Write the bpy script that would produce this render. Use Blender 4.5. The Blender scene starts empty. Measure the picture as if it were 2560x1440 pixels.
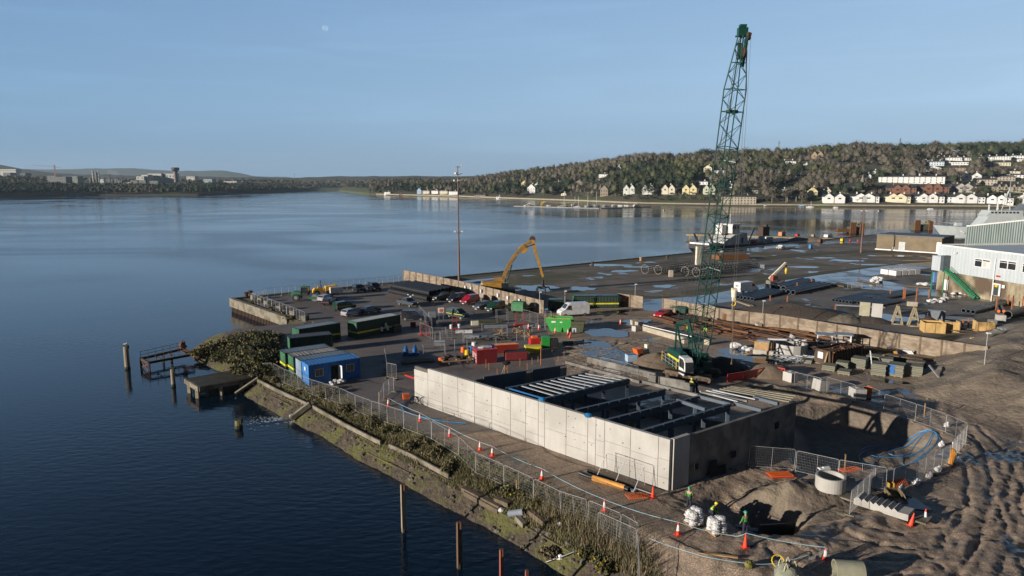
import bpy, math, random
import numpy as np
from mathutils import Vector, Matrix
S = bpy.context.scene
R = math.radians
# ---------------------------------------------------------------- camera, sky, sun, exposure
CAMH = 25.0; FPX = 1706.67; TH = math.atan(265/FPX); WZ = -2.6
cam = bpy.data.cameras.new('camera'); cam.lens = 24; cam.sensor_width = 36
cam.clip_start = 1; cam.clip_end = 80000
camo = bpy.data.objects.new('camera', cam); S.collection.objects.link(camo)
camo.location = (0, 0, CAMH); camo.rotation_euler = (math.pi/2-TH, 0, 0)
S.camera = camo
SUN_AZ = R(27.5)      # light travels towards this angle from +X
SUN_EL = R(10.5)
w = bpy.data.worlds.new('World'); S.world = w; w.use_nodes = True
nt = w.node_tree; nt.nodes.clear()
out = nt.nodes.new('ShaderNodeOutputWorld'); bg = nt.nodes.new('ShaderNodeBackground')
sky = nt.nodes.new('ShaderNodeTexSky'); sky.sky_type = 'NISHITA'; sky.sun_disc = False
sky.sun_elevation = SUN_EL; sky.sun_rotation = R(90)-(SUN_AZ+math.pi)
sky.altitude = 20; sky.air_density = 0.7; sky.dust_density = 0.0; sky.ozone_density = 4.0
# a hazy winter sky: the Sky Texture overhead, blended towards a pale band low down that is brighter to the right
L_ = nt.links.new; tc = nt.nodes.new('ShaderNodeTexCoord'); sx = nt.nodes.new('ShaderNodeSeparateXYZ'); L_(tc.outputs['Generated'], sx.inputs[0])
zr = nt.nodes.new('ShaderNodeValToRGB'); cr_ = zr.color_ramp; L_(sx.outputs['Z'], zr.inputs[0])
for i_, (p_, c_) in enumerate([(0, (.215, .345, .50)), (.10, (.245, .42, .63)), (.24, (.195, .355, .585)), (.5, (.085, .19, .40))]):
    e_ = cr_.elements[i_] if i_ < 2 else cr_.elements.new(p_); e_.position = p_; e_.color = c_+(1,)
ar = nt.nodes.new('ShaderNodeMapRange'); ar.data_type = 'FLOAT_VECTOR'; L_(sx.outputs['X'], ar.inputs['Vector'])
ar.inputs['From Min'].default_value = (-.6,)*3; ar.inputs['From Max'].default_value = (.6,)*3
ar.inputs['To Min'].default_value = (.95, .97, .98); ar.inputs['To Max'].default_value = (1.78, 1.5, 1.32)
mp0 = nt.nodes.new('ShaderNodeMapping'); mp0.inputs['Scale'].default_value = (1.5, 1.5, 14); L_(tc.outputs['Generated'], mp0.inputs[0])
cn = nt.nodes.new('ShaderNodeTexNoise'); cn.inputs['Scale'].default_value = 2.2; cn.inputs['Detail'].default_value = 6; cn.inputs['Distortion'].default_value = .6; L_(mp0.outputs[0], cn.inputs['Vector'])
cm = nt.nodes.new('ShaderNodeMapRange'); cm.inputs['From Min'].default_value = .5; cm.inputs['From Max'].default_value = .8; cm.inputs['To Min'].default_value = 1; cm.inputs['To Max'].default_value = 1.1; L_(cn.outputs['Fac'], cm.inputs['Value'])
m1 = nt.nodes.new('ShaderNodeVectorMath'); m1.operation = 'MULTIPLY'; L_(zr.outputs[0], m1.inputs[0]); L_(ar.outputs['Vector'], m1.inputs[1])
m2 = nt.nodes.new('ShaderNodeVectorMath'); m2.operation = 'SCALE'; L_(m1.outputs[0], m2.inputs[0]); L_(cm.outputs[0], m2.inputs['Scale'])
m3 = nt.nodes.new('ShaderNodeVectorMath'); m3.operation = 'SCALE'; m3.inputs['Scale'].default_value = .74/.1; L_(m2.outputs[0], m3.inputs[0])
fz = nt.nodes.new('ShaderNodeMapRange'); fz.inputs['From Min'].default_value = .25; fz.inputs['From Max'].default_value = .6; fz.inputs['To Min'].default_value = .92; fz.inputs['To Max'].default_value = 0; L_(sx.outputs['Z'], fz.inputs['Value'])
mx_ = nt.nodes.new('ShaderNodeMix'); mx_.data_type = 'RGBA'; L_(fz.outputs[0], mx_.inputs['Factor']); 
ms = nt.nodes.new('ShaderNodeVectorMath'); ms.operation = 'SCALE'; ms.inputs['Scale'].default_value = .28; L_(sky.outputs[0], ms.inputs[0])
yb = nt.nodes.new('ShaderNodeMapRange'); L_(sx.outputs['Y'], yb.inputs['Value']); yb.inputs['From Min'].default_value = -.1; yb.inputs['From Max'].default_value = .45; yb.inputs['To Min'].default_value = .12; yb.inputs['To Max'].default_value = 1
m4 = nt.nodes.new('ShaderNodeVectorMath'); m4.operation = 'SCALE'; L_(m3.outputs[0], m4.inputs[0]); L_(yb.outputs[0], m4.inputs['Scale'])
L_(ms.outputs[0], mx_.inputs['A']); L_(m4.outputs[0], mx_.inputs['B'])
bg.inputs['Strength'].default_value = 0.1
L_(mx_.outputs['Result'], bg.inputs[0]); L_(bg.outputs[0], out.inputs[0])
sl = bpy.data.lights.new('sun', 'SUN'); sl.energy = 5.0; sl.angle = R(0.5); sl.color = (1.0, .91, .80)
so = bpy.data.objects.new('sun', sl); S.collection.objects.link(so)
ld = Vector((math.cos(SUN_AZ)*math.cos(SUN_EL), math.sin(SUN_AZ)*math.cos(SUN_EL), -math.sin(SUN_EL)))
so.rotation_euler = ld.to_track_quat('-Z', 'Y').to_euler(); so.location = (-60, -30, 60)
S.view_settings.view_transform = 'Standard'; S.view_settings.look = 'None'
S.view_settings.exposure = 0.5; S.view_settings.gamma = 1
S.cycles.volume_bounces = 0; S.cycles.max_bounces = 6; S.cycles.diffuse_bounces = 3
S.cycles.transparent_max_bounces = 16; S.cycles.volume_max_steps = 64

# ---------------------------------------------------------------- helpers
CT, ST = math.cos(TH), math.sin(TH)
def ray(px, py):
    x = (px-1280)/FPX; v = (py-720)/FPX
    return x, CT-v*ST, -ST-v*CT
def P(px, py, z=0.0):                      # photo pixel -> world point on the level z
    x, y, d = ray(px, py); t = (z-CAMH)/d
    return Vector((x*t, y*t, z))
def V(px, py, Y):                          # photo pixel -> world point at distance Y
    x, y, d = ray(px, py); t = Y/y
    return Vector((x*t, Y, CAMH+d*t))
MATS = {}
def lin(c): return tuple(c)+(1,) if len(c) == 3 else c
def M(name, c1=(.5, .5, .5), c2=None, sc=1.0, rough=.7, metal=0, bump=0, bs=None, c3=None, s3=None, spec=.5, th=(.35, .65), rough2=None, st=None):
    if name in MATS: return MATS[name]
    m = bpy.data.materials.new(name); MATS[name] = m; m.use_nodes = True
    t = m.node_tree; b = t.nodes['Principled BSDF']
    b.inputs['Roughness'].default_value = rough; b.inputs['Metallic'].default_value = metal
    b.inputs['Specular IOR Level'].default_value = spec
    if c2 is None: c2 = tuple(min(1, k*.72) for k in c1)
    tc = t.nodes.new('ShaderNodeTexCoord'); n = t.nodes.new('ShaderNodeTexNoise')
    n.inputs['Scale'].default_value = sc; n.inputs['Detail'].default_value = 6; n.inputs['Roughness'].default_value = .65
    t.links.new(tc.outputs['Object'], n.inputs['Vector'])
    if st:
        mpn = t.nodes.new('ShaderNodeMapping'); mpn.inputs['Scale'].default_value = st; t.links.new(tc.outputs['Object'], mpn.inputs[0]); t.links.new(mpn.outputs[0], n.inputs['Vector'])
    cr = t.nodes.new('ShaderNodeValToRGB'); cr.color_ramp.elements[0].position = th[0]; cr.color_ramp.elements[1].position = th[1]
    cr.color_ramp.elements[0].color = lin(c1); cr.color_ramp.elements[1].color = lin(c2)
    t.links.new(n.outputs['Fac'], cr.inputs[0]); col = cr.outputs[0]
    if c3 is not None:
        n3 = t.nodes.new('ShaderNodeTexNoise'); n3.inputs['Scale'].default_value = s3 or sc*.2; n3.inputs['Detail'].default_value = 5
        t.links.new(tc.outputs['Object'], n3.inputs['Vector'])
        r3 = t.nodes.new('ShaderNodeValToRGB'); r3.color_ramp.elements[0].position = .48; r3.color_ramp.elements[1].position = .62
        t.links.new(n3.outputs['Fac'], r3.inputs[0])
        mx = t.nodes.new('ShaderNodeMix'); mx.data_type = 'RGBA'; mx.inputs['B'].default_value = lin(c3)
        t.links.new(r3.outputs[0], mx.inputs['Factor']); t.links.new(col, mx.inputs['A']); col = mx.outputs['Result']
    t.links.new(col, b.inputs['Base Color'])
    if bump:
        nb = t.nodes.new('ShaderNodeTexNoise'); nb.inputs['Scale'].default_value = bs or sc*3; nb.inputs['Detail'].default_value = 8
        t.links.new(tc.outputs['Object'], nb.inputs['Vector'])
        bp = t.nodes.new('ShaderNodeBump'); bp.inputs['Strength'].default_value = 1; bp.inputs['Distance'].default_value = bump
        t.links.new(nb.outputs['Fac'], bp.inputs['Height']); t.links.new(bp.outputs[0], b.inputs['Normal'])
    return m
def paint(name, c, rough=.35, metal=0): return M(name, c, tuple(k*.78 for k in c), sc=1.7, rough=rough, metal=metal)

class MB:
    def __init__(s, ml=None): s.v = []; s.f = []; s.m = []; s.mi = 0
    def add(s, vs, fs, mi=None):
        o = len(s.v); s.v += [tuple(p) for p in vs]; s.f += [tuple(o+i for i in f) for f in fs]
        s.m += [s.mi if mi is None else mi]*len(fs); return s
    def box(s, c, d, rz=0, ry=0, rx=0, mi=None):      # c = centre, d = full dims
        h = [k/2 for k in d]; mt = Matrix.Rotation(rz, 3, 'Z') @ Matrix.Rotation(ry, 3, 'Y') @ Matrix.Rotation(rx, 3, 'X')
        vs = [Vector(c)+mt @ Vector((x*h[0], y*h[1], z*h[2])) for x in (-1, 1) for y in (-1, 1) for z in (-1, 1)]
        return s.add(vs, [(0, 1, 3, 2), (4, 6, 7, 5), (0, 4, 5, 1), (2, 3, 7, 6), (0, 2, 6, 4), (1, 5, 7, 3)], mi)
    def bar(s, p, q, wd=.1, ht=None, mi=None, up=(0, 0, 1)):
        p = Vector(p); q = Vector(q); ht = ht or wd; d = q-p
        if d.length < 1e-6: return s
        d.normalize(); u = Vector(up)
        if abs(d.dot(u)) > .98: u = Vector((0, 1, 0))
        sd = d.cross(u).normalized()*wd/2; u2 = sd.cross(d).normalized()*ht/2
        vs = [e+a*sd+b*u2 for e in (p, q) for a, b in ((-1, -1), (1, -1), (1, 1), (-1, 1))]
        return s.add(vs, [(0, 1, 2, 3), (7, 6, 5, 4), (0, 4, 5, 1), (1, 5, 6, 2), (2, 6, 7, 3), (3, 7, 4, 0)], mi)
    def tube(s, pts, r, n=6, mi=None, cap=True, closed=False):
        pts = [Vector(p) for p in pts]; k = len(pts); rs = r if isinstance(r, (list, tuple)) else [r]*k
        vs = []; prev = None
        for i, p in enumerate(pts):
            a = pts[i-1] if (i > 0 or closed) else p; b = pts[(i+1) % k] if (i < k-1 or closed) else p
            d = (b-a).normalized(); u = Vector((0, 0, 1)) if abs(d.z) < .95 else Vector((1, 0, 0))
            if prev is not None and prev.cross(d).length > .05: u = prev
            sd = d.cross(u).normalized(); u2 = sd.cross(d).normalized(); prev = u2
            for j in range(n):
                t = 2*math.pi*j/n; vs.append(p+(sd*math.cos(t)+u2*math.sin(t))*rs[i])
        fs = []
        for i in range(k if closed else k-1):
            for j in range(n):
                a = i*n+j; b = i*n+(j+1) % n; c = ((i+1) % k)*n; fs.append((a, b, c+(j+1) % n, c+j))
        if cap and not closed: fs += [tuple(range(n))[::-1], tuple((k-1)*n+j for j in range(n))]
        return s.add(vs, fs, mi)
    def cyl(s, c, r, h, r2=None, n=12, mi=None, cap=True):
        r2 = r if r2 is None else r2; x, y, z = c
        vs = [(x+rr*math.cos(2*math.pi*j/n), y+rr*math.sin(2*math.pi*j/n), zz) for rr, zz in ((r, z), (r2, z+h)) for j in range(n)]
        fs = [(j, (j+1) % n, n+(j+1) % n, n+j) for j in range(n)]
        if cap: fs += [tuple(range(n))[::-1], tuple(range(n, 2*n))]
        return s.add(vs, fs, mi)
    def ring(s, c, r, ri, h, n=20, mi=None):
        x, y, z = c; P4 = [(r, z), (r, z+h), (ri, z+h), (ri, z)]
        vs = [(x+rr*math.cos(2*math.pi*j/n), y+rr*math.sin(2*math.pi*j/n), zz) for j in range(n) for rr, zz in P4]
        fs = [(4*j+k, 4*((j+1) % n)+k, 4*((j+1) % n)+(k+1) % 4, 4*j+(k+1) % 4) for j in range(n) for k in range(4)]
        return s.add(vs, fs, mi)
    def prism(s, poly, z0, z1, mi=None):              # plan polygon
        n = len(poly); vs = [(p[0], p[1], z0) for p in poly]+[(p[0], p[1], z1) for p in poly]
        return s.add(vs, [tuple(range(n))[::-1], tuple(range(n, 2*n))]+[(j, (j+1) % n, n+(j+1) % n, n+j) for j in range(n)], mi)
    def side(s, poly, y0, y1, mi=None, ins=None):     # (x, z) profile extruded along y; ins(z) narrows it
        n = len(poly); g = ins or (lambda z: 1.0); m = (y0+y1)/2
        vs = [(p[0], m+(y0-m)*g(p[1]), p[1]) for p in poly]+[(p[0], m+(y1-m)*g(p[1]), p[1]) for p in poly]
        return s.add(vs, [tuple(range(n)), tuple(range(n, 2*n))[::-1]]+[(j, n+j, n+(j+1) % n, (j+1) % n) for j in range(n)], mi)
    def blob(s, c, r, seed=0, nu=10, nv=7, amp=.18, mi=None, base=False):
        rd = random.Random(seed); vs = []; r = r if isinstance(r, (tuple, list)) else (r, r, r)
        for i in range(nv+1):
            t = math.pi*i/nv
            for j in range(nu):
                a = 2*math.pi*j/nu; k = 1+rd.uniform(-amp, amp); z = math.cos(t)*k
                if base: z = max(z, -.35)
                vs.append((c[0]+r[0]*math.sin(t)*math.cos(a)*k, c[1]+r[1]*math.sin(t)*math.sin(a)*k, c[2]+r[2]*z))
        fs = [(i*nu+j, (i+1)*nu+j, (i+1)*nu+(j+1) % nu, i*nu+(j+1) % nu) for i in range(nv) for j in range(nu)]
        return s.add(vs, fs, mi)
    def build(s, name, mats, parent=None, smooth=False, loc=None, rz=0, bevel=0):
        me = bpy.data.meshes.new(name); me.from_pydata(s.v, [], s.f)
        if not isinstance(mats, (list, tuple)): mats = [mats]
        for m in mats: me.materials.append(m)
        if len(mats) > 1: me.polygons.foreach_set('material_index', s.m)
        if smooth:
            me.polygons.foreach_set('use_smooth', [True]*len(me.polygons))
        me.update()
        o = bpy.data.objects.new(name, me); S.collection.objects.link(o)
        if parent is not None: o.parent = parent
        if loc is not None: o.location = loc
        if rz: o.rotation_euler = (0, 0, rz)
        if bevel:
            b = o.modifiers.new('bevel', 'BEVEL'); b.width = bevel; b.segments = 2; b.limit_method = 'ANGLE'
        return o
def bw(mb, name, mats, parent, **k):            # build from world coordinates under a parent
    l = parent.location; mb.v = [(a-l.x, b-l.y, c-l.z) for a, b, c in mb.v]
    return mb.build(name, mats, parent, **k)
def tag(o, label, cat, group=None):
    o['label'] = label; o['category'] = cat
    if group: o['group'] = group
    return o
def T(name, label, cat, loc=(0, 0, 0), rz=0, group=None):
    o = bpy.data.objects.new(name, None); S.collection.objects.link(o)
    o.location = loc; o.rotation_euler = (0, 0, rz); o.empty_display_size = .3
    return tag(o, label, cat, group)
def st(o, kind='structure'): o['kind'] = kind; return o
def dup(root, loc=None, rz=None, label=None, group=None, scale=None, parent=None):
    c = root.copy(); S.collection.objects.link(c)
    if parent is not None: c.parent = parent
    if loc is not None: c.location = loc
    if rz is not None: c.rotation_euler = (0, 0, rz)
    if label: c['label'] = label
    if group: c['group'] = group
    if scale is not None: c.scale = scale if isinstance(scale, (tuple, list)) else (scale,)*3
    for ch in root.children: dup(ch, parent=c)
    return c
ORD = ['first', 'second', 'third', 'fourth', 'fifth', 'sixth', 'seventh', 'eighth', 'ninth', 'tenth', 'eleventh', 'twelfth', 'thirteenth', 'fourteenth', 'fifteenth', 'sixteenth', 'seventeenth', 'eighteenth', 'nineteenth', 'twentieth', 'twenty-first', 'twenty-second', 'twenty-third', 'twenty-fourth', 'twenty-fifth', 'twenty-sixth', 'twenty-seventh', 'twenty-eighth', 'twenty-ninth', 'thirtieth']
def ang(a, b): return math.atan2(b[1]-a[1], b[0]-a[0])
def mesh_np(name, v, f, mats, mi=None, smooth=False, parent=None):
    """v (n,3) array, f (m,4) array"""
    me = bpy.data.meshes.new(name); v = np.asarray(v, dtype=np.float32); f = np.asarray(f, dtype=np.int32)
    k = f.shape[1]; me.vertices.add(len(v)); me.vertices.foreach_set('co', v.ravel())
    me.loops.add(f.size); me.loops.foreach_set('vertex_index', f.ravel())
    me.polygons.add(len(f)); me.polygons.foreach_set('loop_start', np.arange(0, f.size, k, dtype=np.int32))
    me.polygons.foreach_set('loop_total', np.full(len(f), k, dtype=np.int32))
    if not isinstance(mats, (list, tuple)): mats = [mats]
    for m in mats: me.materials.append(m)
    if mi is not None: me.polygons.foreach_set('material_index', np.asarray(mi, dtype=np.int32))
    if smooth: me.polygons.foreach_set('use_smooth', np.ones(len(f), dtype=bool))
    me.update(calc_edges=True)
    o = bpy.data.objects.new(name, me); S.collection.objects.link(o)
    if parent is not None: o.parent = parent
    return o
def leaves(name, cs, rs, n, size, mats, wts=None, seed=0, parent=None, up=0, elong=1.0):
    """leaf cloud: cs (k,3) centres, rs (k,3) radii, n faces each"""
    g = np.random.default_rng(seed); cs = np.asarray(cs, float).reshape(-1, 3); rs = np.asarray(rs, float).reshape(-1, 3)
    k = len(cs); d = g.normal(size=(k*n, 3)); d /= np.linalg.norm(d, axis=1)[:, None]
    rad = g.uniform(.45, 1.0, (k*n, 1))**.6
    c = np.repeat(cs, n, 0)+d*rad*np.repeat(rs, n, 0)*(1+.22*np.sin(d[:, :1]*7+d[:, 1:2]*9+np.repeat(np.arange(k), n)[:, None]))
    a = g.normal(size=(k*n, 3)); a[:, 2] += up; a /= np.linalg.norm(a, axis=1)[:, None]
    b = np.cross(a, g.normal(size=(k*n, 3))); b /= np.linalg.norm(b, axis=1)[:, None]
    s = size*g.uniform(.5, 1.2, (k*n, 1)); a = a*s*elong; b = b*s
    v = np.stack([c-a-b*.5, c+a*.2-b, c+a, c-a*.1+b], 1).reshape(-1, 3)
    f = np.arange(k*n*4).reshape(-1, 4)
    mi = g.choice(len(mats), k*n, p=wts) if len(mats) > 1 else None
    return mesh_np(name, v, f, mats, mi, parent=parent)
# ---- value noise for terrain
_g = np.random.default_rng(5); _T = _g.random((256, 256))
def vn(x, y):
    x = np.asarray(x, float); y = np.asarray(y, float); xi = np.floor(x).astype(int); yi = np.floor(y).astype(int)
    fx = x-xi; fy = y-yi; fx = fx*fx*(3-2*fx); fy = fy*fy*(3-2*fy)
    a = _T[xi % 256, yi % 256]; b = _T[(xi+1) % 256, yi % 256]; c = _T[xi % 256, (yi+1) % 256]; d = _T[(xi+1) % 256, (yi+1) % 256]
    return (a*(1-fx)+b*fx)*(1-fy)+(c*(1-fx)+d*fx)*fy
def fbm(x, y, o=4):
    s = 0; a = 1; t = 0
    for i in range(o): s = s+a*vn(x*2**i+i*17.3, y*2**i+i*9.1); t += a; a *= .5
    return s/t-.5
def sdist(X, Y, poly):                       # signed distance, inside positive
    X = np.asarray(X, float); Y = np.asarray(Y, float); d = np.full(X.shape, 1e9); ins = np.zeros(X.shape, bool); n = len(poly)
    for i in range(n):
        ax, ay = poly[i]; bx, by = poly[(i+1) % n]; ex, ey = bx-ax, by-ay
        t = np.clip(((X-ax)*ex+(Y-ay)*ey)/(ex*ex+ey*ey+1e-9), 0, 1)
        d = np.minimum(d, np.hypot(X-ax-t*ex, Y-ay-t*ey))
        c = ((ay > Y) != (by > Y)) & (X < (bx-ax)*(Y-ay)/((by-ay) or 1e-9)+ax); ins ^= c
    return np.where(ins, d, -d)
# ================================================================ SETTING
# ---- materials of the ground
def wetground(name, dry, wet, dirt, sc=.5, cover=.55, psc=.16, soft=.03, moss=None, bump=.05, dry_r=.85):
    m = bpy.data.materials.new(name); MATS[name] = m; m.use_nodes = True; t = m.node_tree; L = t.links.new
    b = t.nodes['Principled BSDF']; b.inputs['Specular IOR Level'].default_value = .3; tc = t.nodes.new('ShaderNodeTexCoord')
    def noise(s, d=6, r=.6, dist=0):
        n = t.nodes.new('ShaderNodeTexNoise'); n.inputs['Scale'].default_value = s; n.inputs['Detail'].default_value = d
        n.inputs['Roughness'].default_value = r; n.inputs['Distortion'].default_value = dist; L(tc.outputs['Object'], n.inputs['Vector']); return n.outputs['Fac']
    def ramp(f, a, b2, ca=(0, 0, 0, 1), cb=(1, 1, 1, 1)):
        r = t.nodes.new('ShaderNodeValToRGB'); r.color_ramp.elements[0].position = a; r.color_ramp.elements[1].position = b2
        r.color_ramp.elements[0].color = ca; r.color_ramp.elements[1].color = cb; L(f, r.inputs[0]); return r.outputs[0]
    def mix(f, A, B):
        x = t.nodes.new('ShaderNodeMix'); x.data_type = 'RGBA'
        L(f, x.inputs['Factor'])
        for k, s_ in ((A, 'A'), (B, 'B')):
            if isinstance(k, tuple): x.inputs[s_].default_value = lin(k)
            else: L(k, x.inputs[s_])
        return x.outputs['Result']
    col = mix(ramp(noise(sc*4), .35, .65), dry, dirt)
    col = mix(ramp(noise(sc*.35, 4, .7), .42, .6), col, wet)
    col = mix(ramp(noise(sc*22, 3), .5, .72), col, tuple(min(1, k*1.7) for k in dry))
    if moss: col = mix(ramp(noise(.045, 5, .7, .5), .5, .6), col, moss)
    pud = ramp(noise(psc, 5, .55, .3), cover, cover+soft)
    inv = t.nodes.new('ShaderNodeInvert'); L(pud, inv.inputs[1])
    col = mix(pud, col, (.03, .027, .024)); L(col, b.inputs['Base Color'])
    rg = t.nodes.new('ShaderNodeMapRange'); rg.inputs['To Min'].default_value = dry_r; rg.inputs['To Max'].default_value = .06
    L(pud, rg.inputs['Value'])
    wr = ramp(noise(sc*.6, 3), .4, .6); mm = t.nodes.new('ShaderNodeMath'); mm.operation = 'MULTIPLY'; L(wr, mm.inputs[0]); mm.inputs[1].default_value = .22
    sb = t.nodes.new('ShaderNodeMath'); sb.operation = 'SUBTRACT'; sb.use_clamp = True; L(rg.outputs[0], sb.inputs[0]); L(mm.outputs[0], sb.inputs[1])
    mxx = t.nodes.new('ShaderNodeMath'); mxx.operation = 'MAXIMUM'; mxx.inputs[1].default_value = .05; L(sb.outputs[0], mxx.inputs[0]); L(mxx.outputs[0], b.inputs['Roughness'])
    h = noise(sc*5, 8, .7)
    hm = t.nodes.new('ShaderNodeMath'); hm.operation = 'MULTIPLY'; L(h, hm.inputs[0]); L(inv.outputs[0], hm.inputs[1])
    bp = t.nodes.new('ShaderNodeBump'); bp.inputs['Strength'].default_value = 1; bp.inputs['Distance'].default_value = bump
    L(hm.outputs[0], bp.inputs['Height']); L(bp.outputs[0], b.inputs['Normal'])
    return m
MUD = wetground('mud', (.37, .28, .205), (.19, .148, .112), (.27, .205, .152), sc=.5, cover=.575, psc=.16, soft=.05, bump=.07)
LOT = wetground('worn_tarmac', (.20, .17, .15), (.13, .112, .102), (.165, .14, .125), sc=.6, cover=.68, psc=.2, bump=.02)
APR = wetground('quay_gravel', (.215, .175, .135), (.12, .098, .075), (.175, .14, .108), sc=.3, cover=.6, psc=.11, bump=.02, moss=(.11, .1, .045))
ROAD = wetground('wet_tarmac', (.12, .12, .125), (.08, .082, .09), (.13, .125, .125), sc=.25, dry_r=.42, cover=.36, psc=.09, soft=.3, bump=.006)
STO = wetground('storage_yard', (.19, .168, .148), (.12, .108, .1), (.155, .138, .125), sc=.3, cover=.62, psc=.12, bump=.015, moss=(.06, .055, .03))
BANK = M('revetment_stone', (.1, .078, .052), (.045, .036, .027), sc=1.1, rough=.95, bump=.25, bs=3, c3=(.1, .098, .03), s3=.4)
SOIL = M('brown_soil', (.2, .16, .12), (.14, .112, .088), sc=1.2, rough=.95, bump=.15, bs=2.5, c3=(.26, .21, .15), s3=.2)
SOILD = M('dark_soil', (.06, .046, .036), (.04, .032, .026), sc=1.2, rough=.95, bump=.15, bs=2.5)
CONC = M('concrete', (.40, .385, .355), (.32, .305, .28), sc=.8, rough=.85, bump=.01)
CONCD = M('old_concrete', (.24, .21, .165), (.15, .13, .1), sc=1.3, rough=.9, bump=.03, c3=(.1, .09, .055), s3=.6)
GALV = M('galvanised_steel', (.5, .5, .5), (.38, .38, .38), sc=3, rough=.45, metal=.5)
RUST = M('rusty_steel', (.17, .065, .028), (.08, .035, .02), sc=2, rough=.85)
RUSTD = M('dark_rust', (.075, .04, .025), (.04, .025, .018), sc=2, rough=.85)
STEEL = M('primed_steel', (.085, .11, .14), (.065, .085, .11), sc=.8, rough=.5)
WHITE = paint('white_paint', (.75, .74, .72)); BLACK = M('black_rubber', (.02, .02, .02), (.012, .012, .012), rough=.7)
GLASS = M('dark_glass', (.02, .025, .03), (.03, .035, .04), rough=.06, spec=1)
RED = paint('red_plastic', (.5, .03, .025)); ORANGE = paint('orange_plastic', (.8, .16, .03)); YEL = paint('yellow_paint', (.75, .5, .02))
DGREEN = paint('dark_green_paint', (.012, .07, .032)); WOOD = M('raw_timber', (.42, .27, .13), (.3, .18, .08), sc=2, rough=.8)
WOODD = M('weathered_timber', (.14, .105, .07), (.08, .06, .04), sc=2, rough=.9)
HIVIS = paint('hi_vis_fabric', (.35, .55, .03), .7); SKIN = M('skin', (.45, .27, .2), rough=.6); NAVY = M('navy_fabric', (.02, .025, .045), rough=.9)
BLUE = paint('blue_paint', (.02, .12, .36)); BPIPE = paint('blue_pipe_plastic', (.02, .22, .5), .4); BAGW = M('white_sack', (.72, .71, .7), (.5, .5, .5), sc=3, rough=.6, bump=.05)
CONE_O = M('cone_orange', (.8, .06, .02), (.65, .05, .02), rough=.5); GREYP = paint('grey_paint', (.22, .24, .26))

# ---- water
wm = bpy.data.materials.new('river_water'); wm.use_nodes = True; t = wm.node_tree; b = t.nodes['Principled BSDF']
b.inputs['Base Color'].default_value = (.0035, .0125, .026, 1); b.inputs['Roughness'].default_value = .07; b.inputs['IOR'].default_value = 1.33
tc = t.nodes.new('ShaderNodeTexCoord'); mp = t.nodes.new('ShaderNodeMapping'); mp.inputs['Scale'].default_value = (.55, 1, 1); mp.inputs['Rotation'].default_value = (0, 0, .25)
t.links.new(tc.outputs['Object'], mp.inputs[0])
n1 = t.nodes.new('ShaderNodeTexNoise'); n1.inputs['Scale'].default_value = 1.6; n1.inputs['Detail'].default_value = 4
n2 = t.nodes.new('ShaderNodeTexNoise'); n2.inputs['Scale'].default_value = .012; n2.inputs['Detail'].default_value = 3; n2.inputs['Distortion'].default_value = 1.2
for n in (n1, n2): t.links.new(mp.outputs[0], n.inputs['Vector'])
rr = t.nodes.new('ShaderNodeMapRange'); rr.inputs['From Min'].default_value = .38; rr.inputs['From Max'].default_value = .62; rr.inputs['To Min'].default_value = .25; rr.inputs['To Max'].default_value = 1.0
t.links.new(n2.outputs['Fac'], rr.inputs['Value'])
mu = t.nodes.new('ShaderNodeMath'); mu.operation = 'MULTIPLY'; t.links.new(n1.outputs['Fac'], mu.inputs[0]); t.links.new(rr.outputs[0], mu.inputs[1])
bp = t.nodes.new('ShaderNodeBump'); bp.inputs['Strength'].default_value = 1; bp.inputs['Distance'].default_value = .07
t.links.new(mu.outputs[0], bp.inputs['Height']); t.links.new(bp.outputs[0], b.inputs['Normal'])
rg = t.nodes.new('ShaderNodeMapRange'); rg.inputs['From Min'].default_value = .4; rg.inputs['From Max'].default_value = .6; rg.inputs['To Min'].default_value = .05; rg.inputs['To Max'].default_value = .16
t.links.new(n2.outputs['Fac'], rg.inputs['Value']); t.links.new(rg.outputs[0], b.inputs['Roughness'])
MB().add([(-9000, -600, WZ), (9000, -600, WZ), (9000, 14000, WZ), (-9000, 14000, WZ)], [(0, 1, 2, 3)]).build('water', wm)['kind'] = 'structure'

# ---- near land: graded height field cut by the bank
LAND = [(120, -40), (30, 22), (12, 37.5), (6.0, 42.8), (3.5, 44.9), (.3, 48.8), (-4.2, 53.6), (-10.2, 59.8), (-15.2, 64.9), (-21.1, 71.7), (-27.7, 78.2), (-35.2, 86.2),
        (-35.5, 91.5), (-38.8, 94.2), (-44, 98.4), (-50.4, 104.6), (-53.2, 109.2), (-53.5, 114.2), (-52, 119), (-47, 122), (-42, 124), (-41.5, 130), (90, 130), (200, 60)]
PIT = [(25, 58.5), (29.5, 73), (38, 75), (42.5, 69.5), (43, 64.5), (38, 58.5), (31, 56.6), (26, 55.5)]
EMB = [(48, 79), (54, 88), (60, 95), (70, 106), (90, 124), (90, 40), (56, 55), (52, 66), (49.5, 75)]
def sm(a, b_, x): t_ = np.clip((x-a)/(b_-a), 0, 1); return t_*t_*(3-2*t_)
RUTS = [[tuple(P(*q)[:2]) for q in l] for l in (((2420, 1070), (2480, 1130), (2520, 1220), (2500, 1330), (2440, 1440), (2380, 1560)), ((2400, 1085), (2440, 1160), (2450, 1260), (2400, 1360), (2330, 1440), (2280, 1540)), ((2600, 1150), (2545, 1280), (2560, 1400), (2620, 1500)), ((2130, 1330), (2260, 1360), (2380, 1330), (2500, 1250), (2600, 1130)), ((1960, 1380), (2100, 1425), (2300, 1420), (2480, 1320), (2640, 1250)), ((1480, 960), (1500, 900), (1560, 850), (1640, 860), (1800, 900), (2000, 955)))]
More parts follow.
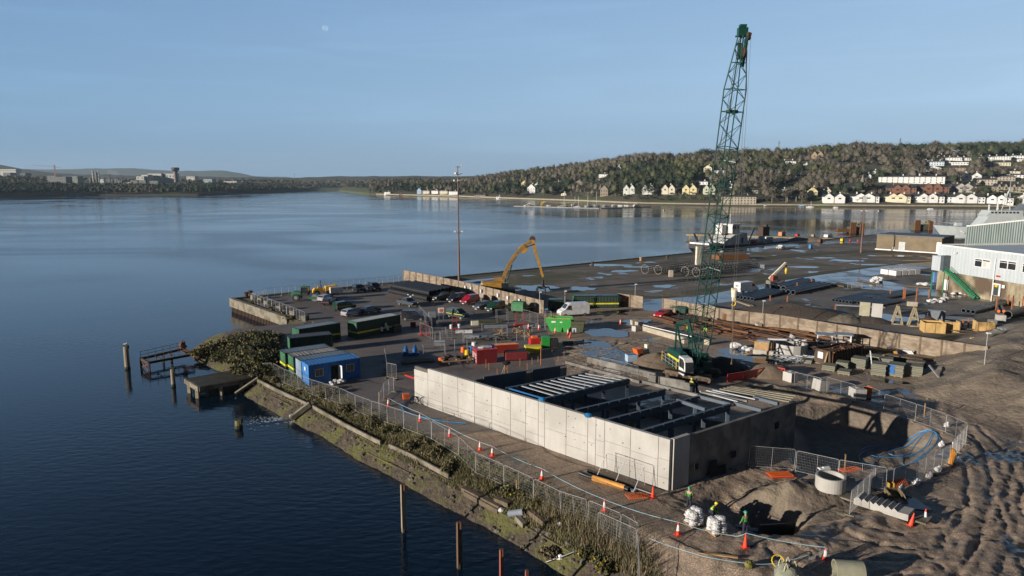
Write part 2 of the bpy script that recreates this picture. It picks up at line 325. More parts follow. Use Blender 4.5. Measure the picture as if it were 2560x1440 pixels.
def dline(X, Y, pl):
    d = np.full(X.shape, 1e9)
    for (ax, ay), (bx, by) in zip(pl, pl[1:]):
        ex, ey = bx-ax, by-ay; t_ = np.clip(((X-ax)*ex+(Y-ay)*ey)/(ex*ex+ey*ey), 0, 1); d = np.minimum(d, np.hypot(X-ax-t_*ex, Y-ay-t_*ey))
    return d
def gz(X, Y):
    X = np.asarray(X, float); Y = np.asarray(Y, float); s = sdist(X, Y, LAND); s = s+fbm(X*.7, Y*.7)*.5
    h = np.interp(s, [-6, -1, 0, 2.2, 2.6, 5.0, 6], [-6, -3.6, WZ, -1.0, -.95, -.02, 0])
    h = h+np.where(s > .2, fbm(X*1.3, Y*1.3)*.10, 0)*np.clip((8-s)/4, .25, 1)
    mud = sm(10, 14, X)*sm(72, 60, Y)+sm(26, 34, X)*sm(80, 70, Y); mud = np.clip(mud, 0, 1)
    h = h+mud*(fbm(X*.35, Y*.35)*.22+fbm(X*2.2, Y*2.2, 3)*.10+(fbm(X*.9+50, Y*.9)>.02)*.04)
    # wheel ruts in the mud at lower right
    u = X*.88-Y*.47; ph = u+1.2*np.sin(Y*.16+X*.05)
    h = h+mud*.045*np.sin(ph*4.2)*sm(-1, .4, np.sin(ph*.9))
    for i_, rl in enumerate(RUTS):
        d = dline(X+fbm(X*.25+i_, Y*.25)*2.4, Y+fbm(X*.25, Y*.25+i_)*2.4, rl); g1 = np.exp(-((d-.95)/.24)**2); h = h-(.09+.02*np.sin((X-Y*.4)*13))*g1+.05*np.exp(-((d-1.35)/.2)**2)+.05*np.exp(-((d-.5)/.22)**2)
    h = h+mud*.03*np.sin((X+Y*.55)*9+fbm(X*.4, Y*.4)*22)*sm(.04, .15, fbm(X*.5+9, Y*.5))
    h = h-1.9*sm(0, 2.8, sdist(X, Y, PIT))
    e = sdist(X, Y, EMB); h = h+np.clip(e*.36, 0, 3.0+fbm(X*.2, Y*.2)*1.2)+np.where(e > 0, fbm(X*.6, Y*.6)*.7*np.clip(e/3, 0, 1), 0)
    def bmp(cx, cy, rx, ry, hh, rot=0.0):
        c, s_ = math.cos(rot), math.sin(rot); a = (X-cx)*c+(Y-cy)*s_; b2 = -(X-cx)*s_+(Y-cy)*c
        return hh*np.exp(-((a/rx)**2+(b2/ry)**2)**1.4)*(1+fbm(X*.9, Y*.9)*.8)
    h = h+bmp(22.8, 51.6, 4.0, 1.5, 1.15, .12)+bmp(20.5, 44.2, 2.4, .9, .35)+bmp(26, 47, 3.2, 1.4, .4, .5)
    h = h-bmp(19.2, 48.4, 2.4, 1.7, 2.6)-bmp(17, 51.2, 2.6, 1.4, .8, .6)
    h = h+bmp(30.5, 78.8, 3.6, 1.3, 1.1, -.15)+bmp(36.5, 76.5, 3.2, 1.1, .8, -.3)
    return h
xs = np.concatenate([np.arange(-58, 10, .33), np.arange(10, 50, .2), np.arange(50, 86.1, .6)]); ys = np.concatenate([np.arange(24, 36, .4), np.arange(36, 62, .18), np.arange(62, 80, .28), np.arange(80, 124, .5), [124.0]])
GX, GY = np.meshgrid(xs, ys); GH = gz(GX, GY); edge = sm(121, 123.5, GY)*np.where(GX > -41, 1, 0); GH = GH*(1-edge); eb = sm(83, 85.5, GX); GH = GH*(1-eb)+eb*0
def gzf(x, y):
    i = min(max(np.searchsorted(xs, x)-1, 0), len(xs)-2); j = min(max(np.searchsorted(ys, y)-1, 0), len(ys)-2); u = (x-xs[i])/(xs[i+1]-xs[i]); v = (y-ys[j])/(ys[j+1]-ys[j])
    return float((GH[j, i]*(1-u)+GH[j, i+1]*u)*(1-v)+(GH[j+1, i]*(1-u)+GH[j+1, i+1]*u)*v)
nx, ny = len(xs), len(ys); vv = np.stack([GX.ravel(), GY.ravel(), GH.ravel()], 1)
I, J = np.meshgrid(np.arange(nx-1), np.arange(ny-1)); a = (J*nx+I).ravel(); ff = np.stack([a, a+1, a+nx+1, a+nx], 1)
mh = GH.ravel()[ff].max(1); ff = ff[mh > -4.5]
cx = vv[ff, 0].mean(1); cy = vv[ff, 1].mean(1); sd = sdist(cx, cy, LAND); se = sdist(cx, cy, EMB)
mi = np.zeros(len(ff), int); mi[sd < 5.2] = 2; mi[sd < 2.4] = 1; mi[se > -.3] = 3; mi[(cx > 8.7) & (sd > 2.4) & (mi == 2)] = 0
dd = sdist(cx, cy, PIT); mi[dd > .3] = 3; mi[np.hypot((cx-22.5)/4.6, (cy-51)/3.6) < 1] = 3; mi[np.hypot((cx-33)/8, (cy-77.8)/2.2) < 1] = 3
lot = (cx < 6) & (cy > 66) & (mi == 0); mi[lot] = 4
BGRS = M('bank_turf', (.11, .105, .04), (.15, .12, .065), sc=1.5, rough=.95, bump=.15, c3=(.07, .08, .022), s3=.6)
g0 = mesh_np('ground', vv, ff, [MUD, BANK, BGRS, SOIL, LOT], mi, smooth=True); st(g0)
# far part of the site: flat slab with real quay faces
QD = Vector((.7905, .6125, 0))
slab = [(-41.5, 124), (-60.4, 145.2), (175, 327.6), (186, 305), (250, 300), (420, 360), (420, -40), (86, -40), (86, 124)]
MB().prism(slab, -4.5, -.004).build('quay_ground', [APR])['kind'] = 'structure'
def sheet(name, pts, mat, z=.02):
    o = MB().add([(p[0], p[1], z) for p in pts], [tuple(range(len(pts)))]).build(name, mat); return st(o)
def pp(*l): return [tuple(P(*q)[:2]) for q in l]
sheet('car_park', [(-41.3, 124.1), (-58.5, 144.5), (-27.5, 168.5), (4.5, 130), (6, 124.1)], LOT, .012)
sheet('yard_ground', [(6.1, 124.1), (4.6, 130), (10, 141), (36, 138), (31, 130), (40, 121), (40, 124.1)], MUD, .014)
sheet('storage_yard', [(30.2, 131.2), (37.5, 120.6), (45.9, 114.5), (56.3, 102), (90, 60), (160, 60), (160, 178), (104, 178), (78, 158), (58, 147), (42, 141)], STO, .016)
def strip(name, pts, wd, mat, z):
    pts = [Vector((p[0], p[1], 0)) for p in pts]; l = []; r = []
    for i, p in enumerate(pts):
        d = (pts[min(i+1, len(pts)-1)]-pts[max(i-1, 0)]).normalized(); n = Vector((-d.y, d.x, 0))
        wi = wd[i] if isinstance(wd, (list, tuple)) else wd; l.append(p+n*wi/2); r.append(p-n*wi/2)
    v = [(q.x, q.y, z) for q in l+r]; n = len(l)
    return st(MB().add(v, [(n+i, n+i+1, i+1, i) for i in range(n-1)]).build(name, mat))
strip('road', pp((1590, 772), (1650, 757), (1740, 752), (1830, 741), (1905, 726), (1990, 708), (2080, 694), (2180, 679), (2290, 665), (2420, 655), (2560, 645)), [9, 9, 9, 9.5, 9.5, 9, 9, 9, 10, 11, 12], ROAD, .032)
strip('branch_road', pp((2110, 693), (2190, 712), (2290, 727), (2420, 742), (2600, 760)), [14, 13, 11, 11, 11], ROAD, .04)
strip('quay_road', pp((1760, 630), (1870, 622), (1960, 613), (2070, 606), (2200, 606), (2330, 612)), 10, ROAD, .036)
strip('yard_track', pp((1990, 970), (2120, 985), (2230, 1010), (2380, 1060), (2500, 1120), (2600, 1200)), [4, 4.5, 5, 4.5, 4, 4], wetground('wet_track', (.09, .08, .072), (.055, .05, .048), (.1, .085, .07), sc=.5, cover=.5, psc=.25, bump=.03), .05) if False else None
# grass verges on the quay
MOSS = M('verge_moss', (.055, .06, .02), (.075, .066, .035), sc=.6, rough=.95, bump=.03, c3=(.08, .07, .05), s3=.15)
strip('quay_verge', [(-24, 171), (3, 191), (28, 210.3), (66, 239.8), (100, 266)], 4.2, MOSS, .028)
strip('road_verge', pp((1500, 741), (1640, 742), (1760, 727), (1890, 707), (2060, 682), (2200, 666), (2330, 655)), [3, 5, 4, 3.4, 3.4, 4, 4], MOSS, .03)
strip('apron_verge', pp((1880, 650), (2000, 637), (2160, 628), (2330, 634)), [5, 8, 7, 5], MOSS, .026)
# big standing puddles in the yard
PUD = M('puddle_water', (.03, .028, .025), (.02, .02, .02), rough=.04, spec=.6)
def puddle(px, py, a, b_, rot=0, seed=1, nm='puddle'):
    c = P(px, py); rd = random.Random(seed); n = 28; pts = []
    fs = [(rd.uniform(.03, .16), rd.uniform(0, 6), k) for k in (2, 3, 5, 7)]
    for i in range(n):
        t_ = 2*math.pi*i/n; k = 1+sum(q*math.sin(m_*t_+p_) for q, p_, m_ in fs)
        x = a*k*math.cos(t_); y = b_*k*math.sin(t_); pts.append((c.x+x*math.cos(rot)-y*math.sin(rot), c.y+x*math.sin(rot)+y*math.cos(rot)))
    zz = max(.03, float(gz(c.x, c.y))+.05) if c.y < 122 else .05
    return sheet(nm, pts, PUD, zz)
puddle(1518, 833, 3.6, 3.2, 0, 3); puddle(1500, 868, 2.6, 5.0, .3, 5); puddle(1542, 898, 3.2, 3.4, .6, 7); puddle(1480, 885, 1.4, 3, .5, 9)
puddle(1870, 893, 4.5, 2.0, -.4, 11); puddle(1835, 880, 2.2, 2.2, 0, 13); puddle(1590, 805, 2.4, 2.6, 0, 15); puddle(1905, 905, 2.4, 1.1, -.4, 16)
puddle(1345, 720, 5, 4.5, .6, 17); puddle(1200, 701, 10, 1.2, .65, 19); puddle(1455, 722, 3, 3, .4, 21); puddle(1660, 716, 3, 2, .2, 23)
puddle(2040, 815, 2.6, 1.2, -.5, 25); puddle(2230, 795, 4, 3.2, -.5, 27); puddle(1520, 663, 6, 3, 0, 29)
puddle(2240, 640, 6, 2.4, 0, 31); puddle(2120, 652, 5, 2.4, 0, 33); puddle(2010, 668, 5, 2, 0, 35); puddle(2320, 712, 3, 1.4, 0, 37); puddle(1560, 678, 4, 2, .3, 39); puddle(2060, 645, 4, 1.6, 0, 43); puddle(2180, 662, 5, 1.5, 0, 44); puddle(2290, 652, 5, 1.5, 0, 45)
puddle(2225, 955, 2.2, .8, -.4, 41)
# quay walls
def wallseg(mb, a, b_, z0, z1, th): mb.bar((a[0], a[1], (z0+z1)/2), (b_[0], b_[1], (z0+z1)/2), th, z1-z0)
q = T('quay_wall', 'weathered concrete quay wall round the corner of the car park', 'quay wall', (0, 0, 0))
m = MB(); wallseg(m, (-41.2, 123.7), (-60.55, 145.2), -1.5, .3, .9); m.build('coping', CONCD, q)
m = MB(); d = (Vector((-60.4, 145.2, 0))-Vector((-41.5, 124, 0))); nn = int(d.length/.75)
for i in range(nn):
    p_ = Vector((-41.5, 124, 0))+d*((i+.5)/nn)+Vector((-.15, -.13, 0)); m.box((p_.x, p_.y, -2.4), (.36, .36, 1.8), rz=.7)
m.build('sheet_piling', RUSTD, q)
m = MB(); wallseg(m, (-60.5, 145.4), (174, 327.2), -3.4, .25, .8); m.build('coping', CONCD, q)
# kerb line along the top of the revetment
m = MB(); KP = [(-34, 87.8), (-29.1, 82.5), (-24.1, 77.5)]
KQ = [(-23.2, 76.6), (-18.1, 70.7), (-14.1, 66.4), (-13.2, 65.5)]; KR = [(-12.2, 64.7), (-9.8, 62.4), (-5.6, 57.6)]
for L_ in (KP, KQ, KR):
    for a, b_ in zip(L_, L_[1:]): m.bar((a[0], a[1], -.95), (b_[0], b_[1], -.95), .22, .45)
tag(m.build('bank_kerb', CONCD, bevel=.03), 'broken pale concrete kerb running along the top of the stone bank', 'kerb')
# moon
mm = bpy.data.materials.new('moon_light'); mm.use_nodes = True; t = mm.node_tree; t.nodes.clear()
o_ = t.nodes.new('ShaderNodeOutputMaterial'); ad = t.nodes.new('ShaderNodeAddShader'); tr = t.nodes.new('ShaderNodeBsdfTransparent'); df = t.nodes.new('ShaderNodeBsdfDiffuse')
df.inputs[0].default_value = (.08, .08, .075, 1); t.links.new(tr.outputs[0], ad.inputs[0]); t.links.new(df.outputs[0], ad.inputs[1]); t.links.new(ad.outputs[0], o_.inputs[0])
mp_ = V(813, 70, 40000); tag(MB().blob((0, 0, 0), 160, 1, 32, 18, 0).build('moon', mm, smooth=True, loc=mp_), 'pale half moon low in the blue daytime sky', 'moon')
# ================================================================ CONCRETE BUILDING
H = 4.4
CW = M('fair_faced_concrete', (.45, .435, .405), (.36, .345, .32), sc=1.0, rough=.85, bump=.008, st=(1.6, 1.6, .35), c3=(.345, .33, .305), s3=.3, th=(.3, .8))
CJ = M('joint_shadow_gap', (.12, .11, .1), rough=.95); CD = M('shade_toned_concrete', (.17, .16, .145), (.1, .095, .085), sc=.9, rough=.9, st=(1, 1, .5), c3=(.22, .21, .19), s3=.5)  # CD: the side wall's shade is put into this darker concrete colour
A_ = P(1035, 912, H); B_ = P(1675, 1100, H); Bc = P(1725, 1090, H); C_ = P(1988, 1000, H); D_ = P(1415, 907, H); E_ = P(1185, 940, H)
def online(px): return P(px, 912+(px-1035)*(1100-912)/(1675-1035), H)
bld = T('concrete_building', 'roofless pale concrete building with steel roof beams beside the bank track', 'building', (A_.x, A_.y, 0))
nl = (B_-A_); nl.z = 0; nl.normalize(); nn_ = Vector((nl.y, -nl.x, 0)); nn_ = nn_ if nn_.y < 0 else -nn_
m = MB()
js = [1035, 1069, 1105, 1144, 1186, 1229, 1276, 1314, 1346, 1362, 1416, 1470, 1490, 1512, 1577, 1647, 1675]; rd = random.Random(3)
for i, (a, b) in enumerate(zip(js, js[1:])):
    p, q = online(a), online(b); d = (q-p).normalized(); g = .022
    hz = [2.45, 2.6][i % 2] if i > 3 else 3.15; lv = [-3, 1.05, hz, H] if i not in (6, 9, 11) else [-3, hz-.6, H]
    if i == 0: lv[-1] = H-.5
    th = .36
    for z0, z1 in zip(lv, lv[1:]):
        aa = p+d*g*(i > 0)-nn_*th/2; bb = q-d*g*(i < len(js)-2)-nn_*th/2
        zz0 = z0+.012; zz1 = z1-(.012 if z1 < H-.6 else 0)
        m.bar((aa.x, aa.y, (zz0+zz1)/2), (bb.x, bb.y, (zz0+zz1)/2), th, zz1-zz0, mi=0)
p, q = online(1036), online(1674); p = p-nn_*.19; q = q-nn_*.19
m.bar((p.x, p.y, .68), (q.x, q.y, .68), .3, 7.3-.1, mi=1)
rr_ = random.Random(4)
for i in range(60):        # tie-bolt holes
    pp_ = online(rr_.uniform(1045, 1665)); zz = rr_.choice([.6, 1.8, 2.9, 3.8]); c = pp_+nn_*.002
    m.box((c.x, c.y, zz), (.09, .012, .09), rz=math.atan2(nl.y, nl.x), mi=1)
bw(m, 'river_wall', [CW, CJ], bld)
def wall(nm, a, b, z0, z1, th, mat, off=0):
    m = MB(); m.bar((a.x, a.y, (z0+z1)/2), (b.x, b.y, (z0+z1)/2), th, z1-z0); return bw(m, nm, mat, bld)
sd = (C_-(B_+(Bc-B_)*.6)).normalized(); rn = (Bc-B_).normalized()
RB = B_+sd*2.2
wall('return_wall', B_-nn_*.16+sd*.2, RB-nn_*.1+sd*0, -3, H+.02, .36, CW)
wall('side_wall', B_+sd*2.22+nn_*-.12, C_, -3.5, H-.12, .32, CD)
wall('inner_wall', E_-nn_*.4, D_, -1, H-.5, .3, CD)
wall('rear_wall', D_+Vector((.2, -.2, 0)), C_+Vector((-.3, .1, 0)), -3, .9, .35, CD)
for a, b in ((.1, .55), (.62, .93)):
    p = E_.lerp(D_, a); q = E_.lerp(D_, b); wall('panel', p+Vector((0, -.3, 0)), q+Vector((0, -.3, 0)), 1.8, H-.15, .12, STEEL)
p1, p2 = Bc.lerp(C_, .18), Bc.lerp(C_, .26)
sn = Vector((sd.y, -sd.x, 0)); sn = sn if sn.y < 0 else -sn
for t_, z, w, h in ((.05, 1.6, .5, .5), (.2, .8, .9, 1.5), (.27, .3, 1.3, 1.0), (.38, 1.4, .6, .6), (.8, 2.6, .55, .6)):
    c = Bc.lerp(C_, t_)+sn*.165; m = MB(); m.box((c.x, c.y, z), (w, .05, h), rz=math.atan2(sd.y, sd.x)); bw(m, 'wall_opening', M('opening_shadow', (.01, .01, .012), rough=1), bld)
rr_ = random.Random(8)
for i in range(14):
    m = MB(); t_ = .12+i*.06; c = Bc.lerp(C_, t_)+sn*.17; hh = rr_.uniform(.4, 1.3); m.box((c.x, c.y, -.9+hh/2-.4*rr_.random()), (rr_.uniform(.3, .8), .02, hh), rz=math.atan2(sd.y, sd.x))
    bw(m, 'cement_stain', M('cement_wash', (.36, .36, .35), (.26, .26, .25), rough=.9), bld)
def ibeam(mb, a, b, h=.5, w=.25, t=.035):
    a = Vector(a); b = Vector(b); z = Vector((0, 0, 1))
    mb.bar(a, b, w, t); mb.bar(a-z*(h-t), b-z*(h-t), w, t); mb.bar(a-z*h/2, b-z*h/2, .03, h-2*t-.004)
beams = [((1265, 970), (1470, 930)), ((1355, 997), (1574, 946)), ((1440, 1024), (1664, 972)), ((1516, 1049), (1745, 990)), ((1600, 1077), (1826, 1009))]
BM = []
for i, (a, b) in enumerate(beams):
    a = P(*a, H-.02); b = P(*b, H-.02); BM.append((a, b)); m = MB(); ibeam(m, a, b, .62, .28)
    n = 9
    for k in range(1, n):
        c = a.lerp(b, k/n)-(b-a).cross(Vector((0, 0, 1))).normalized()*-.16; m.box((c.x, c.y, c.z-.12), (.06, .12, .3))
    bw(m, 'steel_beam', STEEL, bld)
    for e in (.33, .68, .97):
        c = a.lerp(b, e); m = MB(); m.bar((c.x, c.y, -2), (c.x, c.y, H-.7), .3, .3); bw(m, 'column', STEEL, bld)
m = MB(); m.box((0, 0, 0), (1, 1, 1))
a0, b0 = BM[0]; a1, b1 = BM[1]
for k in range(10):
    t_ = .17+k*.087; p = a0.lerp(b0, t_); q = a1.lerp(b1, t_-.02); m = MB(); m.bar((p.x, p.y, H-.08), (q.x, q.y, H-.08), .24, .06); bw(m, 'roof_purlin', M('galvanised_purlin', (.46, .48, .5), rough=.45), bld)
m = MB(); p = a0.lerp(b0, .03); q = a1.lerp(b1, .03); m.bar((p.x, p.y, H-.1), (q.x, q.y, H-.1), .12, .12); bw(m, 'edge_beam', BLUE, bld)
for (a, b, wd, mt) in [((1415, 905), (1600, 955), .3, CD), ((1600, 952), (1750, 990), .3, CD), ((1752, 982), (1868, 1004), .3, CD),
                       ((1693, 1000), (1764, 1024), .28, STEEL), ((1744, 990), (1827, 1011), .28, STEEL), ((1836, 1008), (1904, 1026), .28, STEEL), ((1885, 993), (1946, 1009), .4, STEEL)]:
    a = P(*a, H-.1); b = P(*b, H-.1); m = MB(); m.bar(a, b, wd, .3); bw(m, 'ring_beam', mt, bld)
for (a, b) in [((1750, 978), (1845, 1004)), ((1766, 976), (1866, 1001)), ((1782, 975), (1888, 998))]:
    a = P(*a, H-.04); b = P(*b, H-.04); m = MB(); m.bar(a, b, .16, .1); bw(m, 'roof_purlin', M('galvanised_purlin'), bld)
for k in range(4):
    a = P(1800+k*9, 972-k*2, H+.02*k); b = P(1974+k*5, 1004-k*5, H+.02*k); m = MB(); m.bar(a, b, .3, .1); bw(m, 'scaffold_board', M('grey_boards', (.3, .27, .2), (.2, .18, .13), sc=2, rough=.9), bld)
for (x, y, c_) in ((1355, 1000, BPIPE), (1470, 1040, BPIPE)):
    c = P(x, y-2, H+.12); m = MB(); m.blob(c, (.35, .25, .2), 3); bw(m, 'blue_cap', c_, bld)
rr_ = random.Random(11)                   # stub walls and shuttering inside
for t_, u in ((.3, .25), (.55, .5), (.75, .3), (.45, .75), (.85, .7)):
    c = E_.lerp(B_, t_).lerp(D_.lerp(C_, t_), u); m = MB(); m.box((c.x, c.y, .6), (rr_.uniform(1, 3), .25, rr_.uniform(1.5, 2.8)), rz=rr_.choice([.7, -.8])); bw(m, 'stub_wall', CONCD, bld)
# ================================================================ MESH FENCES
def fence_proto():
    root = T('fence_panel', 'x', 'fence panel', (0, 0, 0)); W = 3.5; h = 2.0; m = MB(); r = .021
    m.tube([(-W/2, 0, .02), (-W/2, 0, h-.12), (-W/2+.12, 0, h), (W/2-.12, 0, h), (W/2, 0, h-.12), (W/2, 0, .02)], r, 5); m.tube([(-W/2, 0, .16), (W/2, 0, .16)], r*.8, 5); m.tube([(0, 0, .16), (0, 0, h)], r*.8, 5)
    m.build('frame', GALV, root)
    m = MB()
    for i in range(1, 26):
        x = -W/2+W*i/26; m.bar((x, 0, .16), (x, 0, h), .006)
    for i in range(1, 8): m.bar((-W/2, 0, .16+i*.24), (W/2, 0, .16+i*.24), .007)
    m.build('wire_mesh', M('fence_wire', (.3, .3, .3), rough=.5, metal=.4), root)
    for s_ in (-1, 1): MB().box((s_*(W/2-.02), 0, .05), (.22, .7, .13)).build('block_foot', CONCD, root)
    return root
FP = fence_proto(); FP_used = [False]
def placeP(proto, used, loc, rz, label, group=None, scale=None):
    if not used[0]:
        used[0] = True; proto.location = loc; proto.rotation_euler = (0, 0, rz); proto['label'] = label
        if group: proto['group'] = group
        if scale is not None: proto.scale = scale
        return proto
    return dup(proto, loc, rz, label, group, scale)
def gzz(x, y): return gzf(x, y) if (25 < y < 122 and -57 < x < 84) else 0.0
def fence_line(pts, lab, group, step=3.5, kinks=.0, skip=()):
    pts = [Vector((p[0], p[1], 0)) for p in pts]; n = 0
    for a, b in zip(pts, pts[1:]):
        L = (b-a).length; k = max(1, round(L/step)); d = (b-a)/k
        for i in range(k):
            n += 1
            if n in skip: continue
            p = a+d*i; q = p+d; c = (p+q)/2; z0, z1 = gzz(p.x, p.y), gzz(q.x, q.y)
            r = placeP(FP, FP_used, (c.x, c.y, (z0+z1)/2+.02), ang(p, q), lab % ORD[(n-1) % 30], group, (d.length/3.5*.992, 1, 1)); r.rotation_euler[1] = -math.atan2(z1-z0, d.length)
FL = pp((658, 921), (712, 949), (781, 978), (850, 1003), (930, 1038), (1010, 1070), (1079, 1097), (1146, 1134), (1189, 1167), (1260, 1200), (1334, 1236), (1402, 1269), (1470, 1297), (1550, 1330), (1592, 1352))
fence_line(FL, '%s mesh fence panel from the blue cabin end along the river bank', 'mesh fence panels along the river bank')
fence_line(pp((1592, 1352), (1600, 1432), (1585, 1520)), '%s mesh fence panel turning down to the bottom edge by the dry reeds', 'mesh fence panels along the river bank')
fence_line([P(1493, 1320)[:2], P(1590, 1362)[:2]], '%s spare mesh panel doubled up in front of the bank fence by the reeds', None)
PF = pp((2208, 1030), (2287, 1056), (2363, 1085), (2414, 1110)); fence_line(PF, '%s mesh panel of the bent fence beside the wet track above the pit', 'mesh panels round the pit')
fence_line(pp((2414, 1112), (2380, 1152), (2376, 1160)), '%s mesh panel closing the pit fence, white rags hanging on it', 'mesh panels round the pit')
fence_line(pp((2372, 1165), (2290, 1212), (2230, 1232)), '%s mesh panel of the low fence across the mud below the pit', 'mesh panels round the pit')
fence_line(pp((1870, 1172), (1985, 1178)), '%s mesh panel standing against the shaded side wall of the building', 'mesh panels round the pit')
fence_line(pp((1988, 1182), (2095, 1206), (2215, 1232)), '%s tall mesh panel behind the big concrete ring', 'mesh panels round the pit')
fence_line(pp((2122, 1300), (2185, 1226)), '%s mesh gate panel swung open beside the concrete stair unit', None)
fence_line(pp((1985, 970), (2050, 988)), '%s mesh panel between the two leftmost white concrete cubes', 'mesh panels beside the white cubes')
fence_line(pp((2066, 984), (2138, 1010)), '%s mesh panel between the second and third white concrete cubes', 'mesh panels beside the white cubes')
fence_line(pp((962, 905), (968, 945), (992, 950)), '%s mesh panel standing apart in the shade left of the pale wall', 'loose mesh panels near the pale wall')
fence_line(pp((985, 980), (960, 1000), (948, 1035)), '%s mesh panel curving round the orange box near the pale wall end', 'loose mesh panels near the pale wall')
fence_line(pp((1050, 835), (1082, 850), (1130, 848)), '%s mesh panel in the clutter by the blue pumps', 'mesh panels in the compound')
fence_line(pp((1048, 790), (1080, 826)), '%s mesh panel behind the parked dark vans', 'mesh panels in the compound')
fence_line(pp((1305, 800), (1345, 812)), '%s mesh panel left of the green skip', 'mesh panels in the compound')
fence_line(pp((1595, 955), (1560, 944), (1500, 930)), '%s low mesh panel on the far side of the steel frame', 'mesh panels behind the steel frame')
# fence round the car park edge
fence_line([(-37, 119.8), (-40.5, 124.5), (-45, 130), (-50, 135.6), (-54.6, 141)], '%s fence panel along the old concrete quay edge by the car park', 'mesh fence panels on the quay edge')
fence_line([(-54.8, 141.2), (-53.5, 147.5), (-44, 156), (-34, 163.5), (-27, 169)], '%s fence panel along the seaward side of the car park', 'mesh fence panels on the seaward edge')
# the braced spare panel against the wall
bp_ = T('braced_fence_panel', 'spare mesh panel propped on three slanting braces against the pale wall', 'fence panel', P(1555, 1207))
a_ = ang(P(1515, 1190), P(1602, 1222)); bp_.rotation_euler = (0, 0, a_)
m = MB(); m.tube([(-1.9, .5, .1), (-1.9, .3, 1.9), (-1.75, .3, 2.0), (1.75, .3, 2.0), (1.9, .3, 1.9), (1.9, .5, .1)], .025, 5); m.build('frame', GALV, bp_)
m = MB(); [m.bar((-1.9+3.8*i/24, .49, .12), (-1.9+3.8*i/24, .3, 2), .006) for i in range(1, 24)]; [m.bar((-1.9, .48-.02*i, .2+i*.22), (1.9, .48-.02*i, .2+i*.22), .007) for i in range(8)]; m.build('wire_mesh', M('fence_wire'), bp_)
for x in (-1.9, 0, 1.9): MB().tube([(x, .32, 1.95), (x-.15, -.9, .05)], .03, 5).build('brace', GALV, bp_)
MB().box((0, -.6, .08), (3.6, .5, .14)).build('base_tray', GALV, bp_)
# ================================================================ CONES
def cone_proto(striped):
    r = T('traffic_cone', 'x', 'traffic cone', (0, 0, 0)); m = MB()
    m.box((0, 0, .03), (.44, .44, .06)); m.cyl((0, 0, .06), .17, .94, .035, n=12); m.build('cone_body', CONE_O, r, bevel=0)
    MB().box((0, 0, .015), (.46, .46, .03)).build('base', M('cone_base', (.5, .05, .02), rough=.7), r)
    if striped:
        m = MB(); z0, z1 = .36, .78; f = lambda z: .17+(.035-.17)*(z-.06)/.94+.004; m.cyl((0, 0, z0), f(z0), z1-z0, f(z1), n=12); m.build('sleeve', M('reflective_white', (.78, .76, .74), rough=.4), r)
    return r
CS, CSu = cone_proto(True), [False]; CPn, CPu = cone_proto(False), [False]
def cone(px, py, lab, striped=True, rz=.3, tilt=0, z=None, sc=1.0):
    p = P(px, py, gzz(*P(px, py)[:2])); z = gzz(p.x, p.y)
    c = placeP(CS if striped else CPn, CSu if striped else CPu, (p.x, p.y, z+.01), rz, lab, None, (sc,)*3)
    if tilt: c.rotation_euler[1] = tilt
    return c
for px, py, l in ((971, 1016, 'orange traffic cone with a white band nearest the left end of the pale wall'), (1050, 1054, 'banded cone behind the bank fence, second along the pale wall'),
                  (1124, 1092, 'banded cone, third along the track below the pale wall'), (1200, 1126, 'banded cone on a pale base, left of a close pair by the bank fence'),
                  (1231, 1141, 'banded cone, right of a close pair by the bank fence'), (1355, 1199, 'banded cone on the track below the middle of the pale wall'),
                  (1511, 1278, 'banded cone behind the bank fence near the dry reeds'), (1695, 1338, 'banded cone left of the stacked white sacks'),
                  (2062, 1402, 'banded cone standing at the grey crowd barrier'), (2312, 1304, 'upright banded cone on the mud right of the stair unit'),
                  (1321, 822, 'banded cone, left of two by the green skip'), (1347, 824, 'banded cone just left of the green skip'), (1388, 832, 'banded cone below the green skip'),
                  (1420, 836, 'banded cone of a leaning pair right of the green skip'), (1551, 811, 'banded cone beside the stone blocks at the yard entrance')): cone(px, py, l)
for px, py, l, t_ in ((1632, 1245, 'plain red cone standing at the foot of the pale wall corner', 0), (1863, 1368, 'tall plain red cone holding the blue rope by the excavation', 0),
                      (2276, 1315, 'plain orange cone tilting on the mud right of the stair unit', .25), (1424, 845, 'plain red cone leaning beside a banded one right of the green skip', .2)): cone(px, py, l, False, tilt=t_)
# blue ropes from cone to cone
def rope(pts, lab, r=.022, mat=None, sag=.1, n=8, cat='rope', nm='barrier_rope'):
    out_ = []; pts = [Vector(p) for p in pts]
    for a, b in zip(pts, pts[1:]):
        for i in range(n):
            t_ = i/n; p = a.lerp(b, t_); p.z -= sag*4*t_*(1-t_); out_.append(p)
    out_.append(pts[-1]); o = MB().tube(out_, r, 5).build(nm, mat or M('pale_blue_rope', (.3, .5, .6), rough=.6)); return tag(o, lab, cat)
def at(px, py, up=0): p = P(px, py); z = gzz(p.x, p.y); return Vector((p.x, p.y, z+up))
rope([at(971, 1016, .98), at(1050, 1054, .98), at(1124, 1092, .98)], 'thin rope strung over the first three cones by the pale wall')
rope([at(1124, 1092, .98), at(1231, 1141, .98), at(1355, 1199, .98), at(1511, 1278, .98), at(1695, 1338, 1.0)], 'pale blue rope running cone to cone along the track below the pale wall', sag=.15)
rope([at(1695, 1338, 1.0), at(1830, 1356, .5), at(1863, 1368, 1.0), at(2062, 1402, 1.0)], 'pale blue rope in front of the white sacks and the excavation', sag=.12)
rope([at(1620, 1357, .9), at(1760, 1398, .5), at(1880, 1420, .3), at(1935, 1420, .4), at(2020, 1410, .6)], 'pale blue rope hanging low along the bottom track', sag=.05)
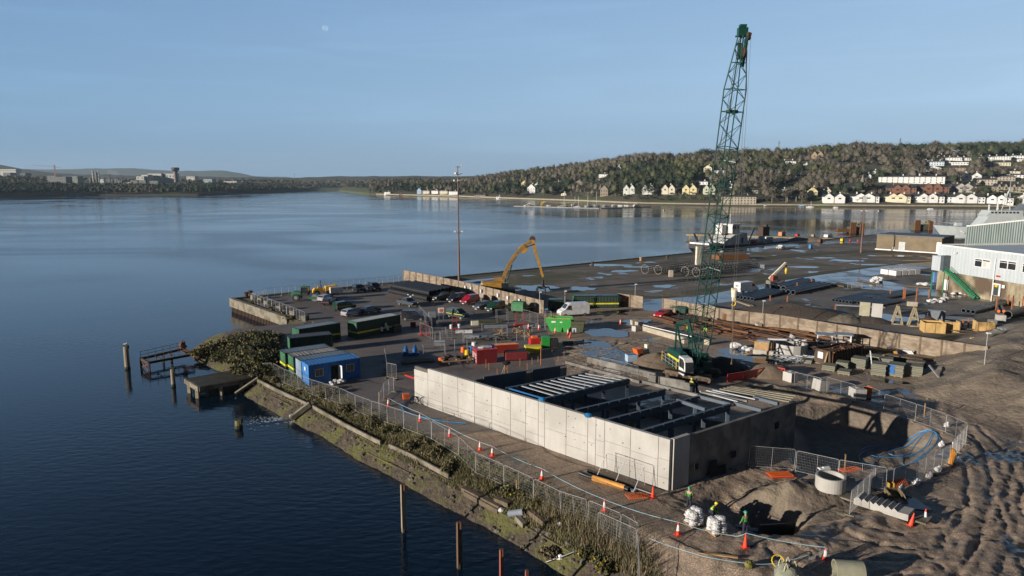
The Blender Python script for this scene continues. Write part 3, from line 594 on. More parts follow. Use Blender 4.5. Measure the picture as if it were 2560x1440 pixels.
# ================================================================ FOREGROUND THINGS
# pipes at the foot of the wall
def pipe(a, b, r, mat, lab, nm='pipe', hollow=True, n=12, cat='pipe'):
    a = Vector(a); b = Vector(b); m = MB(); m.tube([a, b], r, n, cap=not hollow)
    if hollow:
        m.tube([b, a], r*.86, n, cap=False)
        d = (b-a).normalized(); m.tube([a, a+d*.001], r, n, cap=False)
        for e in (a, b):
            k = len(m.v); u = Vector((0, 0, 1)) if abs(d.z) < .9 else Vector((1, 0, 0)); s_ = d.cross(u).normalized(); u2 = s_.cross(d)
            vs = [e+(s_*math.cos(2*math.pi*j/n)+u2*math.sin(2*math.pi*j/n))*rr for rr in (r, r*.86) for j in range(n)]; m.add(vs, [(j, (j+1) % n, n+(j+1) % n, n+j) for j in range(n)])
    return tag(m.build(nm, mat, smooth=False), lab, cat)
bpm = M('black_plastic', (.02, .02, .022), rough=.4)
pipe(at(1450, 1188, .22), at(1500, 1206, .22), .2, bpm, 'black drain pipe end poking out left of the orange pipe')
pipe(at(1470, 1182, .2), at(1630, 1240, .2), .17, bpm, 'long black drain pipe lying tight against the pale wall foot')
pipe(at(1482, 1201, .24), at(1562, 1226, .24), .23, M('ochre_clay_pipe', (.62, .3, .06), (.5, .22, .04), rough=.6), 'fat ochre orange pipe lying below the braced mesh panel')
pipe(at(1562, 1226, .2), at(1572, 1230, .2), .2, bpm, 'short black collar at the end of the ochre pipe')
def barrier_flat(px, py, rz, lab, mat, n=2, tilt=0):
    t_ = T('plastic_barrier', lab, 'barrier', at(px, py, .1), rz); 
    for k in range(n):
        m = MB(); z = k*.1
        for y in (-.45, .45): m.box((0, y, z), (2.0, .09, .07))
        for i in range(11): m.box((-.95+i*.19, 0, z), (.07, .84, .05), rz=.1)
        m.build('barrier_panel', mat if k == 0 else ORANGE, t_)
    return t_
barrier_flat(1597, 1242, ang(P(1565, 1245), P(1640, 1238)), 'orange slotted barrier lying flat at the corner of the pale wall', ORANGE, 1)
barrier_flat(1950, 1192, .1, 'red and orange slotted barriers lying on gravel beside the shaded wall', RED)
barrier_flat(2128, 1172, .25, 'red barrier heap lying in the shaded pit bottom behind the mesh', RED)
b3 = barrier_flat(2243, 1215, .3, 'white and red slotted barriers leaning in a stack behind the digger bucket', RED, 2); b3.rotation_euler[0] = .9
def sackstack(px, py, lab, seed=1, w=1.0, h=1.12, nm='sack_pallet'):
    t_ = T(nm, lab, 'pallet', at(px, py), .4); m = MB()
    for i in range(5): m.box((0, -.5+i*.25, .13), (1.2, .1, .03))
    for i in (-.5, 0, .5): m.box((i, 0, .06), (.1, 1.1, .1))
    m.build('wooden_pallet', WOOD, t_); rd = random.Random(seed); n = int(h/.16)
    for k in range(n):
        m = MB(); sc = 1-.35*(k/n)**2
        for (x, y) in ((-.28, -.27), (.28, -.27), (-.28, .27), (.28, .27)):
            if k == n-1 and rd.random() < .5: continue
            m.blob((x*sc*w+rd.uniform(-.05, .05), y*sc*w+rd.uniform(-.05, .05), .22+k*.16), (.34*w, .27*w, .12), rd.randint(0, 999), 10, 6, .12)
        m.build('sack_layer', BAGW, t_)
    return t_
sackstack(1735, 1312, 'wrapped white sacks stacked on a pallet beside the leftmost banded cone of the excavation', 1)
sackstack(1791, 1334, 'tallest stack of white sacks on a red-edged pallet, nearest the excavation', 4)
# concrete ring + second ring
cr0 = at(2073, 1246); t_ = tag(MB().ring((0, 0, 0), 1.12, .96, 1.1, 32).build('manhole_ring', CONC, loc=cr0), 'large open concrete manhole ring standing on the dug ground', 'concrete ring')
m = MB(); m.box((0, 0, .06), (.9, .4, .1), rz=.1); m.box((.2, .1, .14), (.6, .2, .06), rz=.3); tag(m.build('white_offcut', WHITE, loc=cr0+Vector((.1, 1.4, 1.0))), 'white folded sheet resting behind the manhole ring rim', 'sheet')
pc = at(2120, 1446, .62); pipe(pc+Vector((-.85, .12, 0)), pc+Vector((.85, -.1, 0)), .64, M('green_stained_concrete', (.3, .3, .22), (.22, .21, .15), rough=.85), 'big greenish concrete pipe lying at the bottom edge of the picture', n=24, cat='concrete pipe')
# excavator bucket
bk = T('digger_bucket', 'muddy ochre digger bucket standing beside the stair unit', 'bucket', at(2237, 1252), -1.45)
MU = M('muddy_steel', (.2, .15, .08), (.11, .085, .05), rough=.8, sc=4)
m = MB(); prof = [(-.55, .9), (-.62, .35), (-.3, .03), (.2, 0), (.75, .12), (.78, .16), (.22, .06), (-.26, .1), (-.55, .38), (-.48, .9)]
m.side(prof, -.55, .55); m.build('shell', MU, bk)
for s_ in (-1, 1):
    m = MB(); m.side([(-.6, .95), (-.62, .35), (-.3, .03), (.2, 0), (.75, .12), (.2, .7)], s_*.56-.02, s_*.56+.02); m.build('cheek_plate', MU, bk)
m = MB(); [m.box((-.6, s_*.2, 1.05), (.3, .05, .4)) for s_ in (-1, 1)]; m.build('hitch_lug', M('yellow_worn', (.5, .33, .05), rough=.6), bk)
m = MB(); [m.box((.82, -.45+i*.225, .14), (.16, .07, .05)) for i in range(5)]; m.build('tooth', MU, bk)
# precast stair unit on its side
su = T('concrete_stair_unit', 'pale precast concrete stair flight lying on its side in front of the bucket', 'stair unit', at(2200, 1290), ang(at(2128, 1262), at(2262, 1305)))
Ls = (at(2262, 1305)-at(2128, 1262)).length; m = MB(); prof = [(-Ls/2, 0)]; n = 7
prof = [(-Ls/2, -.05), (Ls/2, -.05), (Ls/2, .45)]
for i in range(n, 0, -1):
    x1 = -Ls/2+Ls*.78*i/n+.12; prof += [(x1, .42), (x1-.25, .62)]
prof += [(-Ls/2, .4)]
m.side([(x, z) for x, z in prof], -.1, 1.3); m.build('flight', CONC, su)
MB().box((0, 1.0, .0), (Ls+2.2, 1.6, .12)).build('landing_slab', CONCD, su)
tag(MB().prism([(q[0], q[1]) for q in (at(2275, 1275), at(2200, 1235), at(2290, 1250), at(2330, 1280))], .05, .14).build('steel_plate', GREYP), 'dark steel plate lying flat under the digger bucket', 'plate')
# hoops, bulk bag, barrier at the bottom edge
bb = T('bulk_bag', 'grey-green filled bulk bag with white lifting loops at the bottom edge', 'bulk bag', at(1968, 1455), .3)
MB().blob((0, 0, .55), (.85, .75, .7), 5, 14, 9, .1).build('bag', M('bulk_bag_cloth', (.27, .28, .22), (.18, .19, .14), sc=3, rough=.9, bump=.05), bb, smooth=True)
for k, (x, y) in enumerate(((-.4, -.3), (.3, -.2), (.2, .3), (-.3, .35))): MB().tube([(x-.15, y, 1.0), (x-.1, y, 1.35), (x, y, 1.5), (x+.1, y, 1.3), (x+.18, y, .95)], .03, 5).build('lifting_loop', M('webbing', (.6, .55, .35), rough=.8), bb)
MB().box((.1, -.62, .8), (.34, .04, .36), rz=.1, rx=-.5).build('paper_label', WHITE, bb)
c = at(1944, 1418, .45); tag(MB().tube([c+Vector((math.cos(a)*.4, math.sin(a)*.25, math.sin(a)*.3)) for a in [i*.5 for i in range(13)]], .04, 6, closed=True).build('coiled_hose', YEL), 'yellow coiled hose left of the bulk bag', 'hose')
m = MB(); m.blob((0, 0, .25), (.3, .25, .3), 6); m.box((0, 0, .1), (.1, .1, .5), ry=.5); tag(m.build('compactor_tool', M('olive_paint', (.16, .15, .03)), loc=at(1872, 1420)), 'olive and yellow hand tool lying on the dark track', 'tool')
def crowd(px, py, rz, lab, L=2.3, mat=None):
    t_ = T('crowd_barrier', lab, 'barrier', at(px, py), rz); m = MB(); m.tube([(-L/2, 0, .12), (-L/2, 0, 1.0), (-L/2+.1, 0, 1.08), (L/2-.1, 0, 1.08), (L/2, 0, 1.0), (L/2, 0, .12), (-L/2, 0, .22)], .02, 5); m.build('frame', mat or GALV, t_)
    m = MB(); [m.bar((-L/2+L*i/17, 0, .2), (-L/2+L*i/17, 0, 1.06), .014) for i in range(1, 17)]; m.build('bars', mat or GALV, t_)
    for s_ in (-1, 1): MB().bar((s_*L*.4, -.3, .04), (s_*L*.4, .3, .04), .04).build('foot', mat or GALV, t_)
    return t_
crowd(2043, 1418, ang(at(2012, 1440), at(2075, 1398)), 'grey steel crowd barrier beside the bulk bag')
crowd(2182, 992, ang(P(2168, 986), P(2205, 1003)), 'grey crowd barrier between the orange board and the bent mesh fence')
crowd(1530, 946, ang(P(1500, 938), P(1570, 952)), 'crowd barrier behind the white roof purlins')
m = MB(); p = at(1745, 1380, .08); q = at(1845, 1398, .08); m.bar(p, q, .22, .06); tag(m.build('plank', WOOD), 'single raw timber plank lying across the bottom track', 'plank')
# pallets/timbers by the ring
for (a, b, wd, l) in (((1945, 1210), (1990, 1232), .5, 'wooden pallet lying in the mud left of the manhole ring'), ((2020, 1228), (2070, 1256), .16, 'long brown timber lying against the manhole ring'), ((1960, 1240), (1975, 1222), .14, 'short timber crossing the muddy pallet')):
    m = MB(); m.bar(at(*a, .1), at(*b, .1), wd, .1); tag(m.build('timber', WOODD), l, 'timber')
tag(MB().cyl((0, 0, 0), .12, .35, .09).build('orange_bottle', ORANGE, loc=at(1988, 1228)), 'small orange canister on the mud pallet', 'canister')
m = MB(); rd = random.Random(3); [m.blob((rd.uniform(-.5, .5), rd.uniform(-.3, .3), .1), (.3, .2, .15), i) for i in range(5)]; tag(m.build('grey_sack_heap', GREYP, loc=at(2020, 1212)), 'dark grey sack heap between the mesh fence and the manhole ring', 'sacks')
m = MB(); [m.box((i*.35, rd.uniform(-.1, .1), .05), (.12, 1.6, .08), rz=.8+rd.uniform(-.1, .1)) for i in range(9)]; tag(m.build('timber_rack', WOODD, loc=at(2165, 1242)), 'row of muddy timbers on the ground behind the stair unit', 'timbers')
# wooden stakes
for i, (px, py, h, l) in enumerate(((2111, 1174, 1.7, 'tall pale wooden stake standing in front of the pit'), (2310, 1044, 1.6, 'pale wooden stake inside the bent mesh fence'), (1291, 1216, 1.3, 'short brown stake behind the bank fence'), (1117, 1070, 1.2, 'yellow-topped stake in the bank scrub by the fence'), (948, 1018, 1.8, 'weathered post by the loose mesh panels'), (784, 850, 3.0, 'rusty orange post between the green containers'))):
    m = MB(); m.box((0, 0, h/2), (.1, .06, h)); tag(m.build('wooden_stake', WOOD if i not in (5,) else M('orange_rust_post', (.5, .2, .06), rough=.8), loc=at(px, py)), l, 'stake')
# white bags on the fence feet
for i, (px, py, l) in enumerate(((2253, 1258 - 30, 'white plastic bag beside the red barriers'), (2291, 1214, 'white sandbag at the left fence foot below the pit'), (2345, 1180, 'white rag tied on the lower pit fence'), (2322, 1196, 'upright white bag at the fence foot, middle of the lower row'), (2384, 1158, 'white bag at the corner foot of the pit fence'), (2352, 1116, 'white rag lying on mud near the fence corner'), (2366, 1068, 'torn white bag on the pit edge under the mesh'))):
    m = MB(); m.blob((0, 0, .18), (.3, .22, .25), i+20, 9, 6, .25); m.blob((.1, 0, .4), (.16, .12, .18), i+40, 8, 5, .2); tag(m.build('white_bag', BAGW, loc=at(px, py)), l, 'bag')
tag(MB().box((0, 0, .8), (.12, .5, 1.6), rx=.2).build('orange_post', M('orange_board', (.7, .28, .03)), loc=at(2378, 1165)), 'leaning orange board strapped to the corner of the pit fence', 'board')
# blue pipe coil in the pit
tip = at(2328, 1078); pts = []
for lp, (ax, ay, ro) in enumerate(((4.6, 2.4, 3.55), (3.7, 1.7, 3.3), (4.9, 2.0, 3.75), (2.6, .9, 3.45), (3.4, 1.2, 3.9))):
    for i in range(22):
        a = 2*math.pi*i/22; x = ax*(1-math.cos(a)); y = ay*math.sin(a)*(1 if lp % 2 else -1); X = tip.x+x*math.cos(ro)-y*math.sin(ro); Y = tip.y+x*math.sin(ro)+y*math.cos(ro); pts.append(Vector((X, Y, gzz(X, Y)+.06+.012*lp)))
tag(MB().tube(pts, .03, 6).build('water_pipe_coil', BPIPE), 'loose coil of bright blue water pipe on the pit floor', 'pipe coil')
hp = [at(*q, .08) for q in ((1030, 998), (1012, 1005), (1004, 1020), (1010, 1030), (1040, 1040), (1080, 1050), (1120, 1056), (1165, 1060))]
rope(hp, 'blue water hose curving round the left end of the pale wall', .05, BPIPE, 0, 3, 'hose', 'water_hose')
c = at(1062, 1012, .5)
for k in range(2):
    m = MB(); cc_ = c+Vector((-1.3*k, .4*k, -.1*k))
    for j in range(5): m.tube([cc_+Vector((math.cos(a)*(.5+.03*j), .1*j-.2, math.sin(a)*(.5-.02*j))) for a in [i*2*math.pi/14 for i in range(14)]], .022, 4, closed=True)
    tag(m.build('cable_coil', bpm), ['black cable coil leaning on the pale wall', 'smaller heap of black cable left of the leaning coil'][k], 'cable coil')
m = MB(); m.box((0, 0, .3), (.75, .6, .6)); m.box((0, 0, .62), (.8, .65, .06)); tag(m.build('tool_crate', ORANGE, loc=at(1015, 997), rz=.3, bevel=.03), 'orange plastic crate by the left end of the pale wall', 'crate')
tag(MB().tube([P(1013, 938, .6), P(1040, 947, .6)], .12, 8).build('red_pipe', RED), 'short red pipe sticking out left of the pale wall', 'pipe')
# white concrete cubes
for i, (px, py, s_, l) in enumerate(((1976, 952, 1.35, 'white concrete cube at the end of the red barriers, leftmost of three'), (2049, 974, 1.35, 'tilted white concrete cube, middle of three along the pit'), (2142, 998, 1.4, 'greyest concrete cube, right of the three along the pit, beside the orange board'))):
    m = MB(); m.box((0, 0, s_/2), (s_, s_, s_)); m.box((0, 0, s_+.03), (s_*.3, s_*.3, .06)); o = m.build('concrete_block', CW, loc=at(px, py, -.08), rz=.5-.2*i, bevel=.05); o.rotation_euler[1] = (0, .16, .03)[i]; tag(o, l, 'concrete block', 'white concrete cubes')
tag(MB().box((0, 0, .6), (.9, .12, 1.1)).build('barrier_board', ORANGE, loc=at(2168, 990), rz=-.4), 'orange barrier board beside the greyest concrete cube', 'board')
# row of red barriers
bp4 = [(1817, 958), (1858, 951), (1893, 944), (1926, 936), (1962, 944)]; bl = ['dark red plastic barrier nearest the crane, first of the row', 'dark red plastic barrier, second in the row from the crane', 'orange slatted barrier, third in the row', 'bright red six-window plastic barrier at the right end of the row']
for i in range(4):
    a, b = at(*bp4[i]), at(*bp4[i+1]); L = (b-a).length; t_ = T('plastic_barrier', bl[i], 'barrier', ((a.x+b.x)/2, (a.y+b.y)/2, min(a.z, b.z)+.1), ang(a, b), 'plastic barriers right of the crane'); m = MB(); mt = RED if i in (0, 1, 3) else ORANGE
    m.box((0, 0, 1.0), (L*.97, .07, .14)); m.box((0, 0, .12), (L*.97, .07, .2))
    for k in range(8 if i == 2 else 6): m.box((-L*.465+L*.93*k/(7 if i == 2 else 5), 0, .56), (.1, .06, .78))
    if i < 2: m.box((0, 0, .55), (L*.95, .03, .8))
    m.box((0, 0, .58), (L*.93, .06, .1)); m.build('panel', mt, t_); [MB().box((s_*L*.4, 0, .03), (.14, .5, .07)).build('foot', BLACK, t_) for s_ in (-1, 1)]
def onbank(px, py, up=0):       # find the point where the pixel ray meets the height field
    x, y, d = ray(px, py); t_ = 30.0
    while t_ < 140:
        if CAMH+d*t_ <= gzz(x*t_, y*t_): break
        t_ += .15
    return Vector((x*t_, y*t_, gzz(x*t_, y*t_)+up))
# ================================================================ PEOPLE
def skinmesh(nm, pts, edges, rad, mat, parent, root=0, sub=1):
    me = bpy.data.meshes.new(nm); me.from_pydata(pts, edges, []); me.materials.append(mat); o = bpy.data.objects.new(nm, me); S.collection.objects.link(o); o.parent = parent
    o.modifiers.new('skin', 'SKIN'); sv = me.skin_vertices[0].data
    for i, r in enumerate(rad): sv[i].radius = (r, r); sv[i].use_root = (i == root)
    if sub: o.modifiers.new('sub', 'SUBSURF').levels = sub; o.modifiers['sub'].render_levels = sub
    return o
def person(loc, rz, label, jacket, helmet, trousers=None, pose='stand', hands=True):
    r = T('person', label, 'person', loc, rz)
    if pose == 'stand':
        J = dict(pel=(0, 0, .95), ch=(0, .02, 1.32), nk=(0, .02, 1.48), hd=(.02, .02, 1.66), sl=(0, .2, 1.42), sr=(0, -.2, 1.42), el=(.05, .27, 1.14), er=(.12, -.26, 1.15), wl=(.2, .25, .92), wr=(.32, -.2, 1.02), hl=(0, .1, .92), hr=(0, -.1, .92), kl=(.03, .12, .5), kr=(-.02, -.13, .5), al=(0, .13, .09), ar=(-.06, -.14, .09), tl=(.18, .15, .04), tr=(.13, -.16, .04))
    elif pose == 'bend':
        J = dict(pel=(0, 0, .85), ch=(.32, .02, 1.1), nk=(.45, .02, 1.17), hd=(.6, .02, 1.2), sl=(.36, .2, 1.12), sr=(.36, -.2, 1.12), el=(.42, .25, .85), er=(.44, -.25, .85), wl=(.5, .18, .6), wr=(.52, -.16, .62), hl=(0, .1, .83), hr=(0, -.1, .83), kl=(.1, .14, .46), kr=(.06, -.14, .46), al=(-.02, .15, .09), ar=(-.05, -.15, .09), tl=(.16, .16, .04), tr=(.13, -.16, .04))
    else:   # crouch
        J = dict(pel=(0, 0, .38), ch=(.2, .02, .72), nk=(.28, .02, .86), hd=(.36, .02, 1.0), sl=(.22, .2, .8), sr=(.22, -.2, .8), el=(.36, .24, .56), er=(.36, -.24, .56), wl=(.55, .14, .45), wr=(.56, -.12, .42), hl=(0, .1, .37), hr=(0, -.1, .37), kl=(.38, .18, .5), kr=(.38, -.18, .5), al=(.05, .16, .09), ar=(.05, -.16, .09), tl=(.25, .17, .04), tr=(.25, -.17, .04))
    ks = list(J); ix = {k: i for i, k in enumerate(ks)}; P_ = [J[k] for k in ks]
    E = [('pel', 'ch'), ('ch', 'nk'), ('nk', 'hd'), ('ch', 'sl'), ('ch', 'sr'), ('sl', 'el'), ('el', 'wl'), ('sr', 'er'), ('er', 'wr'), ('pel', 'hl'), ('pel', 'hr'), ('hl', 'kl'), ('kl', 'al'), ('al', 'tl'), ('hr', 'kr'), ('kr', 'ar'), ('ar', 'tr')]
    rad = dict(pel=.13, ch=.14, nk=.055, hd=.1, sl=.06, sr=.06, el=.045, er=.045, wl=.03, wr=.03, hl=.09, hr=.09, kl=.06, kr=.06, al=.045, ar=.045, tl=.035, tr=.035)
    pts = list(P_); ed = [(ix[a], ix[b]) for a, b in E]; rr = [rad[k] for k in ks]
    for s_, wk in ((1, 'wl'), (-1, 'wr')):       # palm, five fingers
        w = Vector(J[wk]); d = (w-Vector(J['el' if s_ > 0 else 'er'])).normalized(); side_ = d.cross(Vector((0, 0, 1))).normalized()
        pi_ = len(pts); pts.append(tuple(w+d*.07)); ed.append((ix[wk], pi_)); rr.append(.032)
        for f in range(5):
            off = side_*((f-2)*.018) if f < 4 else side_*.05; l = (.07, .085, .08, .065, .05)[f]; b0 = w+d*(.1 if f < 4 else .05)+off
            k = len(pts); pts += [tuple(b0), tuple(b0+d*l*.6+Vector((0, 0, -.01))), tuple(b0+d*l+Vector((0, 0, -.03)))]; ed += [(pi_, k), (k, k+1), (k+1, k+2)]; rr += [.011, .01, .008]
    skinmesh('body', pts, ed, rr, SKIN, r, 0)
    def sub(keys, ext, nm, mat, rt):
        k = [ks.index(q) for q in keys]; mp = {a: i for i, a in enumerate(k)}; e2 = [(mp[a], mp[b]) for a, b in [(ix[x], ix[y]) for x, y in E] if a in mp and b in mp]
        skinmesh(nm, [P_[a] for a in k], e2, [rad[ks[a]]+ext for a in k], mat, r, rt)
    sub(['pel', 'ch', 'sl', 'sr', 'el', 'er', 'wl', 'wr'], .03, 'jacket', jacket, 0); sub(['pel', 'hl', 'hr', 'kl', 'kr', 'al', 'ar'], .022, 'trousers', trousers or NAVY, 0); 
    for a, b in (('al', 'tl'), ('ar', 'tr')):
        m = MB(); m.tube([Vector(J[a])+Vector((-.06, 0, 0)), Vector(J[b])+Vector((.04, 0, 0))], [.065, .055], 8); m.build('boot', BLACK, r)
    h = Vector(J['hd']); m = MB(); m.blob(h+Vector((0, 0, .05)), (.15, .125, .13), 1, 12, 8, 0, base=True); m.box(h+Vector((.13, 0, .03)), (.09, .16, .02)); m.build('hard_hat', helmet, r, smooth=True)
    m = MB(); [m.box(h+Vector((.1, s_*.035, .0)), (.015, .03, .015)) for s_ in (-1, 1)]; m.box(h+Vector((.118, 0, -.025)), (.03, .02, .04)); m.box(h+Vector((.1, 0, -.06)), (.01, .045, .012)); m.build('face', M('face_dark', (.2, .1, .08)), r)
    if jacket is HIVIS or jacket is RED:
        c = Vector(J['ch']).lerp(Vector(J['pel']), .45); m = MB(); m.cyl((c.x, c.y, c.z), .182, .05, .182, 14, cap=False); m.build('reflective_band', M('reflective_silver', (.7, .7, .7), rough=.3), r)
    return r
YH = paint('yellow_helmet', (.8, .65, .03)); GH_ = paint('green_helmet', (.05, .35, .2)); GJ = paint('green_hi_vis', (.035, .2, .02), .7)
person(at(1722, 1272), 1.0, 'worker in bright green hi-vis standing in the shade of the wall corner', GJ, GH_)
person(at(1778, 1282), -.6, 'worker in yellow-green hi-vis crouching over the shaded trench', HIVIS, YH, NAVY, 'crouch')
person(onbank(1862, 1338), 2.0, 'worker in a green jacket standing down inside the excavation', GJ, GH_)
person(at(1661, 1475), 1.8, 'person in a red jacket and white hard hat at the bottom edge', RED, WHITE)
p_ = P(1728, 985, 1.9); person((p_.x, p_.y, 1.9), .5, 'worker in a yellow helmet among the steel beams inside the building', HIVIS, YH)
p_ = P(1735, 983, 1.9); person((p_.x+.25, p_.y+.1, 1.85), 2.5, 'worker in a green helmet beside the yellow-helmeted one inside the building', NAVY, GH_)
person(at(1720, 838), -1.4, 'worker in a white hard hat and yellow hi-vis standing on the rusty steel', HIVIS, WHITE)
person(at(1763, 842), -2.2, 'worker in green hi-vis behind the crane boom on the rusty steel', HIVIS, GH_)
# ================================================================ EXCAVATION DETAILS
m = MB(); m.bar(at(1893, 1330, .9)+Vector((0, 0, -1.2)), at(1985, 1294, 1.0)+Vector((0, 0, -1.1)), .12, 1.9); tag(m.build('trench_sheet', M('black_steel', (.012, .012, .014), rough=.5)), 'black trench support sheet standing in the excavation', 'trench sheet')
m = MB(); [m.blob((i*.5-1.2, math.sin(i)*.2, .15+.2*math.sin(i*.7)), (.35, .22, .08), i, 9, 5, .3) for i in range(6)]; tag(m.build('plastic_sheet', BAGW, loc=at(1858, 1280)), 'crumpled white plastic sheet on the excavation rim', 'sheet')
# ================================================================ CRAWLER CRANE
CG = paint('crane_green', (.006, .055, .04), .45)
c0 = Vector((23.3, 85.6, 0)); cr = T('crawler_crane', 'tall green lattice-boom crawler crane with a white cab', 'crane', c0)
td = (P(1740, 950)-P(1649, 935)).normalized(); ts = Vector((-td.y, td.x, 0))
for s_ in (-1, 1):
    m = MB(); ct = c0+ts*s_*1.75; prof = [(-3.1, .25), (-2.8, .02), (2.8, .02), (3.1, .25), (3.15, .6), (2.8, .95), (-2.8, .95), (-3.15, .6)]
    mm_ = MB().side(prof, -.4, .4); a = math.atan2(td.y, td.x); mm_.v = [(ct.x+x*math.cos(a)-y*math.sin(a), ct.y+x*math.sin(a)+y*math.cos(a), z+.1) for x, y, z in mm_.v]
    for i in range(24):
        q = ct+td*(-2.9+i*.252); mm_.box((q.x, q.y, 1.08), (.16, .84, .06), rz=a); mm_.box((q.x, q.y, .1), (.16, .84, .05), rz=a)
    tr_ = bw(mm_, 'crawler_track', M('track_steel', (.13, .09, .06), (.07, .05, .035), rough=.8), cr)
    m = MB()
    for i in range(7):
        q = ct+td*(-2.5+i*.83)-ts*s_*-.0+ts*(-.42); m.tube([q+Vector((0, 0, .45)), q+ts*.05*-1+Vector((0, 0, .45))], .28, 10)
    bw(m, 'road_wheel', RUSTD, cr)
m = MB(); m.bar(c0+td*-1.4+Vector((0, 0, .7)), c0+td*1.4+Vector((0, 0, .7)), 3.0, .5); m.cyl((c0.x, c0.y, .95), 1.0, .3, n=20); bw(m, 'car_body', CG, cr)
fw = Vector((.16, -.987, 0)); lf = Vector((fw.y, -fw.x, 0))    # lf points to image left
lf = lf if lf.x < 0 else -lf
fa = math.atan2(fw.y, fw.x)
def U(f, l, z): return c0+fw*f+lf*l+Vector((0, 0, z))
m = MB(); m.box(U(-.9, 0, 1.5), (5.8, 3.0, .35), rz=fa); bw(m, 'deck_frame', CG, cr)
m = MB(); m.box(U(-1.6, 1.35, 2.45), (4.0, 1.1, 1.5), rz=fa); m.box(U(-1.6, 1.35, 3.24), (3.6, .9, .1), rz=fa); eh = bw(m, 'engine_house', CG, cr, bevel=.04)
m = MB(); m.box(U(-1.6, 1.915, 2.25), (4.02, .02, .32), rz=fa); m.v = [(a-0, b, c) for a, b, c in m.v]; bw(m, 'yellow_stripe', M('stripe_yellow', (.8, .68, .03), rough=.4), cr)
m = MB(); m.box(U(-1.2, -1.4, 2.2), (3.6, 1.0, 1.1), rz=fa); m.box(U(1.2, -1.3, 2.0), (1.0, 1.1, .8), rz=fa); m.tube([U(.3, -1.9, 2.9), U(.3, -.8, 2.9)], .35, 12); bw(m, 'winch_house', CG, cr)
m = MB(); m.box(U(-4.2, 0, 2.1), (1.1, 3.1, 1.5), rz=fa); bw(m, 'counterweight', CG, cr, bevel=.06)
# cab
m = MB(); cc_ = U(2.0, 1.75, 2.1); prof = [(-1.0, -1.1), (.55, -1.1), (1.0, -.55), (.85, .75), (.4, 1.15), (-1.0, 1.15)]
def loc_side(prof, w, off=0, cen=None):
    mm_ = MB().side(prof, -w/2+off, w/2+off); mm_.v = [(cen.x+x*math.cos(fa)-y*math.sin(fa), cen.y+x*math.sin(fa)+y*math.cos(fa), cen.z+z) for x, y, z in mm_.v]; return mm_
cb = bw(loc_side(prof, 1.15, 0, cc_), 'cab', WHITE, cr, bevel=.04)
bw(loc_side([(-.8, -.2), (.35, -.2), (.75, -.35), (.72, .62), (.35, .95), (-.8, .95)], 1.18, 0, cc_), 'cab_side_window', GLASS, cr)
m = MB(); q0 = cc_+fw*1.0; m.box(cc_+fw*.955+Vector((0, 0, .1)), (.06, 1.0, 1.25), rz=fa, ry=-.1); bw(m, 'windscreen', GLASS, cr)
m = MB(); m.box(cc_+fw*.82+Vector((0, 0, -.85)), (.12, 1.0, .4), rz=fa, ry=.75); bw(m, 'lower_window', GLASS, cr)
# walkways and rails
m = MB()
for zz in (1.75, 2.2, 2.65): m.tube([U(-3.6, 2.7, zz), U(1.2, 2.7, zz)], .03, 5)
for f in (-3.6, -2.4, -1.2, 0, 1.2): m.tube([U(f, 2.7, 1.5), U(f, 2.7, 2.65)], .03, 5)
bw(m, 'walkway_rail', GALV, cr)
m = MB(); [m.tube([U(f, 2.72, 1.4), U(f, 2.72, 2.7)], .04, 5) for f in (-3.6, 1.2)]; [m.tube([U(f, -2.3, 1.3), U(f, -2.3, 2.6)], .04, 5) for f in (.6,)]; m.bar(U(.6, -2.3, 2.6), U(-1.5, -2.3, 2.9), .05); m.bar(U(.6, -2.3, 1.9), U(-1.5, -2.3, 2.2), .05); bw(m, 'yellow_rail_post', YEL, cr)
m = MB(); m.bar(U(-3.7, 2.35, 1.42), U(1.3, 2.35, 1.42), .7, .06); bw(m, 'walkway', CG, cr)
# gantry
gt = V(1692, 808, 88.5); g2 = V(1722, 800, 88.0); m = MB()
for a, b in ((gt, U(-3.4, 1.0, 1.8)), (g2, U(-3.4, -1.0, 1.8)), (gt, U(-.2, 1.0, 1.8)), (g2, U(-.2, -1.0, 1.8))): m.bar(a, b, .2, .2)
m.bar(gt, g2, .3, .3); m.bar(gt+Vector((-.4, 0, -.4)), g2+Vector((.6, 0, -.2)), .16)
for k in (.25, .5, .75): m.bar(gt.lerp(U(-3.4, 1.0, 1.8), k), g2.lerp(U(-3.4, -1.0, 1.8), k), .1); m.bar(gt.lerp(U(-3.4, 1.0, 1.8), k), gt.lerp(U(-.2, 1.0, 1.8), k), .1); m.bar(g2.lerp(U(-3.4, -1.0, 1.8), k), g2.lerp(U(-.2, -1.0, 1.8), k), .1)
bw(m, 'gantry', CG, cr)
# boom
ft = V(1744, 918, 85.2); tp = V(1856, 88, 76.5); bd = (tp-ft); BL = bd.length; bd.normalize()
bx = bd.cross(Vector((.75, .66, 0))).normalized(); by = bd.cross(bx).normalized()
def bwid(t_): return .35+.5*min(1, t_/.1) if t_ < .1 else (.85 if t_ < .86 else .85-(.55)*(t_-.86)/.14)
def corner(t_, k): w_ = bwid(t_); sx, sy = ((-1, -1), (1, -1), (1, 1), (-1, 1))[k]; return ft+bd*(BL*t_)+bx*sx*w_+by*sy*w_
m = MB(); ts_ = [0, .1, .2, .3, .4, .5, .6, .7, .8, .86, .93, 1.0]
for k in range(4): m.tube([corner(t_, k) for t_ in ts_], .07, 6)
for t_ in ts_[1:]:
    for k in range(4): m.tube([corner(t_, k), corner(t_, (k+1) % 4)], .04, 4)
bm = bw(m, 'boom', CG, cr)
m = MB(); nb = 30
for i in range(nb):
    for k in range(4):
        a, b = i/nb, (i+1)/nb
        if (i+k) % 2: m.tube([corner(a, k), corner(b, (k+1) % 4)], .038, 4)
        else: m.tube([corner(b, k), corner(a, (k+1) % 4)], .038, 4)
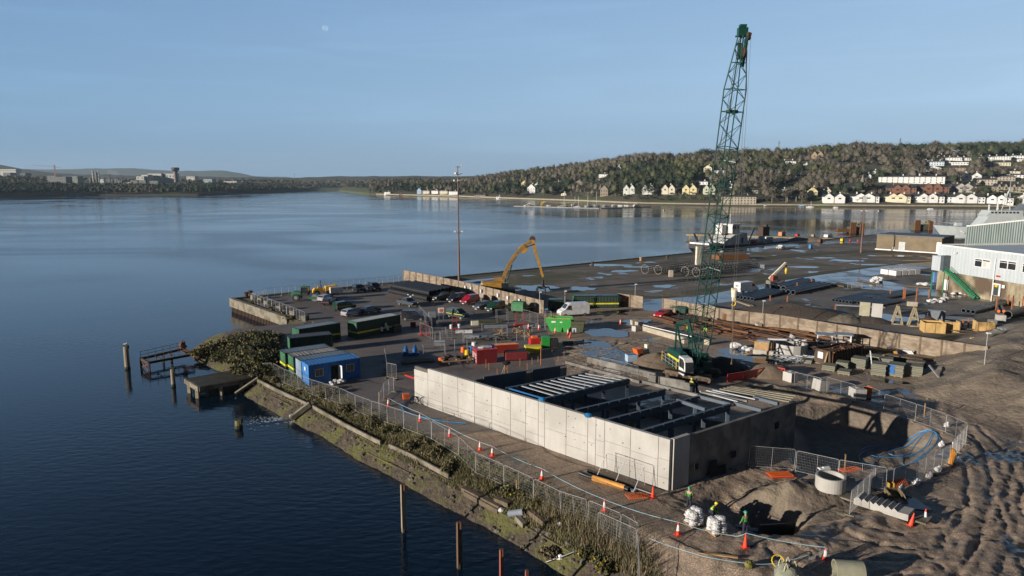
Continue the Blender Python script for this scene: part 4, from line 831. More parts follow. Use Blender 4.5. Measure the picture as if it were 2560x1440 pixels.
bw(m, 'boom_lacing', CG, cr)
for t_ in (.66, .43, .33, .21): m = MB(); m.bar(corner(t_, 0), corner(t_, 1), .12, .04); m.bar(corner(t_, 1), corner(t_, 2), .12, .04); bw(m, 'boom_walkway', M('pale_grating', (.5, .6, .6)), cr)
m = MB(); q = corner(.8, 0).lerp(corner(.8, 2), .5); m.box(q, (1.2, .6, .35), rz=.4); m.box(tp-bd*1.6, (.5, .5, 1.6)); bw(m, 'boom_box', M('dark_green_box', (.01, .05, .035)), cr)
m = MB(); h0 = tp
m.box(h0+Vector((0, 0, .3)), (1.0, .7, .9)); m.box(h0+Vector((0, 0, .95)), (.7, .6, .25)); m.bar(h0+Vector((-.7, .2, -.1)), h0+Vector((.9, -.3, .1)), .18); m.bar(h0-bd*3.2-bx*.5, h0+bx*-.6, .2, .4); bw(m, 'boom_head', CG, cr)
m = MB(); [m.tube([h0+Vector((.35+i*.2, -.5, -.2)), h0+Vector((.45+i*.2, -.5, -.2))], .42, 14) for i in range(2)]; m.tube([h0+Vector((.1, -.3, -1.8)), h0+Vector((.2, -.3, -1.8))], .5, 12); bw(m, 'sheave', RUSTD, cr)
m = MB(); gm = gt.lerp(g2, .5)
for e, o_ in ((gt, -.3), (g2, .3)): m.tube([tp+bx*o_-bd*1.0, e], .03, 4)
m.tube([tp-bd*6, gm], .02, 4); bw(m, 'pendant_rope', M('wire_rope', (.05, .055, .05), rough=.6), cr)
hk = V(1835, 742, 75.9); m = MB(); [m.tube([h0+Vector((.45+i*.28, -.6, -.3)), hk+Vector((-.12+i*.26, 0, .8))], .018, 4) for i in range(2)]; bw(m, 'hoist_rope', M('wire_rope'), cr)
CRM = M('cream_paint', (.68, .64, .5)); m = MB(); m.cyl((hk.x, hk.y, hk.z-.1), .28, .9, .36, 12); m.box(hk+Vector((0, 0, .75)), (.62, .4, .5)); m.box(hk+Vector((0, 0, -.25)), (.4, .3, .3)); hb = bw(m, 'hook_block', CRM, cr, bevel=.04)
m = MB(); m.tube([hk+Vector((math.cos(a)*.22, 0, -.75+math.sin(a)*.28)) for a in [1.7-i*.5 for i in range(10)]], .07, 6); bw(m, 'hook', YEL, cr)
wt = V(1829, 904, 76.2); m = MB(); m.tube([hk+Vector((-.05, 0, -1)), wt], .03, 4); m.tube([hk+Vector((.08, 0, -1)), wt+Vector((.05, 0, 0))], .025, 4); m.cyl((wt.x, wt.y, wt.z-.3), .12, .35, .05); bw(m, 'chain_sling', M('rusty_chain', (.14, .09, .05), rough=.8), cr)
# soil heaps round the crane
def heap(c, rx, ry, h, lab, mat=None, rot=0, seed=0, cat='soil heap', nm='soil_heap', n=26, rough=.25):
    xs_ = np.linspace(-1.15, 1.15, n); X_, Y_ = np.meshgrid(xs_, xs_); r_ = np.hypot(X_, Y_)
    z = h*np.clip(1-r_**1.6, -.3, 1)*(1+fbm(X_*2+seed*7, Y_*2+seed*3)*.6)+fbm(X_*6+seed, Y_*6)*rough*np.clip(1.2-r_, 0, 1)*h*.5
    z = np.where(r_ > 1.02, -.3, z); co, si = math.cos(rot), math.sin(rot); x = X_*rx; y = Y_*ry
    v = np.stack([(x*co-y*si).ravel(), (x*si+y*co).ravel(), z.ravel()], 1); I_, J_ = np.meshgrid(np.arange(n-1), np.arange(n-1)); a_ = (J_*n+I_).ravel()
    f = np.stack([a_, a_+1, a_+n+1, a_+n], 1); o = mesh_np(nm, v, f, mat or SOIL, smooth=True); o.location = (c[0], c[1], c[2] if len(c) > 2 else 0); return tag(o, lab, cat)
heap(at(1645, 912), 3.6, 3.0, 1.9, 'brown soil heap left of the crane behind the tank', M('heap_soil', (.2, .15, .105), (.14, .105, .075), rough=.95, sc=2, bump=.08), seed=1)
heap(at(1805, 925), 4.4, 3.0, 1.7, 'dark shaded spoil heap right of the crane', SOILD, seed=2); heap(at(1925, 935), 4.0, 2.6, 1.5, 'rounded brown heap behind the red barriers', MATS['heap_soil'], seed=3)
# timber and concrete walls beside the tracks
for (a, b, z1, th, l) in (((1470, 905), (1640, 948), .8, .4, 'low concrete kerb wall behind the white purlins'), ((1622, 955), (1712, 972), 1.0, .3, 'pale concrete upstand under the crane tracks'), ((1690, 968), (1830, 1000), .9, .35, 'long grey concrete upstand in front of the crane')):
    m = MB(); a = at(*a); b = at(*b); m.bar((a.x, a.y, z1/2-.1), (b.x, b.y, z1/2-.1), th, z1+.2); tag(m.build('low_wall', CD), l, 'wall')
# ================================================================ JETTIES, PILES, BANK
WS = M('weathered_pile', (.33, .28, .2), (.18, .14, .1), sc=2, rough=.9, st=(3, 3, .4)); WTOP = M('algae_timber', (.06, .065, .03), (.03, .035, .02), rough=.95)
def pile(px, py, h, r, lab, mat=WS, z0=WZ-1.5, sq=False, red=False):
    p = P(px, py, WZ); t_ = T('mooring_pile', lab, 'pile', (p.x, p.y, WZ)); m = MB()
    if sq: m.box((0, 0, h/2-.8), (r*2, r*1.6, h+1.6), rz=.5)
    else: m.cyl((0, 0, -1.5), r, h+1.5, r*.93, 12)
    m.build('shaft', mat, t_, smooth=False); m = MB(); m.cyl((0, 0, -.4), r*1.12, .75, r*1.05, 12); m.build('weed_band', WTOP, t_)
    m = MB(); m.box((0, 0, h+.02), (r*1.7, r*1.5, .1), rz=.4); m.box((r*.6, 0, h-.2), (r*.7, r*1.5, .5)); m.build('cap', RUST if sq or red else WTOP, t_)
    return t_
pile(1010, 1330, 4.0, .17, 'tall pale squared pile standing in dark water nearest the picture centre bottom', sq=True)
pile(1149, 1420, 3.5, .17, 'brown weathered pile close under the bank, right of the tall pale pile', M('brown_pile', (.16, .09, .05), (.07, .045, .03), sc=3, rough=.9, st=(3, 3, .4)), sq=True)
RP = M('red_oxide', (.3, .09, .05), (.2, .06, .035), sc=2, rough=.7); pile(1254, 1500, 3.6, .12, 'red-brown steel pile at the bottom edge, taller of the two', RP, sq=True); pile(1317, 1530, 2.9, .1, 'short red-brown steel pile at the bottom edge', RP, sq=True)
g = pile(319, 922, 3.5, .38, 'thick dark pile far out left with a gull on top'); pile(434, 966, 2.5, .28, 'pale round pile between the two jetties'); pile(597, 1070, 1.0, .42, 'short mossy pile stump barely above the water', M('moss_pile', (.2, .19, .07), (.1, .09, .05), sc=4, rough=.95))
gu = T('seagull', 'white gull perched on the far left pile', 'gull', (g.location.x, g.location.y, g.location.z+3.6)); m = MB(); m.blob((0, 0, .18), (.28, .12, .13), 1, 10, 7, 0); m.blob((.2, 0, .34), (.09, .075, .08), 2, 8, 6, 0); m.tube([(.16, 0, .26), (.2, 0, .34)], .06, 6); m.build('body', WHITE, gu, smooth=True)
m = MB(); [m.blob((-.08, s_*.11, .2), (.26, .03, .08), 3, 8, 5, 0) for s_ in (-1, 1)]; m.build('wing', M('gull_grey', (.3, .32, .34)), gu); MB().tube([(.28, 0, .33), (.36, 0, .31)], [.02, .008], 5).build('beak', YEL, gu); m = MB(); [m.tube([(0, s_*.04, 0), (0, s_*.04, .1)], .012, 4) for s_ in (-1, 1)]; m.build('leg', YEL, gu)
# jetty 1: rusted steel frame
j = T('steel_jetty', 'skeleton of a rusted steel jetty with handrails off the gorse headland', 'jetty', P(400, 905, -1)); a0, b0, a1, b1 = P(352, 897, -1.3), P(372, 907, -1.3), P(460, 872, -1.2), P(484, 886, -1.2)
for a, b in ((a0, a1), (b0, b1), (a0, b0)): m = MB(); m.bar(a, b, .3, .35); bw(m, 'girder', RUSTD, j)
for k in (.3, .6, .9): m = MB(); m.bar(a0.lerp(a1, k), b0.lerp(b1, k), .15); bw(m, 'cross_beam', RUSTD, j)
for a in (a0, b0, a0.lerp(a1, .5), b0.lerp(b1, .5)): m = MB(); m.bar(a, (a.x, a.y, WZ-1), .25); bw(m, 'support_leg', RUSTD, j)
m = MB(); m.bar(a0-Vector((0, 0, .2)), Vector((b0.x, b0.y, WZ)), .12); m.bar(b0-Vector((0, 0, .2)), Vector((a0.x, a0.y, WZ)), .12); bw(m, 'cross_brace', RUST, j)
m = MB()
for s_, e_ in ((a0, a1), (b0, b1)):
    for i in range(6): q = s_.lerp(e_, i/6); m.tube([q, q+Vector((0, 0, 1.15))], .04, 4)
m.tube([a0+Vector((0, 0, 1.1)), a1+Vector((0, 0, 1.1))], .03, 4); m.tube([a0+Vector((0, 0, .6)), a1+Vector((0, 0, .6))], .03, 4); bw(m, 'handrail', RUST, j)
m = MB(); m.blob((a1.x+.6, a1.y-1.5, -.3), (.6, .6, .6), 5, 8, 6, .4); m.tube([a1+Vector((.5, -1, 0)), b1+Vector((.5, .5, -.6)), b1+Vector((1.5, 2, 0))], .3, 8); bw(m, 'twisted_plate', RUST, j)
# jetty 2: concrete deck
j = T('concrete_jetty', 'dark mossy concrete jetty on stub legs below the headland', 'jetty', P(540, 960, -.6)); dk = [P(464, 946, -.9), P(497, 966, -.9), P(628, 942, -.9), P(590, 924, -.9)]
m = MB(); m.prism([(q.x, q.y) for q in dk], -1.25, -.9); bw(m, 'deck', M('mossy_deck', (.05, .045, .035), (.03, .028, .022), sc=1, rough=.7, c3=(.08, .075, .03), s3=.8), j)
for a, b in ((0, 1), (1, 2), (3, 0)): m = MB(); m.bar((dk[a].x, dk[a].y, -1.25), (dk[b].x, dk[b].y, -1.25), .35, .62); bw(m, 'edge_beam', CONCD, j)
for q in (dk[0].lerp(dk[1], .25), dk[0].lerp(dk[1], .85), dk[1].lerp(dk[2], .4), dk[1].lerp(dk[2], .8), dk[3].lerp(dk[0], .4)): m = MB(); m.bar((q.x, q.y, WZ-1), (q.x, q.y, -1.3), .4); bw(m, 'pier_leg', M('pale_pile', (.35, .3, .2), (.2, .17, .11), sc=3, rough=.9), j)
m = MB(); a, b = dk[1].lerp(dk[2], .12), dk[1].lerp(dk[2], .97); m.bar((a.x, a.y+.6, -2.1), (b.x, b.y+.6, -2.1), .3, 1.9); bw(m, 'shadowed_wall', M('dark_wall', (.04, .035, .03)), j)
m = MB(); q = dk[0].lerp(dk[1], .1); m.box((q.x, q.y, -1.2), (.3, .4, .6)); bw(m, 'rust_fender', RUST, j)
# slab edge and outfall on the bank
m = MB(); a = P(588, 984, -2.3); b = P(645, 945, -.7); m.bar(a, b, .5, .25); tag(m.build('slipway_beam', CONCD), 'pale sloping beam at the top end of the stone bank beside the concrete jetty', 'beam')
m = MB(); m.bar(P(728, 1046, -2.2), P(775, 1010, -.7), .7, .5); tag(m.build('outfall_channel', CONCD), 'broken concrete outfall channel running down the stone bank', 'outfall')
FOAM = M('white_foam', (.7, .75, .78), (.3, .4, .48), sc=6, rough=.5); m = MB(); rd = random.Random(5)
m.tube([P(752, 1030, -1.7), P(742, 1040, -2.25), P(730, 1048, -2.5)], [.3, .45, .6], 8); 
for i in range(170):
    t_ = rd.random()**1.3; q = P(728-110*t_+rd.uniform(-6, 6), 1048+22*t_*rd.uniform(-.2, 1.2)+rd.uniform(-6, 6), WZ+.01); L = rd.uniform(.15, .6)*(1.2-t_); a = rd.uniform(2.6, 3.6)
    m.bar(q, q+Vector((math.cos(a)*L, math.sin(a)*L*.5, 0)), .09*(1.2-t_), .012)
st(tag(m.build('outfall_foam', FOAM), 'white water foaming out of the bank outfall', 'foam'), 'stuff')
# timbers, grey pipe and rubble on the bank
for i, (a, b, wd, l) in enumerate((((1158, 1228), (1252, 1276), .5, 'uppermost dark timber baulk on the stone bank'), ((1162, 1240), (1246, 1284), .3, 'lower timber baulk parallel to the longest one on the bank'), ((1240, 1256), (1274, 1268), .5, 'short thick timber baulk beside the gorse on the bank'), ((1292, 1300), (1312, 1322), .4, 'pale short timber below the grey pipe'), ((1325, 1290), (1365, 1322), .35, 'weathered timber half buried in the bank grass'))):
    m = MB(); m.bar(onbank(*a, .2), onbank(*b, .2), wd, .4); tag(m.build('timber_baulk', WOODD if i != 3 else CONCD), l, 'timber')
pipe(onbank(1272, 1298, .3), onbank(1308, 1290, .3), .27, M('grey_pvc', (.22, .25, .3)), 'short grey plastic pipe lying on the bank below the gorse', n=14)
m = MB(); m.tube([onbank(1365, 1411, .15), onbank(1410, 1402, .25), onbank(1445, 1392, .4), onbank(1470, 1380, .4)], .07, 6); tag(m.build('black_hose', bpm), 'thin black pipe lying across the bottom of the bank', 'hose')
for i, (px, py, l) in enumerate(((1253, 1281, 'white gull standing on the bank by the timber baulks'), (1399, 1318, 'white plastic bucket caught in the reeds'), (1399, 1402, 'white scrap of plastic low on the bank'))): tag(MB().blob((0, 0, .15), (.28, .18, .2), i, 8, 6, .25).build('white_scrap', WHITE, loc=onbank(px, py)), l, 'scrap')
rd = random.Random(12); vs_ = []
m = MB()
for i in range(420):
    s0 = rd.random(); k = rd.randrange(len(LAND[3:11])); q = Vector((*LAND[3+k], 0)).lerp(Vector((*LAND[4+k], 0)), s0); nrm = Vector((.72, .69, 0)); q = q+nrm*rd.uniform(.1, 5.0); s_ = rd.uniform(.08, .32)
    m.blob((q.x, q.y, gzz(q.x, q.y)+s_*.2), (s_, s_*.8, s_*.5), i, 6, 4, .3)
st(tag(m.build('bank_rubble', M('rubble_stone', (.16, .14, .11), (.08, .07, .05), sc=1, rough=.95)), 'loose stones scattered over the revetment', 'rubble'), 'stuff')
m = MB()       # joints of stone steps along the bank
for off in (.9, 1.35, 1.75):
    pl = [Vector((LAND[k][0], LAND[k][1], 0)) for k in range(4, 12)]
    for a, b in zip(pl, pl[1:]):
        if rd.random() < .35:
            nrm = Vector((-(b-a).y, (b-a).x, 0)).normalized(); nrm = nrm if nrm.x > 0 else -nrm; a2, b2 = a+nrm*off, b+nrm*off; m.bar((a2.x, a2.y, gzz(a2.x, a2.y)+.03), (b2.x, b2.y, gzz(b2.x, b2.y)+.0), .16, .16)
st(m.build('stone_course', BANK))
# ---------------------------------------------------------------- vegetation near
LG = [M('leaf_dark', (.045, .055, .02), rough=.9), M('leaf_olive', (.11, .105, .04), rough=.9), M('leaf_dry', (.2, .15, .075), rough=.9), M('gorse_yellow', (.42, .32, .02), rough=.8), M('stem_grey', (.16, .13, .1), rough=.9)]
def bush(nm, lab, pts, n, size, wts, seed, cat='bush', grp=None, core=True):
    c = [p[0] for p in pts]; r = [p[1] for p in pts]; t_ = T(nm, lab, cat, c[0] if not isinstance(c[0], Vector) else tuple(c[0]), 0, grp); o = np.array(t_.location[:])
    cs = np.array([tuple(q) for q in c])-o
    leaves('foliage', cs, r, n, size, LG, wts, seed, t_, up=.7, elong=1.5)
    if core:
        m = MB(); [m.blob(tuple(q), tuple(k*.72 for k in rr_), i+seed, 9, 6, .2) for i, (q, rr_) in enumerate(zip(cs, r))]; m.build('stems', LG[0], t_)
    return t_
rd = random.Random(21); hp_ = []
for i, (px, py, s_) in enumerate(((500, 872, 1.3), (530, 866, 1.8), (562, 858, 2.2), (600, 852, 2.6), (635, 850, 2.8), (662, 862, 2.8), (560, 885, 1.7), (600, 890, 2.1), (640, 892, 2.4), (665, 890, 2.4), (610, 915, 1.6), (650, 918, 1.6), (580, 872, 2.0), (620, 872, 2.6), (650, 838, 2.3), (672, 842, 2.4), (625, 836, 2.2), (590, 840, 1.8))):
    p = P(px, py+14, 0); hp_.append(((p.x, p.y, s_*.25), (s_*1.05, s_*1.05, s_*.42)))
bush('gorse_thicket', 'big dark gorse thicket with yellow flowers on the headland beside the green containers', hp_[:], 1100, .11, [.40, .32, .15, .04, .09], 3)
for i, (px, py, s_, w_, l) in enumerate(((590, 905, 1.2, [.2, .3, .1, .35, .05], 'gorse bush in full yellow flower on the headland'), (505, 885, 1.0, [.5, .3, .1, .1, 0], 'low gorse at the seaward tip of the headland'), (700, 950, 1.0, [.1, .35, .5, 0, .05], 'tan grass clump beside the end of the mesh fence'), (815, 985, 1.5, [.15, .15, .55, 0, .15], 'round brown bramble against the fence below the blue cabin'), (875, 1020, 1.2, [.15, .2, .5, 0, .15], 'brown bramble right of the round one along the fence'), (925, 1060, 1.4, [.4, .3, .2, .02, .08], 'dark bush beside the fence, above the broken kerb'), (980, 1078, 1.1, [.3, .4, .25, .05, 0], 'green bramble between the fence and the kerb gap'), (1045, 1112, 1.2, [.1, .25, .55, 0, .1], 'tan bush by the yellow-topped stake'), (1090, 1140, 1.3, [.1, .3, .5, 0, .1], 'dry tan scrub lower down by the kerb end'), (1130, 1172, 1.0, [.2, .5, .3, 0, 0], 'greenish scrub at the lower kerb end'), (1300, 1240, 1.15, [.45, .3, .1, .12, .03], 'gorse bush above the grey plastic pipe'), (1345, 1262, .9, [.4, .3, .15, .12, .03], 'smaller gorse right of the grey pipe bush'), (1480, 1395, .9, [.3, .4, .15, .15, 0], 'low yellow gorse among the reeds near the bottom edge'), (1385, 1385, .9, [.15, .1, .45, 0, .3], 'bare brown bramble low on the bank'), (1530, 1420, .9, [.3, .35, .15, .2, 0], 'yellow-flecked gorse at the bottom edge by the fence end'), (745, 985, .8, [.1, .5, .4, 0, 0], 'low green tuft on the bank below the fence start'))):
    p = onbank(px, py); k = [((p.x+rd.uniform(-.7, .7)*s_, p.y+rd.uniform(-.6, .6)*s_, p.z+s_*.14), (s_*.62, s_*.58, s_*.36)) for _ in range(4)]
    bush('bush', l, k, 520, .08, w_, 30+i)
# long grass and reeds: stuff
def grassfield(nm, lab, pts, n, h, mats, wts, spread, seed, wd=.03):
    g = np.random.default_rng(seed); V_ = []; k = len(pts); a = np.array([(p.x, p.y) for p in pts]); idx = g.integers(0, k-1, n); t_ = g.random(n)[:, None]; xy = a[idx]*(1-t_)+a[idx+1]*t_+g.normal(size=(n, 2))*spread
    z = gz(xy[:, 0], xy[:, 1]); keep = z > -1.6; xy = xy[keep]; z = z[keep]; n = len(z); hh = h*g.uniform(.5, 1.3, n); an = g.uniform(0, 6.28, n); dx = np.cos(an)*wd; dy = np.sin(an)*wd; lx = g.normal(size=n)*.22*hh; ly = g.normal(size=n)*.22*hh
    v = np.stack([np.stack([xy[:, 0]-dx, xy[:, 1]-dy, z], 1), np.stack([xy[:, 0]+dx, xy[:, 1]+dy, z], 1), np.stack([xy[:, 0]+lx*.6+dx*.7, xy[:, 1]+ly*.6+dy*.7, z+hh*.65], 1), np.stack([xy[:, 0]+lx, xy[:, 1]+ly, z+hh], 1)], 1).reshape(-1, 3)
    o = mesh_np(nm, v, np.arange(n*4).reshape(-1, 4), mats, g.choice(len(mats), n, p=wts)); return st(tag(o, lab, 'grass'), 'stuff')
gm_ = [LG[1], LG[2], M('grass_green', (.06, .085, .02), rough=.9), M('straw', (.26, .21, .13), rough=.9)]
bl = [onbank(*q) for q in ((680, 940), (770, 990), (860, 1040), (940, 1080), (1030, 1125), (1100, 1165), (1170, 1205), (1240, 1235), (1320, 1270), (1400, 1310), (1480, 1350), (1560, 1400))]
grassfield('bank_grass', 'rough grass growing between the fence and the kerb', bl, 26000, .28, gm_, [.35, .25, .25, .15], 1.0, 4)
grassfield('reeds', 'tall dry reeds standing along the fence at the bottom', [onbank(*q) for q in ((1330, 1262), (1400, 1300), (1470, 1335), (1540, 1375), (1580, 1420), (1590, 1450))], 4000, .75, gm_, [.1, .2, .1, .6], .8, 5, .018)
grassfield('headland_grass', 'moss and grass on the headland slope', [onbank(*q) for q in ((480, 895), (540, 905), (600, 925), (650, 935), (700, 935))], 9000, .25, gm_, [.4, .3, .25, .05], 1.4, 6)
# ================================================================ CONTAINERS AND CABINS
def corr(mb, a, b, z0, z1, d=.03, per=.3, mi=0):
    a = Vector((a[0], a[1], 0)); b = Vector((b[0], b[1], 0)); L = (b-a).length; u = (b-a).normalized(); n = Vector((u.y, -u.x, 0)); k = max(2, int(L/per)); pts = []
    for i in range(k):
        for f, o in ((0, 0), (.3, 0), (.45, d), (.85, d)): pts.append(a+u*(L*(i+f)/k)-n*o)
    pts.append(b); v = [(p.x, p.y, z) for z in (z0, z1) for p in pts]; n_ = len(pts); mb.add(v, [(i, i+1, n_+i+1, n_+i) for i in range(n_-1)], mi)
def container(nc, ang_, L, W, Hc, lab, col, endcol=None, roof=None, stripe=None, doors=True, nm='container', cat='container', base=0):
    t_ = T(nm, lab, cat, (nc[0], nc[1], base), ang_); m = MB(); y = W
    corr(m, (0, 0), (L, 0), .12, Hc-.1); corr(m, (L, 0), (L, W), .12, Hc-.1); corr(m, (L, W), (0, W), .12, Hc-.1); corr(m, (0, W), (0, 0), .12, Hc-.1)
    m.build('side_panels', [col], t_)
    if endcol: m = MB(); m.add([(-.02, .06, .15), (-.02, W-.06, .15), (-.02, W-.06, Hc-.12), (-.02, .06, Hc-.12)], []); corr(m, (-.015, W-.08), (-.015, .08), .15, Hc-.12); m.v = m.v[4:]; m.f = [tuple(i-4 for i in f) for f in m.f]; m.build('end_panel', endcol, t_)
    m = MB()
    for x, yy in ((0, 0), (L, 0), (0, W), (L, W)): m.box((x, yy, Hc/2), (.14, .14, Hc))
    for z in (.08, Hc-.06):
        for yy in (0, W): m.box((L/2, yy, z), (L-.14, .12, .14))
        for x in (0, L): m.box((x, W/2, z), (.12, W-.12, .14))
    m.build('frame', col, t_)
    m = MB(); n = int(L/.5)
    m.box((L/2, W/2, Hc-.03), (L-.12, W-.12, .02)); 
    for i in range(n): m.box((.25+i*(L-.3)/n, W/2, Hc-.005), (.2, W-.3, .035))
    m.build('roof', roof or GREYP, t_)
    if stripe: m = MB(); z = Hc*.36; m.box((L/2, -.075, z), (L+.02, .012, .28)); m.box((-.09, W/2, z), (.012, W+.02, .28)); m.build('yellow_stripe', MATS['stripe_yellow'], t_)
    return t_
RB_ = M('roof_bluegrey', (.16, .2, .24), (.1, .13, .16), sc=.6, rough=.45); DG2 = paint('container_green', (.02, .15, .06), .5); DGB = paint('container_green_shade', (.008, .035, .02), .5)  # DGB: near-black copy of the green, shade of the long sides painted in
def A2(a, b, za=0): return ang(P(*a, za), P(*b, za))
n0 = P(774, 964.5); an = A2((774, 964.5), (900, 943)); u = Vector((math.cos(an), math.sin(an), 0)); pv = Vector((-u.y, u.x, 0)); BLW = M('cabin_blue', (.03, .19, .5), (.022, .14, .38), sc=.7, rough=.45)
t_ = container(n0, an, 6.6, 2.7, 2.6, 'blue site cabin with two windows and an open white door', BLW, None, BLW, nm='site_cabin', cat='cabin')
def win(t_, x, z, w_=.95, h=.85, y=-.06):
    MB().box((x, y-.01, z), (w_+.12, .05, h+.12)).build('window_frame', WHITE, t_); m = MB(); m.box((x-w_*.25, y-.045, z), (w_*.46, .02, h)); m.box((x+w_*.25, y-.045, z), (w_*.46, .02, h)); m.build('window_pane', M('warm_pane', (.2, .17, .12), rough=.15), t_)
win(t_, 1.25, 1.5); win(t_, 5.3, 1.5); MB().box((3.3, -.05, 1.1), (.95, .03, 2.0)).build('doorway', M('opening_shadow'), t_); MB().box((3.85, -.45, 1.12), (.06, .85, 2.0), rz=.25).build('door', WHITE, t_); MB().box((-.06, 1.3, 1.9), (.03, .5, .45)).build('notice', WHITE, t_)
m = MB(); rd = random.Random(9); [m.blob((3.0+rd.uniform(-.9, .9), -1.2+rd.uniform(-.5, .5), .15+rd.uniform(0, .4)), (.3, .25, .15), i, 8, 5, .3) for i in range(12)]; m.v = [(n0.x+x*math.cos(an)-y*math.sin(an), n0.y+x*math.sin(an)+y*math.cos(an), z) for x, y, z in m.v]; tag(m.build('rubbish_heap', BAGW), 'heap of white rags and bags in front of the blue cabin door', 'rubbish')
n1 = n0+pv*2.85; container(n1, an, 6.4, 2.4, 2.6, 'dark container with a pale blue-grey end wall, directly behind the blue cabin', DGB, M('pale_blue_steel', (.32, .42, .55), (.22, .3, .42), rough=.5), RB_)
n2 = n1+pv*2.5-u*.2; WR = M('rusty_white_roof', (.42, .38, .34), (.16, .15, .16), sc=1.2, rough=.7, st=(2.2, .2, 1)); container(n2, an, 6.1, 2.4, 2.6, 'green container with yellow stripe and rusty ribbed white roof, middle of three', DGB, DG2, WR, True)
n3 = n2+pv*2.5-u*.3; container(n3, an, 6.1, 2.4, 2.6, 'green container with yellow stripe and plain grey roof behind the ribbed-roof one', DGB, DG2, RB_, True)
c5 = P(725, 846, 2.6); an5 = A2((725, 846), (776, 841), 2.6); container((c5.x, c5.y), an5, 6.0, 2.5, 2.6, 'dark green container with flat grey roof beside the gorse thicket', DGB, DG2, M('dark_roof', (.09, .09, .11), (.06, .06, .08), rough=.6))
c6 = P(748, 823, 2.7); an6 = A2((748, 823), (849, 807), 2.7); L6 = (P(849, 807, 2.7)-c6).length; container((c6.x, c6.y), an6, L6, 2.5, 2.7, 'long dark green container with a yellow stripe behind the orange post', DGB, DG2, RB_, True)
c7 = P(892, 806, 2.7); an7 = A2((892, 806), (999, 787), 2.7); L7 = (P(999, 787, 2.7)-c7).length; t_ = container((c7.x, c7.y), an7, L7, 2.5, 2.7, 'dark green container with pale roof nearest the parked cars, white drums along it', DGB, DG2, M('pale_roof', (.3, .33, .33), (.22, .25, .26), rough=.5), True)
for i, x in enumerate((L7*.52, L7*.62, L7*.66)): tag(MB().cyl((0, 0, 0), .2, .75, .17, 10).build('white_drum', WHITE, loc=(c7.x+math.cos(an7)*x+math.sin(an7)*.5, c7.y+math.sin(an7)*x-math.cos(an7)*.5, .6 if i != 1 else 1.1)), ['left white drum against the green container side', 'highest white drum against the green container side', 'right white drum against the green container side'][i], 'drum')
m = MB(); m.box((0, 0, .6), (1.6, .5, 1.2)); tag(m.build('dark_cabinet', M('dark_grey_steel', (.05, .05, .05)), loc=(c7.x+math.cos(an7)*L7*.86+.6, c7.y+math.sin(an7)*L7*.86-.8, 0), rz=an7), 'dark grey cabinet against the right end of the green container', 'cabinet')
pg = P(1440, 780); container((pg.x, pg.y+4), .05, 9, 2.5, 2.5, 'dark green container with yellow stripe behind the white van', DGB, DG2, RB_, True); pg = P(1390, 783); container((pg.x-1, pg.y+2.5), .1, 3, 2.2, 2.2, 'small dark container at the end of the panelled wall', DGB, None, RB_)
# ================================================================ VEHICLES
TYRE = BLACK; RIM = M('alloy', (.4, .4, .42), rough=.3, metal=.6); LAMP = M('lamp_glass', (.7, .7, .68), rough=.1); TAIL = M('tail_red', (.4, .01, .01), rough=.2)
PROF = {'hatch': ([(-2.0, .35), (-2.05, .75), (-1.9, 1.0), (-1.55, 1.42), (-.3, 1.5), (.35, 1.42), (1.0, 1.0), (1.85, .82), (2.05, .6), (2.05, .35)], .98, [(-1.72, 1.02), (-1.42, 1.38), (.3, 1.38), (.85, 1.02)], .88),
        'suv': ([(-2.25, .45), (-2.3, .95), (-2.15, 1.2), (-1.9, 1.68), (-.4, 1.76), (.35, 1.68), (1.0, 1.18), (2.05, 1.02), (2.3, .8), (2.3, .45)], 1.15, [(-1.98, 1.2), (-1.75, 1.62), (.3, 1.62), (.85, 1.2)], .93),
        'pickup': ([(-2.6, .5), (-2.65, 1.1), (-1.0, 1.12), (-.75, 1.7), (.4, 1.72), (1.15, 1.18), (2.3, 1.05), (2.6, .85), (2.6, .5)], 1.15, [(-.85, 1.2), (-.65, 1.62), (.38, 1.62), (.98, 1.2)], .92),
        'smallvan': ([(-2.2, .4), (-2.22, 1.75), (-2.1, 1.85), (.2, 1.88), (.7, 1.7), (1.35, 1.15), (2.0, 1.0), (2.2, .75), (2.2, .4)], 1.2, [(-.1, 1.2), (-.1, 1.7), (.55, 1.68), (1.1, 1.2)], .9),
        'van': ([(-2.9, .45), (-2.95, 2.3), (-2.8, 2.55), (.9, 2.6), (1.35, 2.45), (2.1, 1.5), (2.75, 1.2), (2.95, .9), (2.95, .45)], 1.5, [(.75, 1.5), (.75, 2.2), (1.35, 2.2), (1.85, 1.5)], 1.02)}
